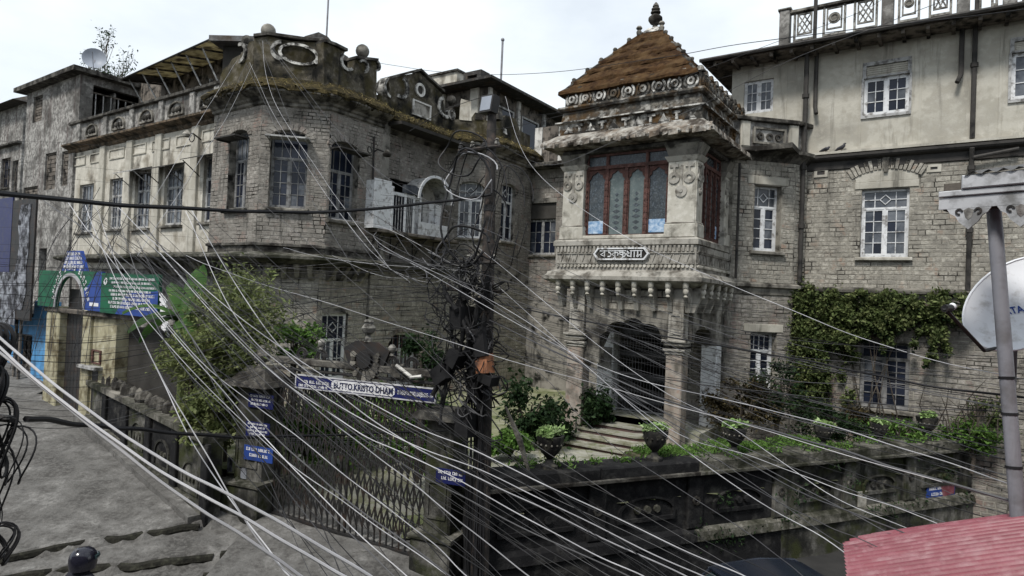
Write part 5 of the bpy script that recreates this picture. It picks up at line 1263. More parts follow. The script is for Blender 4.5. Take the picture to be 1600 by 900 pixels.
# red framed windows with pointed leaded lights
def redwin(F_, a, b, n, z0, z1, zt_, d):
    g = MB(F_)
    g.box(a, a + .09, d, d + .1, z0, z1); g.box(b - .09, b, d, d + .1, z0, z1); g.box(a + .09, b - .09, d + .002, d + .1, z0, z0 + .12); g.box(a + .09, b - .09, d + .002, d + .1, z1 - .07, z1)
    g.box(a + .09, b - .09, d - .03, d + .1, zt_ - .05, zt_ + .05)
    wd = (b - a - .18) / n
    for i in range(1, n): s = a + .09 + i * wd; g.box(s - .05, s + .05, d - .02, d + .1, z0 + .12, zt_ - .05)
    for i in (1, n - 1): s = a + .09 + i * wd; g.box(s - .04, s + .04, d - .018, d + .1, zt_ + .05, z1 - .07)
    f = part('window', g, m_red, PT)
    for i in range(n):
        s0, s1 = a + .09 + i * wd + (.05 if i else 0), a + .09 + (i + 1) * wd - (.05 if i < n - 1 else 0)
        cx, hw = (s0 + s1) / 2, (s1 - s0) / 2
        h = MB(F_)                               # scalloped head of the light
        zz = zt_ - .05; q = .36
        arc = [(s0, zz - q), (s0 + hw * .12, zz - q * .78), (s0 + hw * .3, zz - q * .68), (s0 + hw * .38, zz - q * .42), (s0 + hw * .66, zz - q * .34), (cx, zz - .05)]
        h.prism([(s0 - .001, zz + .001)] + arc[:] + [(cx, zz + .001)], d + .02, d + .07)
        h.prism([(cx, zz + .001)] + [(2 * cx - p[0], p[1]) for p in arc[::-1]] + [(s1 + .001, zz + .001)], d + .02, d + .07)
        for k in (0, 1):
            e = s0 if k == 0 else s1 - .035
            h.box(e, e + .035, d + .015, d + .07, z0 + .12, zz - q + .01)
        for t in range(9):
            for e in (s0 - .015, s1 + .015): h.box(e - .02, e + .02, d - .035, d - .015, z0 + .2 + t * .17, z0 + .25 + t * .17)
        part('light_head', h, m_red, f)
        mid = n == 4 and i in (1, 2)
        part('pane', MB(F_).box(s0 + .002, s1 - .002, d + .055, d + .065, z0 + .12, zz), m_glasst if mid else m_glassd, f)
        if mid:                                   # etched plant motif of each central light
            e = MB(F_)
            for t in range(7):
                r_ = .03 + .11 * (1 - abs(t - 2.2) / 5)
                e.prism([(cx - r_, z0 + .3 + t * .16), (cx, z0 + .24 + t * .16), (cx + r_, z0 + .3 + t * .16), (cx, z0 + .36 + t * .16)], d + .05, d + .054)
            part('etched_motif', e, m_glassd, f)
        elif n == 4:
            part('paper_notice', MB(F_).box(s0 + .03, s1 - .04, d + .045, d + .053, z0 + .16, z0 + .52), m_bluewhite, f)
    k0 = [a + .09, a + .09 + wd, b - .09 - wd, b - .09]
    for i in range(3): part('pane', MB(F_).box(k0[i], k0[i + 1], d + .055, d + .065, zt_ + .05, z1 - .07), m_glassd, f)
    return f
zs = PF.pix(978, 259, .12)[1]
redwin(PF, pl[1] - .02, pr[0] + .02, 4, zb + .02, 9.3, zs, .12)
redwin(PS, Y0 + .48, YB - .46, 4, zb + .02, 9.3, zs, .1)
part('window_sill', MB(PF).cbox(pl[1] + .002, pr[0] - .002, -.06, .119, zb + .002, zb + .10, .015), m_pale, PT)
# eave, friezes and parapet
g = sq(MB(), [(-.1, 9.44), (.28, 9.45), (.50, 9.50), (.54, 9.56), (.52, 9.62), (.16, 9.90), (-.1, 9.92)])
part('eave_slab', g, m_slab, PT)
lumps = MB()
for F_, a, b in ((PF, X0 - .5, X1 + .5), (PS, Y0 - .5, Y1)):
    lumps.fac = F_; s = a
    while s < b:
        w_ = random.uniform(.08, .3)
        lumps.frus([(s, -.575, 9.47 + random.uniform(-.04, .03)), (min(s + w_, b), -.575, 9.47 + random.uniform(-.04, .03)), (min(s + w_, b), -.45, 9.5), (s, -.45, 9.5)], [(s, -.56, 9.6), (min(s + w_, b), -.55, 9.6), (min(s + w_, b), -.4, 9.72), (s, -.4, 9.72)])
        s += w_ * random.uniform(1.0, 1.8)
part('eave_crust', lumps, m_slab, PT)
g = sq(MB(), [(.12, 9.86), (.12, 10.22), (.22, 10.24), (.22, 10.29), (.10, 10.31), (.06, 10.6), (.16, 10.62), (.2, 10.68), (.18, 10.74), (.03, 10.76), (.03, 11.2), (-.15, 11.24)])
part('parapet', g, m_frieze, PT)
g = sq(MB(), [(.14, 10.235), (.235, 10.245), (.235, 10.28), (.14, 10.295)]); part('frieze_fillet', g, m_flake, PT)
for F_, a, b in ((PF, X0, X1), (PS, Y0, Y1)):
    n = 11
    wd = (b - a) / n
    for i in range(n):                            # running fret of T shapes and wedges
        s = a + (i + .5) * wd
        if random.random() < .16 and F_ is PF and i < 4: continue
        o = MB(F_)
        if i % 2: o.box(s - .13, s + .13, -.165, -.115, 10.12, 10.19); o.box(s - .035, s + .035, -.162, -.115, 9.96, 10.119)
        else: o.prism([(s - .15, 9.95), (s + .15, 9.95), (s + .05, 10.06), (s, 10.18), (s - .05, 10.06)], -.165, -.115)
        part('fret_ornament', o, m_flake if F_ is PF else m_frieze, PT)
        part('fret_base', MB(F_).cbox(s - wd / 2 + .02, s + wd / 2 - .02, -.155, -.115, 9.89, 9.94, .01), m_flake if i > 3 else m_frieze, PT)
    n = 9; wd = (b - a) / n
    for i in range(n):                            # upstanding rosettes between curled leaves
        s = a + (i + .5) * wd
        mm = m_flake if (F_ is PF and i in (0, 2, 4, 6, 7, 8)) else m_frieze
        o = MB(F_)
        o.sector(s, 10.96, .05, .11, 0, 2 * pi, -.10, -.02, 10)
        for sg in (0, 1):
            o.sector(s, 10.96, .15, .205, (-.9 if sg == 0 else pi - .9), (.9 if sg == 0 else pi + .9), -.09, -.02, 8)
        part('rosette', o, mm, PT)
        part('rosette_boss', MB().ball(F_.pt(s, -.04, 10.96), .045, 8), m_frieze, PT, True)
        if F_ is PF and i > 5: part('scallop', MB(F_).sector(s, 10.76, 0, .2, 0, pi, -.055, -.02, 10, .6), m_flake, PT)
    for i in range(n + 1):
        s = a + i * wd
        part('merlon', MB(F_).frus([(s - .12, -.05, 11.19), (s + .12, -.05, 11.19), (s + .12, .1, 11.19), (s - .12, .1, 11.19)], [(s - .05, -.03, 11.34), (s + .05, -.03, 11.34), (s + .05, .06, 11.34), (s - .05, .06, 11.34)]), m_frieze, PT)
# pyramid roof: five overlapping courses deep in brown moss
cx, cy = (X0 + X1) / 2 - .13, (Y0 + Y1) / 2 - .1
zr0, zr1, NB = 11.20, 13.32, 6
hb = 2.0
RR_ = lambda t: .24 + (hb - .24) * (1 - t ** 1.06)
for i in range(NB):
    t0, t1 = i / NB, (i + 1) / NB
    r0, r1 = RR_(t0), RR_(t1)
    z0, z1 = zr0 + (zr1 - zr0) * t0, zr0 + (zr1 - zr0) * t1
    g = MB(); n = 16
    ringp = lambda r, z, jz, jr: [(cx + (r + random.uniform(-jr, jr)) * p[0], cy + (r + random.uniform(-jr, jr)) * p[1], z + random.uniform(-jz, jz)) for p in [(-1 + 2 * k / n, -1) for k in range(n)] + [(1, -1 + 2 * k / n) for k in range(n)] + [(1 - 2 * k / n, 1) for k in range(n)] + [(-1, 1 - 2 * k / n) for k in range(n)]]
    A, B, C_, D_ = ringp(r0 - .02, z0 - .09, .025, .012), ringp(r0 + .10, z0 - .07, .02, .02), ringp(r0 + .085, z0 + .02, .018, .02), ringp(r1 - .01, z1 + .02, .012, .012)
    mid = [tuple((p[k] * .5 + q[k] * .5) + random.uniform(-.03, .03) for k in range(3)) for p, q in zip(C_, D_)]
    m4 = 4 * n
    g.v = A + B + C_ + mid + D_
    for L_ in range(4):
        for k in range(m4): g.f.append((L_ * m4 + k, L_ * m4 + (k + 1) % m4, (L_ + 1) * m4 + (k + 1) % m4, (L_ + 1) * m4 + k))
    part('roof_course', g, m_rust, PT)
pts = []
for _ in range(500):
    t = 1 - sqrt(random.random()); sd_ = random.randrange(2); r = RR_(t); u = random.uniform(-1, 1) * r
    pts.append((cx + u, cy - r - .02, zr0 + (zr1 - zr0) * t + .03) if sd_ else (cx + r + .02, cy + u, zr0 + (zr1 - zr0) * t + .03))
V, Fc = leaves(np.array(pts), .022, .4, .8); np_part('moss_tuft', V, Fc, m_rust, PT, kind='stuff')
for sx, sy in ((-1, -1), (1, -1), (1, 1)):
    for i in range(1, NB):
        t = i / NB; r = RR_(t) + .03
        p = (cx + sx * r, cy + sy * r, zr0 + (zr1 - zr0) * t - .06)
        part('hip_crocket', MB().lathe(p, [(.045, 0), (.055, .03), (.04, .08), (.06, .11), (.068, .17), (.04, .2)], 9), m_trim if i % 2 else m_trimd, PT, True)
    for i in range(NB):
        t0, t1 = i / NB, (i + 1) / NB
        r0, r1 = RR_(t0) + .06, RR_(t1) + .03
        part('hip_rib', MB().tube([(cx + sx * r0, cy + sy * r0, zr0 + (zr1 - zr0) * t0 - .03), (cx + sx * r1, cy + sy * r1, zr0 + (zr1 - zr0) * t1 - .02)], .05, 6), m_trimd if i < 4 else m_rust, PT)
fin = part('finial_base', MB().frus([(cx - .32, cy - .32, 13.28), (cx + .32, cy - .32, 13.28), (cx + .32, cy + .32, 13.28), (cx - .32, cy + .32, 13.28)], [(cx - .16, cy - .16, 13.48), (cx + .16, cy - .16, 13.48), (cx + .16, cy + .16, 13.48), (cx - .16, cy + .16, 13.48)]), m_flake, PT)
part('finial_urn', MB().lathe((cx, cy, 13.47), [(.08, 0), (.09, .08), (.06, .12), (.15, .18), (.215, .28), (.21, .36), (.12, .44), (.08, .47), (.15, .50), (.15, .54), (.08, .57), (.13, .60), (.13, .64), (.07, .68), (.1, .71), (.08, .76), (.02, .84)], 14), m_trimd, fin, True)
for sx, sy in ((-1, -1), (1, -1)): part('finial_horn', MB().lathe((cx + sx * .36, cy + sy * .36, 13.22), [(.07, 0), (.09, .1), (.05, .16), (.1, .22), (.06, .28)], 8), m_trim, fin, True)
# name plate with raised Bengali lettering
def nameplate():
    a0, z0 = PF.pix(928, 405, -.16); a1, z1 = PF.pix(1015, 388, -.16)
    zc, hh = (z0 + z1) / 2, .17
    O = [(a0, zc), (a0 + .13, zc - hh), (a1 - .13, zc - hh), (a1, zc), (a1 - .13, zc + hh), (a0 + .13, zc + hh)]
    I = [(a0 + .05, zc), (a0 + .155, zc - hh + .04), (a1 - .155, zc - hh + .04), (a1 - .05, zc), (a1 - .155, zc + hh - .04), (a0 + .155, zc + hh - .04)]
    pl_ = part('name_plate', MB(PF).prism(I, -.17, -.10), m_trim, PT)
    part('plate_border', MB(PF).ring(O, I, -.22, -.10), m_white, pl_)
    A = lambda cx_, cy_, r, a, b, n=7: [(cx_ + r * cos(a + (b - a) * i / n), cy_ + r * sin(a + (b - a) * i / n)) for i in range(n + 1)]
    Bo = [[(0, 1), (1, 1)], [(.8, 1), (.8, 0)], [(.8, .8), (.15, .45), (.8, .12)]]
    Ta = [[(0, 1), (1, 1)], [(.5, 1), (.5, .72)] + A(.52, .4, .32, 1.6, -2.2), [(.5, 1), (.35, 1.22), (.62, 1.38), (.9, 1.3)]]
    Kri = [[(0, 1), (1.15, 1)], [(.5, 1), (.5, 0)], [(.5, .8), (.02, .45), (.5, .15)], [(.5, .7), (.9, .72), (1.02, .5), (.92, .25)], [(.5, 0), (.3, -.12), (.42, -.3), (.62, -.22), (.56, -.05)]]
    Shn = [[(0, 1), (1.1, 1)], [(.62, 1), (.62, 0)], [(.1, 1), (.1, .5), (.62, .3)], [(.1, .75), (.62, .75)], [(.62, .5), (.85, .7), (1.05, .45), (.9, .1), (.75, .0)], [(.62, .0), (.35, -.2), (.7, -.3)]]
    Dha = [[(.62, 1), (1, 1)], [(.8, 1), (.8, 0)], [(.8, .12), (.3, .2), (.12, .5), (.3, .78), (.5, .72), (.42, .5)], [(.3, .78), (.15, 1.0)]]
    Aa = [[(0, 1), (.55, 1)], [(.3, 1), (.3, 0)]]
    Ma = [[(0, 1), (1, 1)], [(.8, 1), (.8, 0)], [(.28, 1), (.28, .3)] , A(.28, .2, .12, 1.6, 7.9), [(.36, .28), (.8, .42)]]
    x = 0; strokes = []
    for G_, wv in ((Bo, 1.0), (Ta, 1.0), (Kri, 1.15), (Shn, 1.1), (Dha, 1.0), (Aa, .55), (Ma, 1.0)):
        strokes += [[(p[0] + x, p[1]) for p in st] for st in G_]; x += wv
    sc_ = (a1 - a0 - .38) / x; h_ = .175
    o = MB(PF)
    for st in strokes: o.tube([(a0 + .19 + p[0] * sc_, -.185, zc - .095 + p[1] * h_) for p in st], .018, 5)
    part('bengali_lettering', o, m_white, pl_)
nameplate()
# lower storey: columns, cusped arches, steps, grille
cl = (PF.pix(886, 600, .1)[0], PF.pix(911, 600, .1)[0]); crr = (PF.pix(1040, 610, .1)[0], PF.pix(1062, 610, .1)[0])
def column(F_, a, b, d0, d1, mm):
    c = part('column', MB(F_).cbox(a, b, d0, d1, GZ - .1, 3.75, .03), mm, PT)
    part('column_base', MB(F_).cbox(a - .06, b + .06, d0 - .06, d1 + .05, GZ - .2, GZ + .25, .02), mm, c)
    for z, k in ((3.72, .03), (3.80, .07), (3.95, .05), (4.04, .10)): part('capital_ring', MB(F_).cbox(a - k, b + k, d0 - k, d1 + k, z, z + .075, .02), m_carved, c)
    part('upper_shaft', MB(F_).cbox(a + .02, b - .02, d0 + .02, d1 - .02, 4.1, 5.46, .02), m_carved, c)
    part('shaft_panel', MB(F_).ring([(a + .07, 4.25), (b - .07, 4.25), (b - .07, 4.8), (a + .07, 4.8)], [(a + .11, 4.3), (b - .11, 4.3), (b - .11, 4.75), (a + .11, 4.75)], d0 - .005, d0 + .03), m_carved, c)
m_col = mat('pinkish_grey_column', [(0.33, 0.30, 0.265), (0.25, 0.215, 0.185), (0.30, 0.22, 0.18)], 2.4, 0.85, ((0.11, 0.10, 0.085), 0.5, 2), 0.4, (0.07, 0.06, 0.05), rand=0.05, bump=0.3)
column(PF, cl[0], cl[1], .0, .45, m_col); column(PF, crr[0], crr[0] + .46, .0, .45, m_col)
def cusp_arch(F_, a, b, zs_, ztop, d0, d1, mm):   # screen wall with a multifoil opening
    cx_, hw = (a + b) / 2, (b - a) / 2
    P = []
    n = 5
    for k in range(n):
        t0, t1 = pi - pi * k / n, pi - pi * (k + 1) / n
        p0, p1 = (cx_ + hw * cos(t0), zs_ + hw * .78 * sin(t0)), (cx_ + hw * cos(t1), zs_ + hw * .78 * sin(t1))
        mx_, mz_ = (p0[0] + p1[0]) / 2, (p0[1] + p1[1]) / 2
        nx_, nz__ = mx_ - cx_, mz_ - zs_; l = math.hypot(nx_, nz__)
        for q in range(5):
            t = q / 5; bul = .5 * hw / n * sin(pi * t) * 1.5
            P.append((p0[0] + (p1[0] - p0[0]) * t + nx_ / l * bul, p0[1] + (p1[1] - p0[1]) * t + nz__ / l * bul))
    P.append((b, zs_))
    half = len(P) // 2
    g = MB(F_)
    g.prism([(a, ztop)] + P[:half + 1] + [(P[half][0], ztop)], d0, d1)
    g.prism([(P[half][0] + .001, ztop)] + P[half:] + [(b, ztop)], d0, d1)
    return part('cusped_arch', g, mm, PT)
m_archs = m_brickd
cusp_arch(PF, cl[1] + .02 + .45, crr[0] - .02, 3.75, 5.46, .12, .40, m_trim)
part('arch_pier', MB(PF).cbox(cl[1], cl[1] + .47, .10, .42, 3.3, 5.459, .02), m_trim, PT)
cusp_arch(PS, Y0 + .5, 18.6, 3.75, 5.46, .12, .40, m_trim)
bl = brick_rects(Facet(0, 16.52, 0), cl[1] + .02, crr[0] - .02, 4.85, 5.45, [], .5, .2)
lay_bricks(bl, m_brick, PT, 0, 'facing_stone')
# white jambs and iron grille of the doorway
PBf = Facet(0, 19.3, 0)
jl = (PBf.pix(941, 600)[0], PBf.pix(964, 600)[0])
part('door_jamb', MB(PBf).cbox(jl[0], jl[1] + .05, -.45, -.002, GZ + .5, 4.1, .03), m_white, PT)
part('jamb_upper', MB(PBf).cbox(jl[0] + .02, jl[1] + .03, -.43, -.004, 4.1, 5.4, .03), m_trim, PT)
part('jamb_crest', MB(PBf).box(jl[0] + .05, jl[1] - .02, -.48, -.452, 2.9, 3.6), m_stuccod, PT)
sr = (PS.pix(1080, 620)[0], PS.pix(1112, 620)[0])
part('side_jamb', MB(PS).cbox(18.55, 19.0, -.05, .4, GZ - .1, 3.9, .03), m_white, PT)
part('side_jamb_upper', MB(PS).cbox(18.57, 18.98, -.03, .38, 3.9, 5.46, .03), m_carved, PT)
part('side_pier', MB(PS).cbox(19.02, 19.28, -.02, .35, GZ - .1, 5.45, .03), m_trim, PT)
a, b, z0, z1 = PBf.pix(966, 600)[0], PBf.pix(1046, 600)[0], GZ + .55, 4.4
dg = part('door_grille', MB(PBf).ring([(a, z0), (b, z0), (b, z1), (a, z1)], [(a + .05, z0 + .05), (b - .05, z0 + .05), (b - .05, z1 - .05), (a + .05, z1 - .05)], -.1, -.04), m_greyw, PT)
n = 17
for i in range(1, n):
    s = a + (b - a) * i / n
    part('grille_bar', MB(PBf).box(s - .012, s + .012, -.085, -.065, z0 + .05, z1 - .05), m_cablem, dg)
for k in range(5):
    z = z0 + .25 + k * .72
    o = MB(PBf)
    for i in range(n - 1):
        s = a + (b - a) * (i + .5) / n
        o.prism([(s, z), (s + .055, z + .12), (s, z + .24), (s - .055, z + .12)], -.082, -.07)
    part('grille_lozenge', o, m_cablem, dg)
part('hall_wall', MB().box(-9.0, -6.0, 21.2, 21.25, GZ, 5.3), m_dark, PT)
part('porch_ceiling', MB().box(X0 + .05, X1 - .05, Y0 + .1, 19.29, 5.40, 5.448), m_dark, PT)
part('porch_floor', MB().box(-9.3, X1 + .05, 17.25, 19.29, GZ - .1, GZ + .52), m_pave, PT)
ccx = -7.8
for k, (r, z) in enumerate(((2.35, .13), (1.95, .26), (1.55, .39), (1.15, .52))):
    R = [(ccx + r * 1.25 * cos(t), 17.9 + r * sin(t) * 1.15) for t in (-pi + .25, -pi + .75, -2.0, -1.14, -.75, -.25)]
    R = [(R[0][0], 18.2)] + R + [(R[-1][0], 18.2)]
    st = part('step', MB().frus([(x, y, GZ - .15) for x, y in R], [(x, y, GZ + z - .045) for x, y in R]), m_redstep, PT)
    R2 = [(ccx + (x - ccx) * 1.02, 18.2 + (y - 18.2) * 1.02) for x, y in R]
    part('tread', MB().frus([(x, y, GZ + z - .045) for x, y in R2], [(x, y, GZ + z) for x, y in R2]), m_pave, st)
# ================================================================== COMPOUND WALL along the street
WF, WL = facet2(tuple(CW0), tuple(CW1))
CWT = thing('street_compound_wall', 'long black mouldy garden wall with arched relief panels below the urns', 'wall', WF.pt(6, .2, -.7))
zt = 1.8
def wseg(a, b, mm, mc):
    g = MB(WF); i = edges.index(round(a - .001, 3)) if round(a - .001, 3) in edges else 0; g.box(a, b, .02, .45, -.8, zt - .28); part('wall_face', g, mm, CWT)
    part('coping', MB(WF).cbox(a, b, -.14, .5, zt - .28, zt, .03), mc, CWT)
    part('coping_lip', MB(WF).cbox(a, b, -.19, -.141, zt - .30, zt - .22, .015), m_coping if i > 1 else m_trimd, CWT)
    part('base_ledge', MB(WF).frus([(a, -.16, .12), (b, -.16, .12), (b, .019, .12), (a, .019, .12)], [(a, -.12, .30), (b, -.12, .30), (b, .019, .36), (a, .019, .36)]), mc, CWT)
    part('plinth', MB(WF).box(a, b, -.10, .018, -.85, .118), mm, CWT)
edges = [0.0, 2.6, 5.0, 7.4, 9.6, 11.8, 14.2, WL]
for i in range(len(edges) - 1):
    a, b = edges[i] + .001, edges[i + 1] - .001
    mm, mc = (m_cwall, m_cwall) if i < 2 else ((m_cwall, m_coping) if i == 2 else (m_cwallg, m_coping))
    wseg(a, b, mm, mc)
    if i: part('pilaster', MB(WF).cbox(a - .2, a + .2, -.06, .018, .361, zt - .285, .02), mm if i < 3 else m_cwallg, CWT); 
    m_ = (a + b) / 2; hw = (b - a) / 2 - .5
    if i < len(edges) - 2:
        g = MB(WF)
        g.sector(m_, .82, hw - .07, hw, .15, pi - .15, -.035, .018, 14, .42); g.box(m_ - hw, m_ + hw, -.034, .018, .62, .70)
        g.box(m_ - hw, m_ - hw + .07, -.032, .018, .70, .87); g.box(m_ + hw - .07, m_ + hw, -.032, .018, .70, .87)
        part('arch_relief', g, m_cwall if i < 3 else m_cwallg, CWT)
        h = MB(WF)
        for k in (-1, 0, 1): h.sector(m_ + k * .24, .86, 0, .075, 0, 2 * pi, -.04 - .02 * (k == 0), .018, 8)
        part('flower_relief', h, m_coping if i in (1,) else m_cwall if i < 3 else m_cwallg, CWT)
        o = MB(WF); o.sector(a + .0, .95, .05, .1, 0, 2 * pi, -.085, -.055, 8); part('pilaster_flower', o, m_trimd, CWT)
# little weeds and moss growing on the wall
def weeds(name, pts, m, label, size, cat='weeds', aspect=.35, kind='stuff', up=.1):
    V, Fc = leaves(np.array(pts), size, aspect, up)
    return np_part(name, V, Fc, m, None, label, cat, None, kind)
P = []
for k in range(46):
    s = random.uniform(.6, WL - .5); hgt = random.uniform(.05, .2) * (1.3 if s < 4.5 else .8); d = random.uniform(-.02, .4)
    for _ in range(40): P.append(WF.pt(s + random.gauss(0, .12), d + random.gauss(0, .07), zt + random.uniform(0, hgt)))
weeds('weeds', P, m_leafb, 'bright green weeds sprouting along the coping of the street wall', .05)
P = []
for k in range(26):
    s = random.uniform(4.5, WL); z = random.choice([.3, .3, 1.5, .9, .1]); r = random.uniform(.1, .3)
    for _ in range(45): P.append(WF.pt(s + random.gauss(0, r), -.1 - abs(random.gauss(0, .05)), z + random.gauss(0, r * .6)))
weeds('ferns', P, m_leafd, 'small dark ferns clinging to the mouldy face of the street wall', .045)
P = []
for _ in range(5200):
    s = random.uniform(4.2, 9.8); d = random.uniform(.30, 1.3)
    P.append(WF.pt(s, d, zt - .06 + random.uniform(0, .1) + .05 * sin(3 * s)))
weeds('grass', P, m_leafb, 'strip of bright green grass behind the coping of the street wall', .05, 'grass', .25, up=0)
P = []
for _ in range(2600):
    s = random.uniform(.9, 4.6); d = random.uniform(.45, 1.7)
    P.append(WF.pt(s, d, GZ + .0 + abs(random.gauss(0, .22)) ))
weeds('seedlings', P, m_leafb, 'leafy yellow green seedlings in the bed behind the wall near the porch', .05, 'seedlings', .4)
bank = MB(WF).frus([(4.0, .46, GZ - .2), (10.2, .46, GZ - .2), (10.2, 1.9, GZ - .2), (4.0, 1.9, GZ - .2)], [(4.1, .46, zt - .08), (10.1, .46, zt - .08), (10.1, 1.3, zt - .08), (4.1, 1.3, zt - .08)])
setting('garden_bank', bank, m_soil)
def notice(px0, py0, px1, py1, m, label, F_=WF, d=-.09, name='notice', txt=0, tm=None):
    r = F_.rect(px0, py0, px1, py1, d)
    t = thing(name, label, 'notice', F_.pt((r[0] + r[1]) / 2, d, r[2]))
    b_ = part('board', MB(F_).box(r[0], r[1], d, d + .02, r[2], r[3]), m, t)
    if txt:
        g = MB(F_); h = (r[3] - r[2]) / (txt * 1.9 + 1); rr_ = random.Random(int(px0 * 7 + py0))
        for k in range(txt): scribble(g, r[0] + (r[1] - r[0]) * (.08 if k == 0 else rr_.uniform(.08, .2)), r[1] - (r[1] - r[0]) * (.08 if k == 0 else rr_.uniform(.06, .2)), r[3] - h * (1.6 + 1.9 * k), h, d - .004, rr_)
        part('lettering', g, tm or m_letter, b_)
    return t
t_ = notice(1448, 757, 1492, 788, m_blueboard, 'peeling blue and red paper poster stuck on the grey garden wall', d=-.012, name='wall_poster', txt=3)
r = WF.rect(1470, 758, 1491, 775, -.016); part('red_panel', MB(WF).prism([(r[0], r[3]), (r[0] + .1, r[2]), (r[1], r[2] + .05), (r[1], r[3])], -.018, -.013), m_awn, t_)
notice(1341, 768, 1354, 795, m_pale, 'small pale paper slip pasted beside a pilaster of the garden wall', d=-.012, name='paper_slip')
# ================================================================== URNS on the wall
def urn_spot(px, py):
    p = w2l(atz(px, py, zt)); dx, dy = p[0] - WF.x, p[1] - WF.y
    return dx * WF.c + dy * WF.s_
up = thing('planter_urn', 'dark footed urn with pale green plant, first on the wall, right of the pole', 'planter', WF.pt(urn_spot(870, 738), .16, zt), 'planted urns along the garden wall')
bx, by, bz = BASE[up.name]
ub = part('urn', MB().lathe((bx, by, bz), [(.17, 0), (.17, .06), (.09, .10), (.06, .18), (.10, .23), (.17, .30), (.225, .40), (.25, .52), (.27, .58), (.27, .63), (.22, .63), (.2, .56)], 18), m_terra, up, True)
g = MB()
for k in range(14): g.ball((bx + .245 * cos(2 * pi * k / 14), by + .245 * sin(2 * pi * k / 14), bz + .47), .022, 6)
part('bead', g, m_trim, ub)
V, Fc = leaves(clumps((bx, by, bz + .70), (.24, .24, .13), 520, 12), .055, .5, .5)
np_part('potted_plant', V, Fc, m_leafp, up)
for px, py, lab, sc_, in ((1020, 718, 'dark footed urn with tall spiky green plant in front of the porch steps', 1.0), (1151, 711, 'dark footed urn with a tidy pale plant, between porch and creeper bush', .95), (1267, 694, 'small dark urn with a pale plant below the creeper, fourth along the wall', .82), (1371, 692, 'dark urn with pale leaves in front of the ground floor window, fifth along the wall', .80), (1461, 690, 'dark urn with a spreading yellow green plant, last on the wall near the grey post', .95)):
    c = copy_tree(up); c['label'] = lab
    q = WF.pt(urn_spot(px, py), .16, zt); c.location = l2w(q); c.scale = (sc_,) * 3; c.rotation_euler = (0, 0, random.uniform(0, 6))
# ================================================================== LEFT WALL beside the lane
A_, B_ = (-6.05, 13.12), (-11.9, 18.25)
SF, SL = facet2(B_, A_)
SW = thing('lane_wall', 'low dark garden wall with arched panels climbing beside the concrete lane', 'wall', SF.pt(SL / 2, .2, .6))
zb_ = lambda s: road_h(B_[0] + (A_[0] - B_[0]) * s / SL, B_[1] + (A_[1] - B_[1]) * s / SL) - .12
zt_ = lambda s: 2.1 - .30 * s / SL
n = 5
for i in range(n):
    a, b = SL * i / n + .001, SL * (i + 1) / n - .001
    part('wall_panel', MB(SF).prism([(a, zb_(a) - .4), (b, zb_(b) - .4), (b, zt_(b)), (a, zt_(a))], 0, .3), m_cwall if i % 2 else m_cwallg, SW)
    part('coping', MB(SF).prism([(a, zt_(a)), (b, zt_(b)), (b, zt_(b) + .14), (a, zt_(a) + .14)], -.12, .4), m_trim if i == 1 else m_coping, SW)
    part('pier', MB(SF).cbox(b - .16, b + .14, -.08, .0, zb_(b) - .3, zt_(b) - .002, .02), m_cwall, SW)
    if i > 1:
        m_ = (a + b) / 2; hw = .42; z0 = zb_(m_) + .42
        g = MB(SF); g.sector(m_, z0 + .3, hw - .06, hw, 0, pi, -.035, .0, 12, .8); g.box(m_ - hw, m_ + hw, -.033, 0, z0 - .04, z0 + .03); g.box(m_ - hw, m_ - hw + .06, -.031, 0, z0 + .03, z0 + .3); g.box(m_ + hw - .06, m_ + hw, -.031, 0, z0 + .03, z0 + .3)
        part('arched_panel', g, m_cwallg, SW)
        g = MB(SF)
        for k in (-1, 0, 1): g.sector(m_ + k * .17, z0 + .28, 0, .055, 0, 2 * pi, -.04, 0, 8, 1.6)
        part('panel_ornament', g, m_coping, SW)
    part('footing', MB(SF).prism([(a, zb_(a) - .4), (b, zb_(b) - .4), (b, zb_(b) + .28), (a, zb_(a) + .28)], -.1, -.001), m_coping, SW)
for k in range(16):
    s = .2 + k * .36
    o = MB(); q = SF.pt(s, .15, zt_(s) + .14); r_ = random.uniform(.1, .2)
    o.lathe(q, [(r_, 0), (r_ * random.uniform(.8, 1.2), .08), (r_ * .8, .2), (.02, .28)], 7, random.uniform(.8, 1.4), random.uniform(.7, 1.1))
    part('rubble_stone', o, m_trim if k in (1, 4, 9) else m_trimd, SW)
part('kerb_edge', MB(SF).prism([(0, zb_(0) - .3), (SL, zb_(SL) - .3), (SL, zb_(SL) + .22), (0, zb_(0) + .22)], -.34, -.101), m_conc, SW)
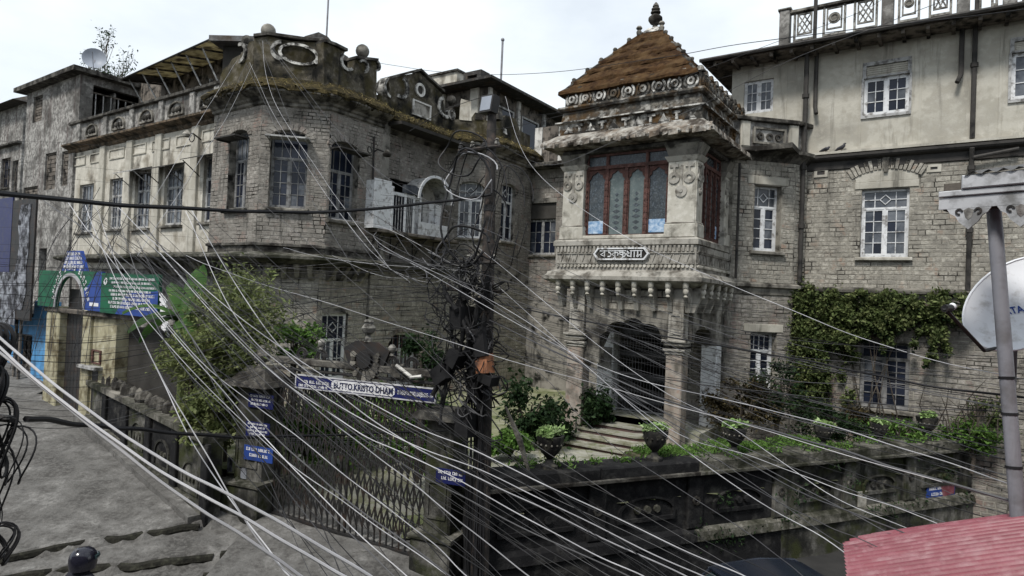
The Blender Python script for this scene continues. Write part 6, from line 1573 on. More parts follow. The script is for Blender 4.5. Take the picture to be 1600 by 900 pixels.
# ================================================================== GATE PILLARS, GATE, SIGN
G0, G1 = (-4.92, 13.42), (-1.46, 12.02)
GF, GL = facet2(G0, G1)
hz = lambda s: road_h(G0[0] + (G1[0] - G0[0]) * s / GL, G0[1] + (G1[1] - G0[1]) * s / GL)
def pillar(name, label, s0, s1, zb, zt, mm, fin):
    t = thing(name, label, 'gate pillar', GF.pt((s0 + s1) / 2, .2, zb))
    part('shaft', MB(GF).cbox(s0, s1, -.1, .5, zb, zt - .2, .04), mm, t)
    part('foot', MB(GF).cbox(s0 - .14, s1 + .12, -.3, .6, zb - .5, zb + .55, .03), m_cwallg, t)
    part('foot_ledge', MB(GF).cbox(s0 - .18, s1 + .16, -.34, .64, zb + .551, zb + .63, .02), m_coping, t)
    part('sunk_panel', MB(GF).ring([(s0 + .08, zb + .9), (s1 - .08, zb + .9), (s1 - .08, zb + 1.6), (s0 + .08, zb + 1.6)], [(s0 + .13, zb + .95), (s1 - .13, zb + .95), (s1 - .13, zb + 1.55), (s0 + .13, zb + 1.55)], -.125, -.09), m_cwallg, t)
    part('cap', MB(GF).frus([(s0 - .22, -.32, zt - .2), (s1 + .22, -.32, zt - .2), (s1 + .22, .72, zt - .2), (s0 - .22, .72, zt - .2)], [(s0 - .16, -.26, zt - .08), (s1 + .16, -.26, zt - .08), (s1 + .16, .66, zt - .08), (s0 - .16, .66, zt - .08)]), m_trimd, t)
    if fin: part('cap_top', MB(GF).frus([(s0 - .1, -.2, zt - .08), (s1 + .1, -.2, zt - .08), (s1 + .1, .6, zt - .08), (s0 - .1, .6, zt - .08)], [(s0 + .14, .04, zt + .2), (s1 - .14, .04, zt + .2), (s1 - .14, .36, zt + .2), (s0 + .14, .36, zt + .2)]), m_trimd, t)
    if fin:
        p = GF.pt((s0 + s1) / 2, .2, zt + .19)
        part('urn_finial', MB().lathe(p, [(.1, 0), (.06, .06), (.13, .14), (.17, .24), (.13, .32), (.05, .36), (.07, .40), (.02, .46)], 12), m_trim, t, True)
    return t
pillar('gate_pillar', 'thick mossy gate pillar with urn finial and three blue plaques', -.86, -.12, .34, 3.15, m_cwallg, True)
pillar('gate_pillar', 'slim grey gate pillar between the lattice gate and the cable covered pole', GL + .02, GL + .58, .02, 2.95, m_cwallg, False)
for r_, lab, tx in (((388, 616, 427, 638), 'uppermost of the three blue plaques on the left gate pillar', 3), ((384, 660, 421, 684), 'middle of the three blue plaques on the left gate pillar', 4), ((381, 698, 426, 721), 'lowest of the three blue plaques on the left gate pillar', 2)):
    notice(*r_, m_navy if tx != 2 else m_blueboard, lab, GF, -.135, 'plaque', tx)
notice(681, 734, 727, 757, m_navy, 'lower navy plaque on the slim gate pillar', GF, -.135, 'plaque', 2)
notice(684, 646, 716, 670, m_iron, 'upper rounded dark plaque on the slim gate pillar', GF, -.135, 'plaque', 3, m_cablem)
for r_ in ((355, 715, 362, 737), (376, 727, 385, 748)): notice(*r_, m_poster, 'torn paper bill pasted at the wall end beside the gate pillar' if r_[0] < 360 else 'grey paper bill pasted near the foot of the left gate pillar', SF if False else GF, -.11, 'paper_bill')
gate = thing('lattice_gate', 'tall black folding lattice gate of iron bars across the drive', 'gate', GF.pt(GL / 2, .15, .1))
NBAR = 27
zg1 = 2.96
proto_b = None
for i in range(NBAR):
    s = .04 + (GL - .08) * i / (NBAR - 1)
    z0 = hz(s) + .05
    part('bar', MB(GF).box(s - .015, s + .015, .13, .15, z0, zg1), m_iron, gate)
st = (GL - .08) / (NBAR - 1)
for k, zc in enumerate((.52, 1.12, 1.72, 2.34, 2.78)):
    for i in range(NBAR - 1):
        s = .04 + st * i; zo = hz(s) * (1 - k * .2)
        g = MB(GF)
        hh = .23
        for a, b in (((s, zc - hh), (s + st, zc + hh)), ((s, zc + hh), (s + st, zc - hh))):
            dx, dz = b[0] - a[0], b[1] - a[1]; L_ = math.hypot(dx, dz); nx, nz_ = -dz / L_ * .0145, dx / L_ * .0145
            g.prism([(a[0] - nx, a[1] + zo - nz_), (b[0] - nx, b[1] + zo - nz_), (b[0] + nx, b[1] + zo + nz_), (a[0] + nx, a[1] + zo + nz_)], .116, .129)
        part('lattice_cross', g, m_iron, gate)
part('top_rail', MB(GF).box(0, GL, .10, .19, zg1, zg1 + .05), m_iron, gate)
part('bottom_rail', MB(GF).prism([(0, hz(0) + .02), (GL, hz(GL) + .02), (GL, hz(GL) + .06), (0, hz(0) + .06)], .10, .19), m_iron, gate)
for i in (12, 13):
    s = .04 + st * i; part('lock_stile', MB(GF).box(s - .02, s + .02, .12, .17, hz(s) + .06, zg1 - .01), m_iron, gate)
sg = thing('gate_sign', 'long navy and white board reading BUTTO KRISTO DHAM above the lattice gate', 'sign', GF.pt(GL / 2, .05, 2.98))
sx0, sx1 = GF.pix(463, 600, .05)[0], GF.pix(681, 618, .05)[0]
zs0, zs1 = GF.pix(676, 629, .05)[1] , GF.pix(676, 607, .05)[1]
zs1 = zs0 + .26
bd = part('board', MB(GF).box(sx0, sx1, .03, .06, zs0, zs1), m_navy, sg)
part('board_edge', MB(GF).ring([(sx0 - .012, zs0 - .012), (sx1 + .012, zs0 - .012), (sx1 + .012, zs1 + .012), (sx0 - .012, zs1 + .012)], [(sx0 + .012, zs0 + .012), (sx1 - .012, zs0 + .012), (sx1 - .012, zs1 - .012), (sx0 + .012, zs1 - .012)], .022, .062), m_cablel, sg)
w0, w1 = GF.pix(518, 604, .03)[0], GF.pix(617, 612, .03)[0]
hh = .10; zc = (zs0 + zs1) / 2
R = [(w0 + .06, zc - hh), (w1 - .06, zc - hh), (w1, zc - hh * .5), (w1, zc + hh * .5), (w1 - .06, zc + hh), (w0 + .06, zc + hh), (w0, zc + hh * .5), (w0, zc - hh * .5)]
part('white_panel', MB(GF).prism(R, .024, .031), m_letter, bd)
tm_ = text_mb('BUTTO.KRISTO DHAM', .175, GF, 0, 0, .02, sx=1)
W_ = max(GF.s_ * 0 + v[0] * GF.c + v[1] * GF.s_ for v in tm_.v) - min(v[0] * GF.c + v[1] * GF.s_ for v in tm_.v)
k_ = (w1 - w0 - .10) / W_
for off in (0, .006): part('sign_text', text_mb('BUTTO.KRISTO DHAM', .175, GF, w0 + .05 + off, zc - .062, .021 - off * .1, sx=k_), m_lettern, bd)
def fit_text(s, size, a, b, z):
    t0 = text_mb(s, size, GF, 0, 0, 0); W0 = max(v[0] * GF.c + v[1] * GF.s_ for v in t0.v) - min(v[0] * GF.c + v[1] * GF.s_ for v in t0.v)
    part('sign_text', text_mb(s, size, GF, a, z, .026, sx=(b - a) / W0), m_letter, bd)
fit_text('31 LADEN LA ROAD, DARJEELING - 734', .11, w1 + .06, sx1 - .05, zc - .04)
o = MB(GF); scribble(o, sx0 + .22, w0 - .05, zc - .02, .06, .026, random.Random(4)); scribble(o, sx0 + .08, w0 - .09, zc - .10, .05, .026, random.Random(9)); part('sign_text', o, m_letter, bd)
ar = thing('gate_overthrow', 'black iron overthrow with a fan shaped crest and pale urn above the gate sign', 'gate arch', GF.pt(GL / 2, .2, 3.3))
zo = 3.52
part('beam', MB(GF).cbox(-.1, GL + .1, .12, .32, zo - .07, zo + .07, .02), m_trimd, ar)
part('lower_beam', MB(GF).cbox(-.1, GL + .1, .16, .28, zs1 + .05, zs1 + .10, .01), m_iron, ar)
cs, czz = GF.pix(574, 560, .2)
KC = 1.3
g = MB(GF); g.sector(cs, czz - .02, 0, .13 * KC, 0, 2 * pi, .06, .14, 14); part('crest_boss', g, m_iron, ar)
for k in range(13):
    a = pi * .10 - pi * 1.2 * k / 12
    r0, r1, hw_ = .17 * KC, (.25 + .09 * abs(sin(a))) * KC, .045 * KC
    P4 = lambda r, q: (cs + r * cos(a) - q * sin(a), czz - .02 + r * sin(a) + q * cos(a))
    part('fan_petal', MB(GF).prism([P4(r0, -hw_ * .4), P4(r1 * .9, -hw_), P4(r1, 0), P4(r1 * .9, hw_), P4(r0, hw_ * .4)], .095, .14), m_trimd if k % 2 else m_trim, ar)
part('crest_plate', MB(GF).prism([(cs + x * KC, czz + z * KC) for x, z in ((-.42, .14), (-.30, -.14), (0, -.42), (.30, -.14), (.42, .14), (.2, .26), (-.2, .26))], .141, .2), m_iron, ar)
p = GF.pt(cs, .2, czz + .33)
part('crest_urn', MB().lathe(p, [(.1, 0), (.08, .08), (.05, .14), (.14, .2), (.17, .28), (.12, .34), (.09, .37), (.12, .40), (.1, .44)], 12, .85, .85), m_dullpale, ar, True)
for s, h in ((.55, .3), (1.05, .34), (2.75, .32), (3.2, .26)):
    c = MB(GF)
    for q in (0, 1): c.tube([(s + .16 * (1 - t * .55 * 1.2) * cos(t * 7 + q * pi), .2, zo + .14 + .16 * (1 - t * .6) * sin(t * 7 + q * pi)) for t in [i / 16 for i in range(17)]], .022, 5)
    part('scroll', c, m_iron, ar)
    if s in (1.05, 2.75): part('small_urn', MB().lathe(GF.pt(s, .2, zo + .28), [(.06, 0), (.04, .05), (.09, .1), (.1, .16), (.04, .22)], 10, .8, .8), m_dullpale, ar, True)
part('side_block', MB(GF).cbox(2.78, 3.05, .1, .4, zs1 + .1, zo + .12, .03), m_trimd, ar)
part('white_bracket', MB(GF).tube([(2.95, .05, zo + .12), (3.3, .05, zo - .08), (3.5, .08, zo - .05)], .035, 6), m_palew, ar)
# ================================================================== YELLOW GATEWAY with the painted boards, blue hut, hoarding
YF = Facet(0, 8.25, 0)
def X_(px, y=540): return YF.pix(px, y)[0]
def Z_(py, x=120): return YF.pix(x, py)[1]
gw = thing('yellow_gateway', 'pale yellow gateway with an arched dark doorway under green and blue painted boards', 'gateway', (X_(118), 8.3, 1.3))
zgb = Z_(632); ztp = Z_(482); ztop = Z_(424)
dx0, dx1 = X_(97), X_(134)
part('left_pier', MB(YF).cbox(X_(77), dx0, -.12, .4, zgb - .4, ztp, .03), m_yellow, gw)
part('right_pier', MB(YF).cbox(dx1, X_(146), -.12, .4, zgb - .4, ztp, .03), m_yellow, gw)
part('yellow_wall', MB(YF).box(X_(146) + .002, X_(182), -.02, .4, zgb - .4, ztp), m_yellow, gw)
part('plank_door', MB(YF).box(dx0 + .01, dx1 - .01, .12, .18, zgb - .2, Z_(452)), m_iron, gw)
for k in range(7):
    a = dx0 + .01 + (dx1 - dx0 - .02) * k / 7
    part('door_plank', MB(YF).cbox(a + .008, a + (dx1 - dx0) / 7 - .012, .09, .119, zgb - .2, ztp, .008), m_iron, gw)
part('hatch', MB(YF).ring([(X_(147), Z_(562)), (X_(161), Z_(562)), (X_(161), Z_(541)), (X_(147), Z_(541))], [(X_(149), Z_(560)), (X_(159), Z_(560)), (X_(159), Z_(543)), (X_(149), Z_(543))], -.06, 0), m_red, gw)
part('hatch_shelf', MB(YF).cbox(X_(136), X_(164), -.25, -.02, Z_(570), Z_(565), .01), m_greyw, gw)
part('low_door', MB(YF).box(X_(148), X_(157), -.03, -.021, zgb - .2, Z_(573)), m_iron, gw)
# arched green board
cxs = X_(118); rw = (X_(137) - X_(97)) / 2 * 1.08
arcp = [(cxs + rw * cos(a), Z_(482) + rw * 1.02 * sin(a)) for a in [pi - pi * i / 14 for i in range(15)]]
bx0, bx1 = X_(73, 450), X_(172, 450)
half = 7
g = MB(YF); g.prism([(bx0, ztop), (bx0, ztp), arcp[0]] + arcp[1:half + 1] + [(arcp[half][0], ztop)], -.22, -.14)
part('green_board', g, m_greenboard, gw)
g = MB(YF); g.prism([(arcp[half][0] + .002, ztop)] + arcp[half:] + [(X_(140), ztp), (X_(140), ztop)], -.219, -.14); part('green_board', g, m_greenboard, gw)
part('blue_board', MB(YF).prism([(X_(140) + .002, ztp), (bx1, ztp), (bx1, ztop), (X_(160), ztop), (X_(146), Z_(445)), (X_(140) + .002, Z_(450))], -.221, -.14), m_blueboard, gw)
part('green_corner', MB(YF).prism([(X_(140) + .004, Z_(450) + .004), (X_(146), Z_(445) + .004), (X_(160), ztop), (X_(140) + .004, ztop)], -.218, -.14), m_greenboard, gw)
part('arch_band', MB(YF).sector(cxs, Z_(482), rw * 1.02, rw * 1.12, 0, pi, -.25, -.21, 16, 1.0), m_cablel, gw)
lt = MB(YF); rl = random.Random(3)
for k in range(20):                              # letters following the arch
    a = pi - .25 - (pi - .5) * k / 19
    if k in (6, 12): continue
    r_ = rw * 1.32; c_, s_ = cos(a), sin(a); px_, pz_ = cxs + r_ * c_, Z_(482) + r_ * s_
    ux, uz = s_, -c_; hx, hz_ = c_, s_; w2, h2 = .045, .09
    Q = lambda i, j: (px_ + ux * i * w2 + hx * j * h2, pz_ + uz * i * w2 + hz_ * j * h2)
    for st_ in random.Random(k).sample([((-1, -1), (-.6, 1)), ((.6, -1), (1, 1)), ((-1, .6), (1, 1)), ((-1, -1), (1, -.6)), ((-1, -.2), (1, .2))], 3):
        (i0, j0), (i1, j1) = st_
        lt.prism([Q(i0, j0), Q(i1, j0), Q(i1, j1), Q(i0, j1)], -.226, -.2195)
part('arch_lettering', lt, m_letter, gw)
part('plinth_letters', MB(YF).box(X_(150), X_(164), -.226, -.2215, Z_(475), Z_(470)), m_letter, gw)
part('top_board', MB(YF).prism([(X_(108, 415), ztop + .004), (X_(147, 415), ztop + .004), (X_(138, 400), Z_(393)), (X_(117, 400), Z_(393))], -.2, -.12), m_blueboard, gw)
g = MB(YF)
for k in range(4): scribble(g, X_(116 - 1.5 * k, 410), X_(139 + 1.5 * k, 410), Z_(400 + 6.5 * k), .09, -.206, rl)
part('top_lettering', g, m_letter, gw)
# long sign beside it
sg0, sg1 = X_(172, 455) + .02, X_(263, 455)
part('long_board', MB(YF).box(sg0, sg1, -.24, -.16, ztp - .02, ztop - .04), m_greenboard, gw)
part('blue_stripe', MB(YF).prism([(sg0 + .9, ztp - .02), (sg1, ztp - .02), (sg1, ztop - .45), (sg0 + 1.5, ztop - .55)], -.247, -.2405), m_blueboard, gw)
g = MB(YF)
for k in range(8): scribble(g, sg0 + .5 + .12 * (k % 3), sg1 - .12 - .2 * (k % 2), ztop - .2 - k * (ztop - ztp - .2) / 8.3, .055 if k < 4 else .07, -.254, rl)
g.sector(sg0 + .26, ztop - .26, .05, .10, 0, 2 * pi, -.254, -.2405, 10)
part('board_lettering', g, m_letter, gw, kind='stuff')
for k in range(7):
    e = sg1 + .02 + .03 * k; z = ztp + .62 - k * .135
    part('striped_edge', MB(YF).prism([(e, z), (e + .34, z - .2), (e + .34, z - .265), (e, z - .065)], -.23, -.19), m_letter, gw)
part('beam', MB(YF).cbox(X_(75), sg1, -.16, -.02, ztp - .16, ztp - .025, .02), m_wood, gw)
part('dark_shed', MB(YF).box(X_(182) + .02, X_(262), .3, 2.0, zgb - .6, ztp - .4), m_dark, gw)
# blue hut
HF = Facet(0, 8.9, 0)
hx0, hx1 = HF.pix(-60, 540)[0], HF.pix(76, 540)[0]
hz0, hz1 = HF.pix(40, 615)[1] - .3, HF.pix(40, 494)[1]
hut = thing('blue_hut', 'sky blue painted hut with an ornate black iron door at the lane side', 'hut', ((hx0 + hx1) / 2, 9.2, hz0 + .3))
rd = HF.rect(22, 522, 57, 612)
g = MB(HF); wallmesh(g, hx0, hx1, hz0, hz1, [rd], 0, .25); g.fac = None; g.box(hx1 - .25, hx1 - .002, 9.16, 11.5, hz0, hz1); part('wall', g, m_skyblue, hut)
part('tall_pier', MB(HF).cbox(HF.pix(52, 540)[0], hx1 + .02, -.05, .3, hz0, HF.pix(60, 470)[1], .03), m_skyblue, hut)
part('inner_wall', MB(HF).box(hx0, hx1 - .3, 1.6, 1.7, hz0, hz1), m_dark, hut)
part('roof', MB(HF).box(hx0 - .1, HF.pix(52, 540)[0] - .01, -.2, 2.7, hz1, hz1 + .12), m_roofd, hut)
f = part('iron_door', MB(HF).ring([(rd[0], rd[2]), (rd[1], rd[2]), (rd[1], rd[3]), (rd[0], rd[3])], [(rd[0] + .06, rd[2] + .06), (rd[1] - .06, rd[2] + .06), (rd[1] - .06, rd[3] - .06), (rd[0] + .06, rd[3] - .06)], .06, .12), m_iron, hut)
for i in range(5):
    for j in range(9):
        o = MB(HF); cx_, cz_ = rd[0] + (i + .5) * (rd[1] - rd[0]) / 5, rd[2] + (j + .5) * (rd[3] - rd[2]) / 9
        o.tube([(cx_ + .11 * cos(t), .09, cz_ + .12 * sin(t)) for t in [2 * pi * k / 8 for k in range(9)]], .013, 4); o.box(cx_ - .012, cx_ + .012, .08, .1, cz_ - .16, cz_ + .16)
        part('door_scroll', o, m_iron if (i + j) % 3 else m_wood, f)
HB = Facet(0, 8.3, 0)
hb_ = thing('torn_hoarding', 'tall black hoarding with a torn pale poster and blue banner above the blue hut', 'hoarding', (HB.pix(30, 500)[0], 8.3, HB.pix(30, 500)[1]))
def hp(x0, y0, x1, y1): return HB.rect(x0, y0, x1, y1)
r = hp(-30, 312, 16, 500); part('blue_banner', MB(HB).box(r[0], r[1], -.02, .03, HB.pix(5, 430)[1], r[3]), m_navy, hb_)
r = hp(16, 312, 52, 500); part('black_board', MB(HB).box(r[0], r[1], -.01, .05, r[2], r[3]), m_iron, hb_)
r = hp(-30, 425, 26, 500); part('dark_board', MB(HB).box(r[0], r[1], -.03, -.012, r[2] - .1, r[3]), m_poster, hb_)
zz = [HB.pix(38, y)[1] for y in (320, 350, 385, 420, 455, 485)]
L_ = [HB.pix(x, 400)[0] for x in (30, 27, 31, 26, 30, 25)]; Rr = [HB.pix(x, 400)[0] for x in (46, 44, 46, 43, 45, 40)]
part('torn_poster', MB(HB).prism(list(zip(L_, zz))[::1] + list(zip(Rr, zz))[::-1], -.03, -.015), m_poster, hb_)
for s in (-.2, .2): part('prop_post', MB(HB).tube([(HB.pix(30, 400)[0] + s, .1, HB.pix(30, 320)[1]), (HB.pix(30, 400)[0] + s, .1, hz0)], .05, 6), m_wood, hb_)
# ================================================================== VEGETATION
def shrub(name, label, c, rad, n, k, size, m, cat='shrub', trunk=True, group=None, aspect=.5, h0=None, spread=.33, up=.3, tr=.05):
    t = thing(name, label, cat, (c[0], c[1], h0 if h0 is not None else c[2] - rad[2]), group)
    z0 = BASE[t.name][2]
    if trunk:
        part('trunk', MB().tube([(c[0], c[1], z0 - .1), (c[0] + random.uniform(-.1, .1), c[1], (z0 + c[2]) / 2), (c[0], c[1], c[2])], [tr, tr * .8, tr * .5], 7), m_bark, t)
        for i in range(7):
            a = random.uniform(0, 2 * pi); e = (c[0] + rad[0] * .8 * cos(a), c[1] + rad[1] * .8 * sin(a), c[2] + rad[2] * random.uniform(-.3, .8))
            part('branch', MB().tube([(c[0], c[1], (z0 * 2 + c[2]) / 3), ((c[0] + e[0]) / 2, (c[1] + e[1]) / 2, (c[2] + e[2]) / 2 + .1), e], [tr * .6, tr * .4, tr * .15], 5), m_bark, t)
    V, Fc = leaves(clumps(c, rad, n, k, spread), size, aspect, up)
    np_part('crown', V, Fc, m, t)
    return t
c = w2l(at(362, 530, 14.6)); shrub('shrub', 'big olive green feathery shrub rising behind the left gate pillar', (c[0], c[1], c[2] + .2), (1.35, 1.0, 1.3), 11500, 70, .065, m_leafl, h0=GZ - .3, aspect=.3, spread=.30)
c = w2l(at(392, 455, 14.9)); shrub('shrub', 'upright thin top of the feathery shrub beneath the stone ledge', (c[0], c[1], c[2]), (.5, .5, .75), 1500, 16, .055, m_leafl, h0=GZ, aspect=.3)
c = w2l(at(300, 560, 14.0)); shrub('shrub', 'lower drooping olive shrub spilling over the lane wall', (c[0], c[1], c[2]), (.8, .6, .6), 3600, 24, .06, m_leafl, h0=GZ - .4, aspect=.3)
c = w2l(at(462, 535, 14.8)); shrub('shrub', 'small bright green bush just left of the white diamond window', (c[0], c[1], c[2]), (.55, .5, .42), 2400, 18, .06, m_leafb, h0=GZ - .2, aspect=.45)
c = w2l(at(330, 640, 13.9)); shrub('hedge', 'mossy olive hedge under the feathery shrub beside the gate pillar', (c[0], c[1], c[2]), (.75, .5, .75), 4200, 30, .06, m_leafl, h0=GZ - .5, cat='hedge', aspect=.45)
for i, (px, py, d, rx, rz, lab) in enumerate(((480, 668, 15.2, .8, .75, 'dark leafy bush behind the left end of the lattice gate'), (545, 672, 15.6, .8, .72, 'dark leafy bush behind the lattice gate under the white panel of the sign'), (612, 668, 15.6, .8, .72, 'dark leafy bush behind the lattice gate under the right end of the sign'), (664, 672, 15.3, .6, .7, 'dark leafy bush behind the lattice gate next to the slim pillar'))):
    c = w2l(at(px, py, d)); shrub('garden_bush', lab, (c[0], c[1], c[2]), (rx, .55, rz), 3400, 26, .06, m_leafb, cat='bush', h0=gard_h(-3, 15), aspect=.5)
c = w2l(at(660, 560, 14.6)); shrub('shrub', 'dark fern like shrub behind the cable boxes at the gate', (c[0], c[1], c[2]), (.55, .4, .6), 1600, 14, .065, m_leafd, h0=GZ - .2, aspect=.35)
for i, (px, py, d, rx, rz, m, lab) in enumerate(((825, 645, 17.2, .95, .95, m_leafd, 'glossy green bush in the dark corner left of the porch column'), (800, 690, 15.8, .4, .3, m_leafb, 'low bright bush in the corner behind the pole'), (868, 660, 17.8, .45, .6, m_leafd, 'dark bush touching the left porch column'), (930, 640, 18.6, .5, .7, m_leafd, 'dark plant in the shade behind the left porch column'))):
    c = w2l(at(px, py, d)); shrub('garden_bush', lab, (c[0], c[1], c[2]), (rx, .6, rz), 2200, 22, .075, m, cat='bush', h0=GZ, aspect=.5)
for i, (px, py, d, rx, rz, m, n, lab) in enumerate(((1160, 640, 17.6, 1.15, .75, m_moss, 3000, 'brownish scrubby bush below the narrow bay window'), (1215, 610, 17.9, .9, .8, m_leafd, 2200, 'dark straggly bush below the creeper, right of the narrow bay window'), (1290, 660, 17.2, .9, .5, m_leafd, 1800, 'low dark bush under the ground floor window behind the fourth urn'), (1400, 676, 17.0, .8, .35, m_leafb, 2000, 'low bright green border plant between the last two urns'), (1520, 680, 16.9, .75, .4, m_leafb, 2200, 'grassy green clump at the wall end near the grey post'), (1540, 645, 17.2, .5, .5, m_leaf, 1500, 'leafy green shrub rising behind the grassy clump near the grey post'), (1345, 665, 17.5, .6, .45, m_moss, 1100, 'dry brown bush under the right half of the ground floor window'))):
    c = w2l(at(px, py, d)); shrub('border_bush', lab, (c[0], c[1], c[2]), (rx, .45, rz), n, 22, .06, m, cat='bush', h0=GZ, aspect=.42)
# creeper on the right facade
ct = thing('creeper', 'dense green creeper hanging in a thick fringe over the ground floor of the long house', 'creeper', RF.pt(-2.5, -.3, GZ))
P = []
zl = lambda py, px=1380: RF.pix(px, py)[1]
def blob(px, py, rs, rz, n, d=.25):
    s, z = RF.pix(px, py, -.3)
    k = max(3, n // 70)
    for _ in range(k):
        a, b = random.gauss(0, rs * .55), random.gauss(0, rz * .55); dd = random.uniform(.05, d + .25)
        for _ in range(n // k): P.append(RF.pt(s + a + random.gauss(0, rs * .15), -dd - abs(random.gauss(0, .10)), z + b + random.gauss(0, rz * .20)))
for px, py, rs, rz, n in ((1240, 500, .4, .7, 1500), (1255, 545, .5, .6, 1500), (1285, 550, .5, .6, 1300), (1310, 530, .4, .4, 900), (1270, 600, .6, .4, 900), (1252, 470, .45, .45, 1500), (1262, 520, .5, .6, 1700), (1275, 580, .5, .6, 1000), (1300, 485, .55, .5, 1700), (1250, 560, .35, .6, 700), (1345, 500, .55, .42, 1600), (1360, 470, .4, .25, 700), (1395, 490, .5, .42, 1600), (1385, 530, .2, .4, 500), (1440, 485, .5, .38, 1500), (1455, 520, .3, .35, 800), (1460, 548, .2, .3, 350), (1490, 490, .4, .3, 900), (1512, 497, .3, .22, 600), (1290, 620, .4, .35, 700), (1240, 610, .3, .4, 500), (1330, 520, .3, .3, 500), (1420, 470, .5, .2, 600)):
    blob(px, py, rs, rz, int(n * 1.15))
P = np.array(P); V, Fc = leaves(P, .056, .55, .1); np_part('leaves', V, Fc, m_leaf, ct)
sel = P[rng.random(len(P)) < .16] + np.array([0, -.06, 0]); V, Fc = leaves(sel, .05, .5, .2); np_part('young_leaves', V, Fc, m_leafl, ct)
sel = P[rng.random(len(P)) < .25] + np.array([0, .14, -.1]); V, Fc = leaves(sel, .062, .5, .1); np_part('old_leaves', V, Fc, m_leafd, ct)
for k in range(9):
    s0 = RF.pix(random.uniform(1235, 1420), 640)[0]; s1 = s0 + random.uniform(-1, 1)
    part('stem', MB(RF).tube([(s0, -.12, GZ), (s0 + .1, -.15, 2.2), ((s0 + s1) / 2, -.1, 3.3), (s1, -.15, 4.6)], [.02, .018, .014, .01], 5), m_bark, ct)
for k in range(16):                               # bare twigs at the right
    px = random.uniform(1440, 1560); s, z = RF.pix(px, random.uniform(610, 660), -.6)
    part('twig', MB(RF).tube([(s, -.6, z - .5), (s + random.uniform(-.2, .2), -.6, z), (s + random.uniform(-.6, .9), -.7, z + random.uniform(.2, .6))], [.02, .014, .006], 4), m_bark, ct)
# banana plant
b0 = w2l(at(292, 462, 15.0))
bt = thing('banana_plant', 'bright green banana plant with broad drooping leaves beside the long sign', 'plant', (b0[0], b0[1], GZ))
part('stem', MB().tube([(b0[0], b0[1], GZ - .3), (b0[0], b0[1], b0[2] - .6)], [.14, .09], 8), m_leafl, bt)
for k, (a, L_, e) in enumerate(((2.9, 1.5, 1.5), (2.4, 1.4, 1.8), (.3, 1.4, 1.3), (-.5, 1.2, .6), (3.5, 1.3, .7), (1.3, 1.2, 1.3), (-1.4, 1.4, .9), (-2.2, 1.3, 1.1))):
    m = 9; L0, R0 = [], []
    g = MB()
    for i in range(m):
        t = i / (m - 1); r = L_ * t; zz = b0[2] - .6 + e * t * 1.2 - 1.5 * t * t * (1.2 - .4 * e)
        w_ = .24 * sin(pi * min(1, t * .93 + .06)) ** .7
        ca, sa = cos(a), sin(a)
        for q, dz in ((-1, -.07), (0, .0), (1, -.07)): g.v.append((b0[0] + ca * r - sa * w_ * q, b0[1] + sa * r + ca * w_ * q, zz + dz))
    for i in range(m - 1):
        for q in (0, 1): g.f.append((i * 3 + q, i * 3 + q + 1, i * 3 + q + 4, i * 3 + q + 3))
    part('leaf', g, m_banana, bt, True)
# thin half-bare tree behind the stair tower
tb = w2l(at(165, 180, 44))
tt = thing('sparse_tree', 'thin half bare tree with wispy twigs behind the stair tower', 'tree', (tb[0], tb[1], 2))
part('trunk', MB().tube([(tb[0], tb[1], 2), (tb[0] + .1, tb[1], 10), (tb[0], tb[1], 17.0)], [.25, .18, .1], 7), m_bark, tt)
tips = []
for k in range(17):
    a = random.uniform(0, 2 * pi); r = random.uniform(.5, 2.2); h = random.uniform(18.2, 23.0) - r * .6
    e = (tb[0] + r * cos(a), tb[1] + r * sin(a) * .6, h)
    mid = (tb[0] + r * .4 * cos(a), tb[1] + r * .4 * sin(a), (16.5 + h) / 2)
    part('branch', MB().tube([(tb[0], tb[1], random.uniform(15.0, 16.9)), mid, e], [.04, .022, .006], 5), m_bark, tt)
    for _ in range(9):
        f_ = (e[0] + random.uniform(-.6, .6), e[1] + random.uniform(-.4, .4), e[2] + random.uniform(-.5, .9)); tips.append((e, f_, mid))
tw = MB()
for e, f_, mid in tips:
    t = random.uniform(.2, .9); s = tuple(mid[i] + (e[i] - mid[i]) * t for i in range(3)); tw.tube([s, tuple((s[i] + f_[i]) / 2 + random.uniform(-.1, .1) for i in range(3)), f_], [.02, .014, .006], 4)
part('twigs', tw, m_bark, tt, kind='stuff')
P = np.array([np.array(f_) + rng.normal(size=3) * .18 for e, f_, mid in tips for _ in range(6)])
V, Fc = leaves(P, .10, .4, .0); np_part('crown', V, Fc, m_leafd, tt)
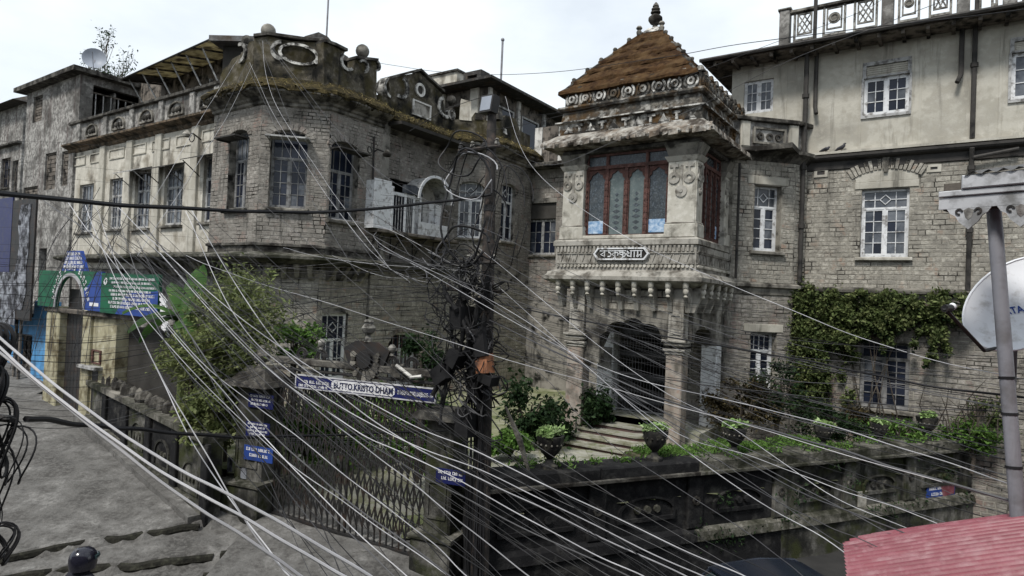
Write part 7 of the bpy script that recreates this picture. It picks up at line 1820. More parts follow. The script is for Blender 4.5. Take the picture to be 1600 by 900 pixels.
# ================================================================== UTILITY POLE
pb = at(751, 890, 11.4); ptp = at(769, 165, 11.75)
PB_, PT_ = w2l((pb[0], pb[1], -.4)), w2l(ptp)
def onpole(t, dx=0, dy=0, dz=0): return tuple(PB_[i] + (PT_[i] - PB_[i]) * t + (dx, dy, dz)[i] for i in range(3))
pole = thing('utility_pole', 'dark leaning utility pole wrapped in cable tangles beside the lattice gate', 'utility pole', PB_)
part('shaft', MB().tube([onpole(0), onpole(.5), onpole(1)], [.17, .14, .085], 10), m_pole, pole, True)
for t in (.12, .3, .46, .62, .78): part('band', MB().tube([onpole(t), onpole(t + .012)], .165 - .06 * t, 10), m_galv if t == .46 else m_iron, pole, True)
tz = lambda py: (onpole(0)[2] - at(0, py, 11.5)[2]) / (onpole(0)[2] - onpole(1)[2])
for py, L_, nm in ((195, .85, 'crossarm'), (378, .9, 'crossarm'), (422, 1.1, 'crossarm')):
    q = onpole(tz(py)); part(nm, MB().tube([(q[0] - L_ * .8, q[1] - .1, q[2]), (q[0] + L_ * .35, q[1] - .1, q[2])], .035, 6), m_pole, pole)
    for k in range(4):
        x = q[0] - L_ * .75 + k * L_ * .33
        part('insulator', MB().lathe((x, q[1] - .1, q[2] + .02), [(.02, 0), (.045, .02), (.045, .06), (.025, .08), (.04, .1), (.02, .13)], 8), m_dullpale if k % 2 else m_iron, pole, True)
q = onpole(.995)
fl = part('floodlight', MB().frus([(q[0] - .16, q[1] - .2, q[2] - .12), (q[0] + .12, q[1] - .2, q[2] - .12), (q[0] + .12, q[1] + .02, q[2] - .12), (q[0] - .16, q[1] + .02, q[2] - .12)], [(q[0] - .14, q[1] - .16, q[2] + .2), (q[0] + .14, q[1] - .16, q[2] + .2), (q[0] + .14, q[1] + .06, q[2] + .2), (q[0] - .14, q[1] + .06, q[2] + .2)]), m_iron, pole)
part('lamp_face', MB().add([(q[0] - .13, q[1] - .205, q[2] - .09), (q[0] + .1, q[1] - .205, q[2] - .09), (q[0] + .115, q[1] - .172, q[2] + .17), (q[0] - .115, q[1] - .172, q[2] + .17)], [(0, 1, 2, 3)]), m_dishg, fl)
def clutter(px, py, d, w_, h_, m, name, rot=0., dep=.15):
    p = w2l(at(px, py, d)); g = MB()
    c, s = cos(rot), sin(rot)
    cr_ = [(-w_ / 2, -h_ / 2), (w_ / 2, -h_ / 2), (w_ / 2, h_ / 2), (-w_ / 2, h_ / 2)]
    R = [(p[0] + a * c - b * s, p[2] + a * s + b * c) for a, b in cr_]
    g.frus([(x, p[1] + dep, z) for x, z in R], [(x * .96 + p[0] * .04, p[1] - dep, z * .96 + p[2] * .04) for x, z in R])
    return part(name, g, m, pole)
clutter(722, 497, 11.3, .26, .42, m_black, 'transformer_box', .06, .2); clutter(712, 560, 11.2, .26, .28, m_black, 'meter_box', -.5, .14)
clutter(690, 585, 11.25, .3, .3, m_black, 'junction_box', .6, .12); 
clutter(757, 568, 11.05, .26, .34, m_orange, 'orange_box', .15, .1); clutter(763, 592, 11.0, .3, .16, m_black, 'tilted_box', -.25, .12); clutter(750, 535, 11.0, .24, .5, m_black, 'hanging_cloth', .2, .05)
clutter(727, 660, 11.3, .3, .5, m_black, 'switch_box', .02, .12)
for k in range(22):                               # thick twisted bundles strapped to the pole
    px, py = random.gauss(728, 14), random.uniform(455, 620); p = w2l(at(px, py, random.uniform(11.1, 11.4))); L_ = random.uniform(.4, 1.1); a0 = random.uniform(0, 6); w0_ = random.uniform(.05, .16)
    part('cable_bundle', MB().tube([(p[0] + w0_ * sin(a0 + 2.6 * t) + .25 * (t - .5) * cos(a0), p[1] + .07 * cos(a0 + 3 * t), p[2] + L_ * (t - .5)) for t in [i / 9 for i in range(10)]], [random.uniform(.02, .06) for _ in range(10)], 7), m_black, pole, True)
for k in range(90):                               # cable coils and slack loops tied to the pole
    py = random.choice([random.gauss(430, 18), random.gauss(540, 70), random.gauss(560, 60)]); px = 745 + random.gauss(-18, 26)
    d = random.uniform(11.0, 11.5); p = w2l(at(px, py, d)); r1, r2 = random.uniform(.12, .5), random.uniform(.08, .34); a0 = random.uniform(0, 6); tl = random.uniform(-.6, .6)
    part('cable_loop', MB().tube([(p[0] + r1 * cos(a0 + t), p[1] + .08 * sin(t * 2 + k), p[2] + r2 * sin(a0 + t) + tl * r1 * cos(a0 + t)) for t in [random.uniform(4, 6.2) * i / 16 for i in range(17)]], random.uniform(.006, .014), 5), m_cable if k % 5 else m_cablem, pole)
for k, (px, py, rx, rz, r) in enumerate(((728, 322, .52, 1.0, .02), (722, 385, .55, .35, .022), (765, 350, .32, .62, .014), (790, 340, .35, .9, .009), (735, 275, .55, .4, .012), (728, 270, .5, .34, .01), (745, 330, .6, 1.15, .012), (800, 330, .4, .8, .008), (722, 240, .5, .38, .016))):
    p = w2l(at(px, py, 11.2)); part('slack_loop', MB().tube([(p[0] + rx * cos(t), p[1] + .1 * sin(3 * t), p[2] + rz * sin(t)) for t in [.2 + 5.8 * i / 26 for i in range(27)]], r, 6), m_cable if k != 4 else m_cablel, pole, True)
for k in range(18):
    x = random.uniform(-.2, .2); p = [onpole(t, x + random.uniform(-.06, .06), -.16 + random.uniform(-.05, .02)) for t in (.0, .15, .3, .45, .55)]
    part('riser_cable', MB().tube(p, random.uniform(.008, .018), 5), m_cable, pole)
for k in range(14):
    p0 = w2l(at(random.uniform(690, 745), random.uniform(440, 560), 11.2)); part('drooping_cable', MB().tube([p0, (p0[0] + random.uniform(-.3, .3), p0[1], p0[2] - .8), (p0[0] + random.uniform(-.2, .6), p0[1], p0[2] - random.uniform(.9, 1.6))], random.uniform(.006, .012), 5), m_cable, pole)
k0, k1 = w2l(at(790, 636, 11.2)), w2l(at(826, 735, 11.5))
solo('fallen_strip', MB().tube([k0, tuple((k0[i] + k1[i]) / 2 + (.04 if i == 0 else 0) for i in range(3)), k1], [.02, .06, .03], 5), m_trim, 'grey bent strip hanging beside the pole over the street wall', 'strip')
# second pole just outside the left of the view, from which the coils hang
p2 = w2l(at(-170, 600, 3.6))
np2 = thing('near_pole', 'black pole with hanging cable coils at the left edge by the lane', 'utility pole', (p2[0], p2[1], -.6))
part('shaft', MB().tube([(p2[0], p2[1], -.6), (p2[0], p2[1], 7.6)], [.13, .10], 10), m_pole, np2, True)
for k, (px, py, rx, rz, r, n) in enumerate(((-14, 560, .12, .15, .02, 4), (2, 680, .11, .2, .012, 4), (14, 705, .19, .16, .008, 2), (8, 845, .09, .10, .008, 6), (0, 760, .12, .2, .007, 3), (34, 705, .13, .14, .008, 1), (-14, 620, .13, .18, .016, 3), (-24, 545, .10, .12, .022, 3))):
    for j in range(n):
        p = w2l(at(px + random.gauss(0, 4), py + random.gauss(0, 6), 3.35 + random.uniform(-.1, .1)))
        a = rx * random.uniform(.7, 1.1); b = rz * random.uniform(.8, 1.1)
        part('cable_coil', MB().tube([(p[0] + a * cos(t), p[1] + .03 * sin(2 * t), p[2] + b * sin(t)) for t in [6.6 * i / 26 for i in range(27)]], r * random.uniform(.4, .7), 6), m_cable, np2, True)
for k in range(3):
    px = random.uniform(-6, 18); part('hanging_cable', MB().tube([w2l(at(px, y, 3.3)) for y in (600, 690, 780, 880)], .004, 5), m_cable, np2, True)
part('bracket', MB().tube([(p2[0], p2[1], w2l(at(0, 540, 3.4))[2]), w2l(at(18, 540, 3.35))], .03, 6), m_iron, np2)
part('bracket', MB().tube([(p2[0], p2[1], w2l(at(0, 655, 3.4))[2]), w2l(at(20, 655, 3.35))], .02, 6), m_iron, np2)

# ================================================================== WIRES
NW = [0]
WK = 0.55
def wire(pts, r, m, label, group, sag=.15, name='cable', n=22):
    """pts: two or more (px, py, depth) anchors; the line hangs between the ends"""
    W = [np.array(w2l(at(*p))) for p in pts]
    if len(W) == 2:
        L_ = np.linalg.norm(W[1] - W[0])
        path = [tuple(W[0] + (W[1] - W[0]) * t - np.array([0, 0, sag * 4 * t * (1 - t)])) for t in [i / n for i in range(n + 1)]]
    else:                                        # smooth curve through the anchors
        path = []
        m_ = len(W)
        for i in range(m_ - 1):
            p0, p1, p2_, p3 = W[max(i - 1, 0)], W[i], W[i + 1], W[min(i + 2, m_ - 1)]
            for k in range(n // 2):
                t = k / (n // 2)
                path.append(tuple(.5 * ((2 * p1) + (-p0 + p2_) * t + (2 * p0 - 5 * p1 + 4 * p2_ - p3) * t * t + (-p0 + 3 * p1 - 3 * p2_ + p3) * t ** 3)))
        path.append(tuple(W[-1]))
    ph = [random.uniform(0, 6) for _ in range(4)]; LL_ = max(1e-3, float(np.linalg.norm(W[-1] - W[0]))); am = min(.009, .0009 * LL_)
    path = [(p[0] + am * sin(ph[0] + 23. * i / len(path)), p[1], p[2] + am * (sin(ph[1] + 17. * i / len(path)) + .6 * sin(ph[2] + 41. * i / len(path)))) for i, p in enumerate(path)]
    NW[0] += 1
    return solo(name, MB().tube(path, r * WK, 6), m, label, 'cable', group, True)
G_thick = 'thick black cables'; G_pale = 'pale service cables crossing the gate and wall'; G_thin = 'thin dark wires strung across the left side'
G_right = 'grey cables fanning right from the pole'; G_roof = 'wires tied to the stone ball of the bay'; G_top = 'wires running over the porch roof'
wire([(-60, 296, 5.2), (200, 320, 7.2), (400, 331, 8.9), (560, 328, 10.2), (700, 314, 11.3), (768, 303, 11.5)], .05, m_cable, 'thickest black cable sagging across the left wing to the pole', G_thick)
wire([(40, 655, 3.3), (150, 664, 4.2), (275, 677, 5.2), (470, 682, 7.5), (700, 672, 11.2)], .03, m_cable, 'thick black cable running low over the concrete lane', G_thick)
wire([(760, 470, 11.3), (980, 515, 9), (1220, 556, 7.2), (1420, 597, 6), (1700, 632, 5)], .02, m_cable, 'thick dark cable passing right before the ground floor window', G_thick)
wire([(765, 500, 11.3), (1000, 610, 8), (1200, 671, 6.2), (1400, 730, 5.0), (1700, 815, 4)], .018, m_cablem, 'thick grey cable crossing in front of the urns to the grey post', G_thick)
RANK = []
LP = 'pale grey service cable slanting from the left over the gate and street wall'
for a in (((68, 312, 8), (233, 440, 6.6), (350, 600, 5.2), (500, 745, 4.4), (708, 905, 3.7)),
          ((107, 318, 8), (200, 440, 6.6), (350, 612, 5.4), (470, 745, 4.6), (640, 905, 4.0)),
          ((133, 320, 8.2), (160, 390, 7.6), (233, 550, 6.5), (300, 690, 5.4), (420, 860, 4.4), (455, 905, 4.2)),
          ((167, 387, 8), (300, 550, 6.6), (460, 680, 5.6), (640, 820, 4.7), (735, 905, 4.2)),
          ((185, 325, 8.3), (257, 393, 7.8), (400, 517, 7), (600, 640, 6), (750, 710, 5.4), (1000, 826, 4.5), (1170, 905, 4)),
          ((210, 335, 8.2), (330, 470, 7.4), (460, 600, 6.4), (600, 708, 5.6), (750, 790, 5.0), (990, 905, 4.2)),
          ((250, 395, 8.2), (400, 560, 7), (550, 668, 6), (660, 722, 5.5), (860, 829, 4.7), (1010, 905, 4.2)),
          ((290, 400, 9.2), (400, 440, 8.6), (620, 508, 7.6), (900, 592, 6.5), (1220, 680, 5.4), (1600, 790, 4.4)),
          ((240, 385, 8.4), (390, 545, 7.2), (520, 660, 6.2), (660, 767, 5.3), (830, 905, 4.4)),
          ((300, 330, 9), (420, 520, 7.2), (560, 640, 6.2), (700, 725, 5.5), (860, 800, 4.9), (1080, 905, 4.2)),
          ((180, 326, 8.3), (250, 520, 6.6), (350, 636, 5.6), (480, 765, 4.8), (610, 895, 4.1), (620, 905, 4)),
          ((150, 321, 8), (190, 430, 7.4), (230, 500, 7), (400, 680, 5.6), (560, 800, 4.8), (708, 905, 4.1)),
          ((290, 331, 8.9), (360, 480, 7.4), (440, 572, 6.6), (590, 668, 5.9), (750, 735, 5.3), (930, 822, 4.7), (1110, 905, 4.2))):
    RANK.append((wire(list(a), random.choice((.0066, .0080, .0092)), m_cablel if len(RANK) % 5 else m_cablem, LP, G_pale), a, 'b', 'pale cable slanting from the left, %s from left along the bottom edge'))
LN = 'near pale cable, one of the stout three running from the left edge to the bottom'
for a in (((-30, 500, 3.0), (90, 605, 2.85), (260, 722, 2.7), (410, 800, 2.55), (585, 905, 2.4)), ((-30, 515, 3.0), (90, 622, 2.85), (250, 735, 2.7), (400, 820, 2.55), (545, 905, 2.4)), ((-30, 528, 3.0), (100, 632, 2.85), (250, 752, 2.7), (380, 838, 2.55), (478, 905, 2.4))):
    RANK.append((wire(list(a), .0112, m_cablel, LN, 'stout near cables at lower left'), a, 'n', 'stout pale near cable, %s from left at the bottom edge'))
wire([(225, 535, 4.4), (258, 600, 4.0), (330, 722, 3.4), (400, 840, 3.0), (462, 905, 2.8)], .006, m_cablel, 'single pale cable crossing the three stout near cables', 'stout near cables at lower left')
LR = 'grey cable fanning from the pole over the porch and garden to the right'
for a in (((600, 385, 11.6), (820, 500, 9.6), (1093, 720, 6.4), (1300, 850, 5), (1390, 905, 4.5)), ((560, 350, 12), (700, 430, 10.8), (867, 540, 9), (1100, 680, 6.8), (1380, 830, 5), (1500, 905, 4.4)),
          ((610, 395, 11.6), (867, 495, 9.6), (1173, 632, 7.0), (1400, 690, 5.8), (1600, 752, 5)), ((640, 410, 11.6), (910, 560, 8.9), (1200, 640, 6.6), (1450, 712, 5.4), (1620, 770, 4.8)),
          ((770, 400, 11.4), (867, 455, 10.4), (1030, 530, 9), (1173, 600, 7.6), (1400, 660, 6.2), (1620, 735, 5.2)), ((720, 345, 11.5), (910, 435, 10), (1220, 553, 7.6), (1430, 608, 6.4), (1620, 645, 5.5)),
          ((770, 440, 11.4), (1000, 640, 7.8), (1200, 723, 6), (1400, 794, 5), (1620, 882, 4.2)), ((770, 455, 11.4), (950, 600, 8.3), (1200, 741, 5.6), (1400, 829, 4.6), (1565, 905, 4)),
          ((775, 480, 11.4), (980, 640, 7.6), (1200, 776, 5.2), (1340, 840, 4.5), (1480, 905, 4)), ((790, 150, 11.4), (830, 260, 10.9), (980, 370, 9), (1200, 470, 7.5), (1400, 545, 6.2), (1620, 600, 5.2)),
          ((620, 400, 11.6), (800, 440, 10.4), (1000, 505, 8.8), (1220, 560, 7.4), (1440, 612, 6.3), (1620, 648, 5.6)), ((770, 520, 11.3), (850, 590, 10), (950, 690, 8), (1150, 820, 5.8), (1260, 905, 4.8)), ((740, 380, 11.5), (960, 560, 8.4), (1130, 660, 6.9), (1290, 768, 5.6), (1480, 850, 4.7), (1620, 915, 4.2)),
          ((620, 360, 11.8), (760, 470, 10.4), (900, 560, 9), (1180, 760, 6), (1350, 870, 5))):
    aa = list(a)
    if aa[0][0] < 730: aa = [(588 + aa[0][1] % 7, aa[0][1] - 22, 22.0)] + aa
    RANK.append((wire(aa, random.choice((.006, .0075, .009)), m_cablem if NW[0] % 3 else m_cablel, LR, G_right), a, 'r', 'grey cable fanning across the porch garden, %s from bottom at the right'))
LT = 'thin dark wire strung level across the left wing towards the pole'
rw_ = random.Random(11)
for k in range(30):
    y0 = 395 + k * 9.2 + rw_.uniform(-4, 4); d0 = rw_.uniform(6, 10)
    y1 = 415 + (y0 - 415) * .45 + rw_.uniform(-14, 20)
    RANK.append((wire([(-40, y0 - 3, d0), (160, y0 + rw_.uniform(-1, 9), d0 + 1.3), (380, (y0 + y1) / 2 + rw_.uniform(-4, 10), (d0 + 11) / 2 + 1), (560, y1 + rw_.uniform(-3, 6), 10.4), (735, y1 + rw_.uniform(-20, 15), 11.4)], rw_.choice([.005, .005, .006, .009, .004]), m_cable if k % 4 else m_cablem, LT, G_thin), ((0, y0, 0),), 't', 'thin dark wire across the left side, %s from the top at the left edge'))
for k in range(9):
    y0 = 180 + k * 26 + rw_.uniform(-8, 8)
    wire([(-40, y0 + 40, 12), (300, y0 + 60 + rw_.uniform(-10, 10), 11.8), (760, y0 + rw_.uniform(90, 150), 11.6)], .004, m_cable, LT, G_thin)
LL = 'thin dark wire looping down in front of the stair tower'
for k in range(12):
    x0 = rw_.uniform(60, 175); y0 = rw_.uniform(320, 400)
    wire([(x0 + rw_.uniform(20, 70), y0 - 30, 8), (x0 + 20, y0 + 20, 7.8), (x0 - 10, y0 + 90, 7.5), (x0 - rw_.uniform(20, 70), y0 + rw_.uniform(140, 230), 7)], .006, m_cable, LL, 'thin wires looping at the left')
LBw = 'thin pale wire tied to the stone ball on top of the bay'
for a in (((415, 62, 20.5), (533, 233, 16), (640, 400, 12)), ((410, 64, 20.5), (425, 150, 18.5), (513, 290, 15), (610, 420, 12)), ((405, 66, 20.5), (478, 245, 16), (600, 430, 12)), ((390, 98, 20.6), (440, 200, 18), (560, 370, 13), (640, 440, 11.6)), ((385, 100, 20.8), (480, 297, 15), (560, 430, 12)),
          ((370, 95, 21.5), (307, 197, 19), (230, 330, 14)), ((386, 97, 21), (337, 200, 18), (270, 330, 14)), ((395, 100, 21), (350, 190, 18), (215, 400, 10)), ((420, 66, 20.3), (560, 240, 15), (700, 330, 12))):
    wire(list(a), .0075, m_cablel if NW[0] % 2 else m_cablem, LBw, G_roof)
LTp = 'long dark wire running from the pole over the porch roof to the long house'
wire([(590, 98, 20), (690, 112, 19), (820, 116, 17), (1020, 92, 14), (1220, 60, 11), (1620, 12, 8)], .012, m_cable, LTp, G_top)
wire([(760, 205, 11.5), (870, 183, 11.8), (963, 160, 12), (1097, 110, 12), (1230, 60, 12), (1340, 20, 12), (1400, -15, 12)], .008, m_cable, LTp, G_top)
wire([(760, 212, 11.5), (857, 257, 12), (963, 220, 12.4), (1097, 163, 12), (1220, 101, 11), (1400, 30, 10), (1500, -10, 9)], .009, m_cablem, LTp, G_top)
wire([(760, 180, 11.5), (860, 178, 14), (1000, 150, 15), (1220, 100, 16.5)], .007, m_cable, LTp, G_top)
wire([(640, 205, 11.9), (700, 170, 11.8), (760, 150, 11.7)], .01, m_cable, 'short dark wire rising to the lamp at the pole top', G_top)
for k in range(16):
    y0 = 395 + rw_.uniform(0, 60); y1 = 470 + rw_.uniform(-40, 190)
    wire([(600 + rw_.uniform(-40, 80), y0, 11.5), (770, (y0 + y1) / 2, 11.3), (900, y1 * .6 + y0 * .4 + 20, 10.5), (1240, y1 + 40, 8.4)], .0055, m_cable, 'thin dark wire stretched from the pole across the porch columns', 'thin wires across the porch')
for k in range(10):
    x0 = rw_.uniform(380, 600); y0 = rw_.uniform(300, 420)
    wire([(x0, y0, 12.5), (x0 + 90, y0 + rw_.uniform(10, 50), 12), (740, 420 + rw_.uniform(-30, 40), 11.4)], .007, m_cable if k % 3 else m_cablel, 'short slack cable gathered towards the pole below the white balcony', 'slack cables below the balcony')
for k in range(10):
    x0 = rw_.uniform(30, 260); y0 = rw_.uniform(640, 720)
    if k < 4: wire([(300 + 20 * k, 676 + k * 3, 7.5), (460, 682 + k * 3, 9), (700, 684 + k * 4, 11.3)], .004, m_cablem, 'thin wire stretched low across the gate to the pole', 'thin wires across the gate')
    else: wire([(420, 560 + k * 12, 10), (560, 545 + k * 9, 10.8), (730, 540 + k * 6, 11.4)], .005, m_cable, 'thin wire stretched across the gate overthrow to the pole', 'thin wires across the gate')

G_fan = 'thin dark wires fanning down to the right'
for k in range(34):
    x0, y0 = rw_.uniform(60, 420), rw_.uniform(300, 420); x2 = rw_.uniform(480, 1250)
    y2 = 910; d2 = rw_.uniform(4.0, 6.0)
    xm, ym = x0 * .5 + x2 * .5 + rw_.uniform(-30, 30), (y0 + y2) * .5 + rw_.uniform(0, 50)
    wire([(x0, y0, 8.5), (x0 * .75 + x2 * .25, y0 * .75 + y2 * .25 + 20, 7.4), (xm, ym, 6.3), (x2, y2, d2)], rw_.choice((.004, .0055, .007)), m_cable if k % 4 else m_cablem, 'thin dark wire slanting down from the left over the gate', G_fan)
for k in range(30):
    y0 = rw_.uniform(380, 560); y2 = rw_.uniform(560, 900); ym = y0 + (y2 - y0) * .48 + rw_.uniform(10, 34)
    wire([(765, y0, 11.4), (900, y0 + (y2 - y0) * .14 + 14, 10), (1150, ym, 7.6), (1400, y0 + (y2 - y0) * .74 + 16, 6), (1630, y2, 5)], rw_.choice((.004, .0055, .007)), m_cable if k % 3 else m_cablem, 'thin dark wire fanning from the pole over the long wall', 'thin dark wires from the pole to the right')
ORD = 'first second third fourth fifth sixth seventh eighth ninth tenth eleventh twelfth thirteenth fourteenth fifteenth sixteenth seventeenth eighteenth nineteenth twentieth'.split()
def ordn(i): return ORD[i] if i < 20 else 'twenty ' + ORD[i - 20] if i < 29 else 'thirtieth'
for kk in 'bnrt':
    R_ = [q for q in RANK if q[2] == kk]
    def key(q):
        e = q[1][-1]
        if kk == 'r': return (0, e[0]) if e[1] > 900 else (1, -e[1])
        return q[1][0][1] if kk == 't' else e[0]
    for i, q in enumerate(sorted(R_, key=key)): q[0]['label'] = q[3] % ordn(i)
# ================================================================== FOREGROUND: shelter post, dish, awning, car, rider, pigeons
sh = thing('roof_post', 'grey steel post carrying a tin roof with a fretwork bargeboard', 'post', w2l((at(1592, 830, 4.3)[0], at(1592, 830, 4.3)[1], 0)))
p0, p1 = w2l(at(1593, 838, 4.25)), w2l(at(1553, 330, 4.45))
dn = [p0[i] + (p0[i] - p1[i]) * .6 for i in range(3)]
part('post', MB().tube([tuple(dn), p0, p1, tuple(p1[i] + (p1[i] - p0[i]) * .12 for i in range(3))], .044, 16), m_galv, sh, True)
part('post_collar', MB().tube([tuple(p0[i] + (p1[i] - p0[i]) * .01 for i in range(3)), tuple(p0[i] - (p1[i] - p0[i]) * .01 for i in range(3))], .06, 14), m_iron, sh, True)
for t in (.2, .36, .47): part('wire_tie', MB().tube([tuple(p0[i] + (p1[i] - p0[i]) * t for i in range(3)), tuple(p0[i] + (p1[i] - p0[i]) * (t + .008) for i in range(3))], .049, 12), m_cable, sh, True)
wa, wb = at(1473, 318, 4.55), at(1640, 300, 4.1)
FB, FBL = facet2(wa, wb)
fb = lambda px, py: FB.pix(px, py)
z1, z0 = fb(1500, 296)[1], fb(1500, 322)[1]
L_ = 1.9
part('fascia_top', MB(FB).cbox(0.12, L_, -.045, .0, z1 - .005, z1 + .09, .008), m_fret, sh)
part('fascia_mid', MB(FB).cbox(-.02, L_, -.03, .0, z1 - .05, z1 - .008, .006), m_fret, sh)
g = MB(FB); zt_f = z1 - .055; zb_f = zt_f - .115
part('fascia_board', MB(FB).box(-.02, L_, -.015, .004, zb_f + .035, zt_f), m_fret, sh)
k = 0; s = .03
while s < L_ - .3:
    w_ = .26; c = s + w_ / 2
    tear = [(c - w_ * .5, zb_f + .034), (c - w_ * .42, zb_f - .0), (c - w_ * .30, zb_f - .02), (c - w_ * .22, zb_f - .06), (c, zb_f - .115), (c + w_ * .22, zb_f - .06), (c + w_ * .30, zb_f - .02), (c + w_ * .42, zb_f), (c + w_ * .5, zb_f + .034)]
    inn = [(c - w_ * .2, zb_f + .034), (c - w_ * .13, zb_f + .0), (c - w_ * .2, zb_f - .02), (c - w_ * .06, zb_f - .055), (c, zb_f - .07), (c + w_ * .06, zb_f - .055), (c + w_ * .2, zb_f - .02), (c + w_ * .13, zb_f + .0), (c + w_ * .2, zb_f + .034)]
    part('fret_drop', MB(FB).prism(tear[::-1], -.014, .003), m_fret, sh); part('fret_shade_patch', MB(FB).prism([(c - .03, zb_f + .02), (c, zb_f + .035), (c + .03, zb_f + .02), (c + .018, zb_f - .03), (c, zb_f - .05), (c - .018, zb_f - .03)][::-1], -.0165, -.0145), m_stuccod, sh)  # grey patch on the solid drop stands in for an opening's shade
    part('fret_curl', MB(FB).sector(c - .055, zb_f + .01, .012, .024, 0, 5.0, -.022, -.015, 8), m_iron, sh); part('fret_curl', MB(FB).sector(c + .055, zb_f + .01, .012, .024, -1.8, 3.2, -.022, -.015, 8), m_iron, sh)
    s += w_ + .03; k += 1
g = MB(FB)                                       # corrugated tin sheet above, in lapped pieces
for j, (a, b, dz) in enumerate(((.14, .52, 0), (.5, 1.2, .035), (1.18, 1.9, .07))):
    m = int((b - a) / .02); g = MB(FB); n0 = 0
    for i in range(m + 1):
        ss = a + (b - a) * i / m; hh = .012 * sin(ss * 2 * pi / .085)
        g.v += [FB.pt(ss, -.06, z1 + .098 + dz + hh), FB.pt(ss, .5, z1 + .22 + dz + hh)]
    for i in range(m): g.f.append((2 * i, 2 * i + 2, 2 * i + 3, 2 * i + 1))
    part('tin_sheet', g, m_roof, sh, True)
part('roof_beam', MB(FB).box(0, L_, .01, .1, z1 - .14, z1 + .05), m_wood, sh)
# dish
dc = Vector(w2l(at(1597, 472, 5.0)))
dh = thing('satellite_dish', 'big white satellite dish with blue lettering behind the grey post', 'satellite dish', (dc.x + .2, dc.y + .3, dc.z - .8))
nrm = Vector(w2l((-.30, -.72, .42))).normalized()
ax = Vector(w2l((.60, -.02, .64))); ax = (ax - nrm * ax.dot(nrm)).normalized(); ay = nrm.cross(ax).normalized()
RX, RY = .50, .31
g = MB(); N_ = 40
for i in range(9):
    r = max(i / 8, .004)
    for k in range(N_): g.v.append(tuple(dc + (ax * RX * cos(2 * pi * k / N_) + ay * RY * sin(2 * pi * k / N_)) * r + nrm * (.07 * r * r - .07)))
for i in range(8):
    for k in range(N_): g.f.append((i * N_ + k, i * N_ + (k + 1) % N_, (i + 1) * N_ + (k + 1) % N_, (i + 1) * N_ + k))
bw = part('bowl', g, m_dish, dh, True)
part('rim', MB().tube([tuple(dc + ax * RX * cos(t) + ay * RY * sin(t)) for t in [2 * pi * k / 40 for k in range(41)]], .009, 6), m_dish, dh, True)
part('back_mount', MB().tube([tuple(dc - nrm * .07), tuple(dc - nrm * .2), tuple(dc - nrm * .2 + Vector((0, 0, -.6)))], .03, 8), m_galv, dh)
e0, e1 = Vector(w2l(at(1538, 548, 4.85))), Vector(w2l(at(1476, 482, 4.6)))
part('feed_arm', MB().tube([tuple(dc - nrm * .05 - Vector((0, 0, .3))), tuple(e0), tuple(e1)], .014, 6), m_iron, dh)
ln = part('feed_horn', MB().tube([tuple(e1), tuple(e1 + (dc - e1).normalized() * .07)], .028, 10), m_iron, dh)
part('horn_cap', MB().ball(tuple(e1 + (dc - e1).normalized() * .09 + Vector((0, 0, .01))), .026, 10), m_dish, dh, True)
tx = text_mb('TATA', .085, None, 0, 0, 0)
xa = max(v[0] for v in tx.v); V_ = []
hx = Vector(w2l((.97, -.1, .12))); hx = (hx - nrm * hx.dot(nrm)).normalized(); hy = nrm.cross(hx)
if hy.z < 0: hy = -hy
tx0 = Vector(w2l(at(1576, 474, 4.9))); tx0 = tx0 - nrm * (tx0 - dc).dot(nrm)
tl = MB()
for v in tx.v:
    p = tx0 + hx * (v[0] - .02) * .85 + hy * v[2]
    q = p - dc; rr2 = (q.dot(ax) / RX) ** 2 + (q.dot(ay) / RY) ** 2
    tl.v.append(tuple(p + nrm * (.07 * rr2 - .07 + .006)))
tl.f = tx.f
part('dish_lettering', tl, m_blueboard, bw)
# red corrugated awning: ribs fall away to the left over the street, the far edge droops and its end is cut round
aw = thing('red_awning', 'faded red corrugated sheet awning with a rounded end sloping out over the street', 'awning', w2l((3.0, 4.4, 2.8)))
AO = np.array([3.36, 4.2, 3.70]); AD = np.array([-.93, .55, -.43]); LD_ = float(np.linalg.norm(AD)); AD /= LD_; LD_ -= .10
AC_ = np.array([-.625, -.78, 0.0]); AC_ -= AD * (AC_ @ AD); AC_ /= np.linalg.norm(AC_); AN = np.cross(AD, AC_); AN *= np.sign(AN[2])
PITCH_ = .088
def corr(c0, c1, name, t0=-2.2):
    g = MB(); nv = max(8, int((c1 - c0) / PITCH_ * 14)); nu = 26
    for j in range(nv + 1):
        c = c0 + (c1 - c0) * j / nv
        te = LD_ * (1 - .85 * (1 - sqrt(max(0, 1 - (min(.559, -c) / .56) ** 2)))) if c < 0 else LD_ - .10 * c
        w_ = sin(2 * pi * c / PITCH_); w_ = math.copysign(abs(w_) ** .8, w_)
        te += .010 * w_
        for i in range(nu + 1):
            t = t0 + (te - t0) * (1 - (1 - i / nu) ** 1.5)
            h = .028 * w_ * (1.0 if c > -.05 else .55) - (.34 * (c + .02) ** 2 if c < -.02 else 0) + .006 * sin(3 * t + 2 * c)
            p = AO + AD * t + AC_ * c + AN * h; g.v.append(w2l(p))
    for j in range(nv):
        for i in range(nu): k = j * (nu + 1) + i; g.f.append((k, k + 1, k + nu + 2, k + nu + 1))
    return part(name, g, m_awn, aw, True)
corr(-.56, 0.004, 'edge_sheet'); corr(0, .62, 'roof_sheet'); corr(.6, 1.3, 'roof_sheet'); corr(1.28, 1.9, 'roof_sheet')
for k in range(14):
    t, c = .15 + .42 * (k % 3) - .3, .022 + PITCH_ * (1 + 2 * (k // 3)); p = AO + AD * t + AC_ * c + AN * .018; part('roof_screw', MB().ball(w2l(p), .006, 6), m_galv, aw)
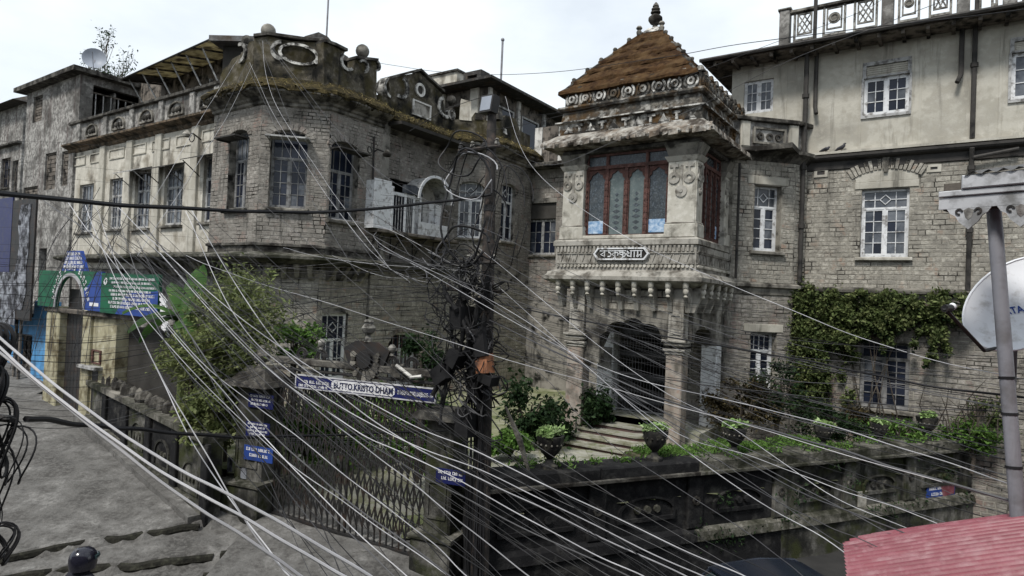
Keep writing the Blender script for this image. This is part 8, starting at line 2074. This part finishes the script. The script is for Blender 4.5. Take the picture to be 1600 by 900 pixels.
for t in (-1.6, .9):
    p = AO + AD * t + AC_ * .5 + AN * -.05; q = AO + AD * t + AC_ * 1.7 + AN * -.05; part('rafter', MB().tube([w2l(p), w2l(q)], .025, 6), m_iron, aw)
p = AO + AD * .9 + AC_ * .5 + AN * -.05; part('awning_support', MB().tube([w2l(p), w2l((p[0], p[1], -.6))], .04, 8), m_galv, aw)
# car parked along the wall
cc = at(1240, 872, 10.2); ca = atan2(CW1[1] - CW0[1], CW1[0] - CW0[0])
car = thing('parked_car', 'dark blue car parked below the garden wall, only its roof in view', 'car', w2l((cc[0], cc[1], -.6)))
CX, CY = BASE[car.name][0], BASE[car.name][1]
ang = ca + TH - .15
def cp_(x, y, z): return (CX + x * cos(ang) - y * sin(ang), CY + x * sin(ang) + y * cos(ang), -.6 + z)
def loft(sections):
    g = MB(); n = len(sections[0])
    for s in sections: g.v += [cp_(*p) for p in s]
    for i in range(len(sections) - 1):
        for k in range(n): g.f.append((i * n + k, i * n + (k + 1) % n, (i + 1) * n + (k + 1) % n, (i + 1) * n + k))
    g.f += [tuple(range(n - 1, -1, -1)), tuple(range((len(sections) - 1) * n, len(sections) * n))]
    return g
def sect(x, hw, z0, z1, r=.1): return [(x, -hw, z0), (x, hw, z0), (x, hw + .02, (z0 + z1) / 2), (x, hw - .01, z1 - r), (x, hw - r, z1), (x, -hw + r, z1), (x, -hw + .01, z1 - r), (x, -hw - .02, (z0 + z1) / 2)]
part('body', loft([sect(-2.15, .66, .38, .72), sect(-2.0, .78, .25, .88), sect(-1.2, .84, .2, .95), sect(0, .85, .2, .97), sect(1.1, .84, .2, .96), sect(1.9, .76, .24, .84), sect(2.1, .6, .36, .68)]), m_car, car, True)
part('glasshouse', loft([sect(-1.62, .66, .93, .98, .03), sect(-1.0, .64, .94, 1.38, .08), sect(-.2, .63, .94, 1.43, .08), sect(.45, .62, .94, 1.39, .08), sect(1.15, .66, .93, .98, .03)]), m_carglass, car, True)
part('roof', loft([sect(-1.12, .62, 1.36, 1.39, .03), sect(-.7, .61, 1.40, 1.455, .04), sect(-.2, .61, 1.42, 1.475, .04), sect(.3, .60, 1.40, 1.455, .04), sect(.62, .60, 1.34, 1.37, .03)]), m_car, car, True)
for y in (-.6, .6): part('roof_rail', MB().tube([cp_(-1.6, y * 1.06, .97), cp_(-1.05, y * 1.0, 1.40), cp_(-.2, y * 1.0, 1.465), cp_(.5, y, 1.41), cp_(1.15, y * 1.08, .97)], .022, 6), m_car, car, True)
part('wiper', MB().tube([cp_(-1.45, -.35, 1.06), cp_(-1.25, .25, 1.22)], .012, 5), m_cablel, car)
for x in (-1.35, 1.35):
    for y in (-.78, .78):
        wl = part('wheel', MB().tube([cp_(x, y - .1, .32), cp_(x, y + .1, .32)], .32, 18), m_rubber, car, True)
        part('rim', MB().tube([cp_(x, y - .108, .32), cp_(x, y + .108, .32)], .19, 12), m_galv, wl, True)
for y in (-.55, .55):
    part('headlight', MB().ball(cp_(-2.06, y, .66), .11, 10), m_glassb, car, True); part('tail_light', MB().ball(cp_(2.04, y, .66), .09, 10), m_red, car, True); part('mirror', MB().ball(cp_(-.95, y * 1.68, .98), .08, 8), m_car, car, True)
part('number_plate', MB().box(*[0, .01, 0, .01, 0, .01]), m_letter, car) if False else None
# person in a helmet at the bottom of the lane
hp_ = at(127, 879, 9.0)
hgx, hgy = hp_[0], hp_[1]
gz = road_h(hgx, hgy) + step_drop(hgx, hgy)
per = thing('person', 'person in a dark jacket and glossy black helmet walking at the bottom of the lane', 'person', w2l((hgx, hgy, gz)))
H0 = hp_[2]
def person():
    sk = bpy.data.meshes.new('body')
    s = (H0 + .12 - gz) / 1.72                    # figure scale
    J = {'pelvis': (0, 0, .92), 'waist': (0, 0, 1.08), 'chest': (0, -.01, 1.30), 'neck': (0, -.01, 1.46), 'head0': (0, .01, 1.52), 'head1': (0, .02, 1.64),
         'lsh': (-.19, 0, 1.39), 'lel': (-.25, -.02, 1.12), 'lwr': (-.22, .16, .92), 'rsh': (.19, 0, 1.39), 'rel': (.25, -.04, 1.12), 'rwr': (.24, .08, .88),
         'lhip': (-.10, 0, .88), 'lkn': (-.11, .10, .50), 'lan': (-.11, .02, .09), 'lto': (-.11, .17, .04), 'rhip': (.10, 0, .88), 'rkn': (.11, -.02, .49), 'ran': (.11, -.16, .10), 'rto': (.11, -.02, .04)}
    R_ = {'pelvis': .135, 'waist': .125, 'chest': .15, 'neck': .06, 'head0': .08, 'head1': .09, 'lsh': .075, 'lel': .052, 'lwr': .036, 'rsh': .075, 'rel': .052, 'rwr': .036, 'lhip': .095, 'lkn': .065, 'lan': .045, 'lto': .04, 'rhip': .095, 'rkn': .065, 'ran': .045, 'rto': .04}
    E_ = [('pelvis', 'waist'), ('waist', 'chest'), ('chest', 'neck'), ('neck', 'head0'), ('head0', 'head1'), ('chest', 'lsh'), ('lsh', 'lel'), ('lel', 'lwr'), ('chest', 'rsh'), ('rsh', 'rel'), ('rel', 'rwr'), ('pelvis', 'lhip'), ('lhip', 'lkn'), ('lkn', 'lan'), ('lan', 'lto'), ('pelvis', 'rhip'), ('rhip', 'rkn'), ('rkn', 'ran'), ('ran', 'rto')]
    names = list(J)
    for sd_, w_ in (('l', -1), ('r', 1)):         # five fingers on each hand
        b = J[sd_ + 'wr']
        J[sd_ + 'palm'] = (b[0], b[1] + .03, b[2] - .07); R_[sd_ + 'palm'] = .03; E_.append((sd_ + 'wr', sd_ + 'palm'))
        for f in range(5):
            q = J[sd_ + 'palm']; off = (-.03 + .02 * f)
            if f == 4: a1, a2 = (q[0] - w_ * .035, q[1] + .01, q[2] + .02), (q[0] - w_ * .05, q[1] + .04, q[2] - .01)
            else: a1, a2 = (q[0] + off * .3, q[1] + off, q[2] - .05), (q[0] + off * .3 - w_ * .01, q[1] + off + .015, q[2] - .085 + .008 * abs(f - 1))
            J[f'{sd_}f{f}a'] = a1; J[f'{sd_}f{f}b'] = a2; R_[f'{sd_}f{f}a'] = .009; R_[f'{sd_}f{f}b'] = .008
            E_ += [(sd_ + 'palm', f'{sd_}f{f}a'), (f'{sd_}f{f}a', f'{sd_}f{f}b')]
    names = list(J)
    sk.from_pydata([tuple(c * s for c in J[k]) for k in names], [(names.index(a), names.index(b)) for a, b in E_], [])
    o = bpy.data.objects.new('body', sk); COL.objects.link(o)
    m = o.modifiers.new('skin', 'SKIN'); o.modifiers.new('sub', 'SUBSURF').levels = 1; o.modifiers['sub'].render_levels = 1
    for i, k in enumerate(names):
        sk.skin_vertices[0].data[i].radius = (R_[k] * s * (1.25 if k in ('chest', 'waist', 'pelvis') else 1), R_[k] * s)
        sk.skin_vertices[0].data[i].use_root = (k == 'pelvis')
    sk.materials.append(m_jacket)
    dg_ = bpy.context.evaluated_depsgraph_get(); me = bpy.data.meshes.new_from_object(o.evaluated_get(dg_)); bpy.data.objects.remove(o)
    me.name = 'body'; me.polygons.foreach_set('use_smooth', [True] * len(me.polygons))
    o = bpy.data.objects.new('body', me); COL.objects.link(o); o.parent = per; o.rotation_euler = (0, 0, .3)
    BASE[o.name] = BASE[per.name]
    b = BASE[per.name]; hz = 1.645 * s
    hc = (b[0], b[1] + .02 * s, b[2] + hz)
    hl = part('helmet', MB().lathe((hc[0], hc[1], hc[2] - .15), [(.10, 0), (.145, .02), (.158, .10), (.158, .17), (.145, .23), (.115, .275), (.07, .305), (.01, .315)], 22, 1.0, 1.12), m_helmet, per, True)
    part('visor', MB().tube([(hc[0] + .160 * sin(t), hc[1] + .178 * cos(t), hc[2] + .03) for t in [-1 + 2 * i / 10 for i in range(11)]], .03, 8), m_carglass, hl, True)
    part('helmet_vent', MB().tube([(hc[0] - .04, hc[1] - .09, hc[2] + .142), (hc[0] + .04, hc[1] - .09, hc[2] + .142)], .02, 6), m_cablem, hl, True)
    part('collar', MB().lathe((hc[0], hc[1] - .01, hc[2] - .22), [(.11, 0), (.10, .05), (.085, .08)], 14), m_jacket, per, True)
    part('face', MB().ball((hc[0], hc[1] + .03, hc[2] - .06), .095, 12, 1.15), m_skin, per, True)
person()
# pigeons on the string course
for px, lab in ((1291, 'left of two pigeons, hunched low on the string course ledge'), (1315, 'right of two pigeons, standing upright on the string course ledge')):
    s = RF.pix(px, 238)[0]; z = Z2 + .19
    up_ = px == 1315
    g = thing('pigeon', lab, 'pigeon', RF.pt(s, -.15, z), 'pigeons on the ledge')
    b = RF.pt(s, -.15, z)
    bo = part('body', MB().tube([(b[0] - .17, b[1], b[2] + (.02 if up_ else .05)), (b[0] - .08, b[1], b[2] + .08), (b[0] + .02, b[1], b[2] + .11), (b[0] + .08, b[1], b[2] + (.17 if up_ else .13)), (b[0] + .09, b[1], b[2] + (.22 if up_ else .16)), (b[0] + .12, b[1], b[2] + (.235 if up_ else .165))], [.015, .045, .062, .045, .03, .02], 10), m_pigeon, g, True)
    part('beak', MB().tube([(b[0] + .12, b[1], b[2] + (.235 if up_ else .165)), (b[0] + .155, b[1], b[2] + (.225 if up_ else .155))], [.01, .003], 5), m_cablem, g)
    part('wing', MB().tube([(b[0] - .14, b[1] - .045, b[2] + .05), (b[0] + .0, b[1] - .06, b[2] + .11), (b[0] + .05, b[1] - .05, b[2] + .12)], [.01, .035, .02], 8), m_pigeon, g, True)
    for q in (-.02, .02): part('leg', MB().tube([(b[0] + .01, b[1] + q, b[2]), (b[0] + .01, b[1] + q, b[2] + .06)], .006, 4), m_red, g)

# ================================================================== unseen row behind the viewpoint, added to darken the lower street
def behind():
    t = thing('unseen_row_house', 'plain rendered row house across the street behind the viewpoint', 'house', w2l((0, -3, -.6)))
    A = [w2l((x, y, 0)) for x, y in ((-34, -1.2), (34, -1.2), (34, -9), (-34, -9))]
    part('wall', MB().frus([(p[0], p[1], -.8) for p in A], [(p[0], p[1], 8.3) for p in A]), m_stuccod, t)
    B = [w2l((x, y, 0)) for x, y in ((-34.5, -.4), (34.5, -.4), (34.5, -9.5), (-34.5, -9.5))]
    part('roof', MB().frus([(p[0], p[1], 8.3) for p in B], [(p[0], p[1], 8.6) for p in B]), m_roofd, t)
behind()
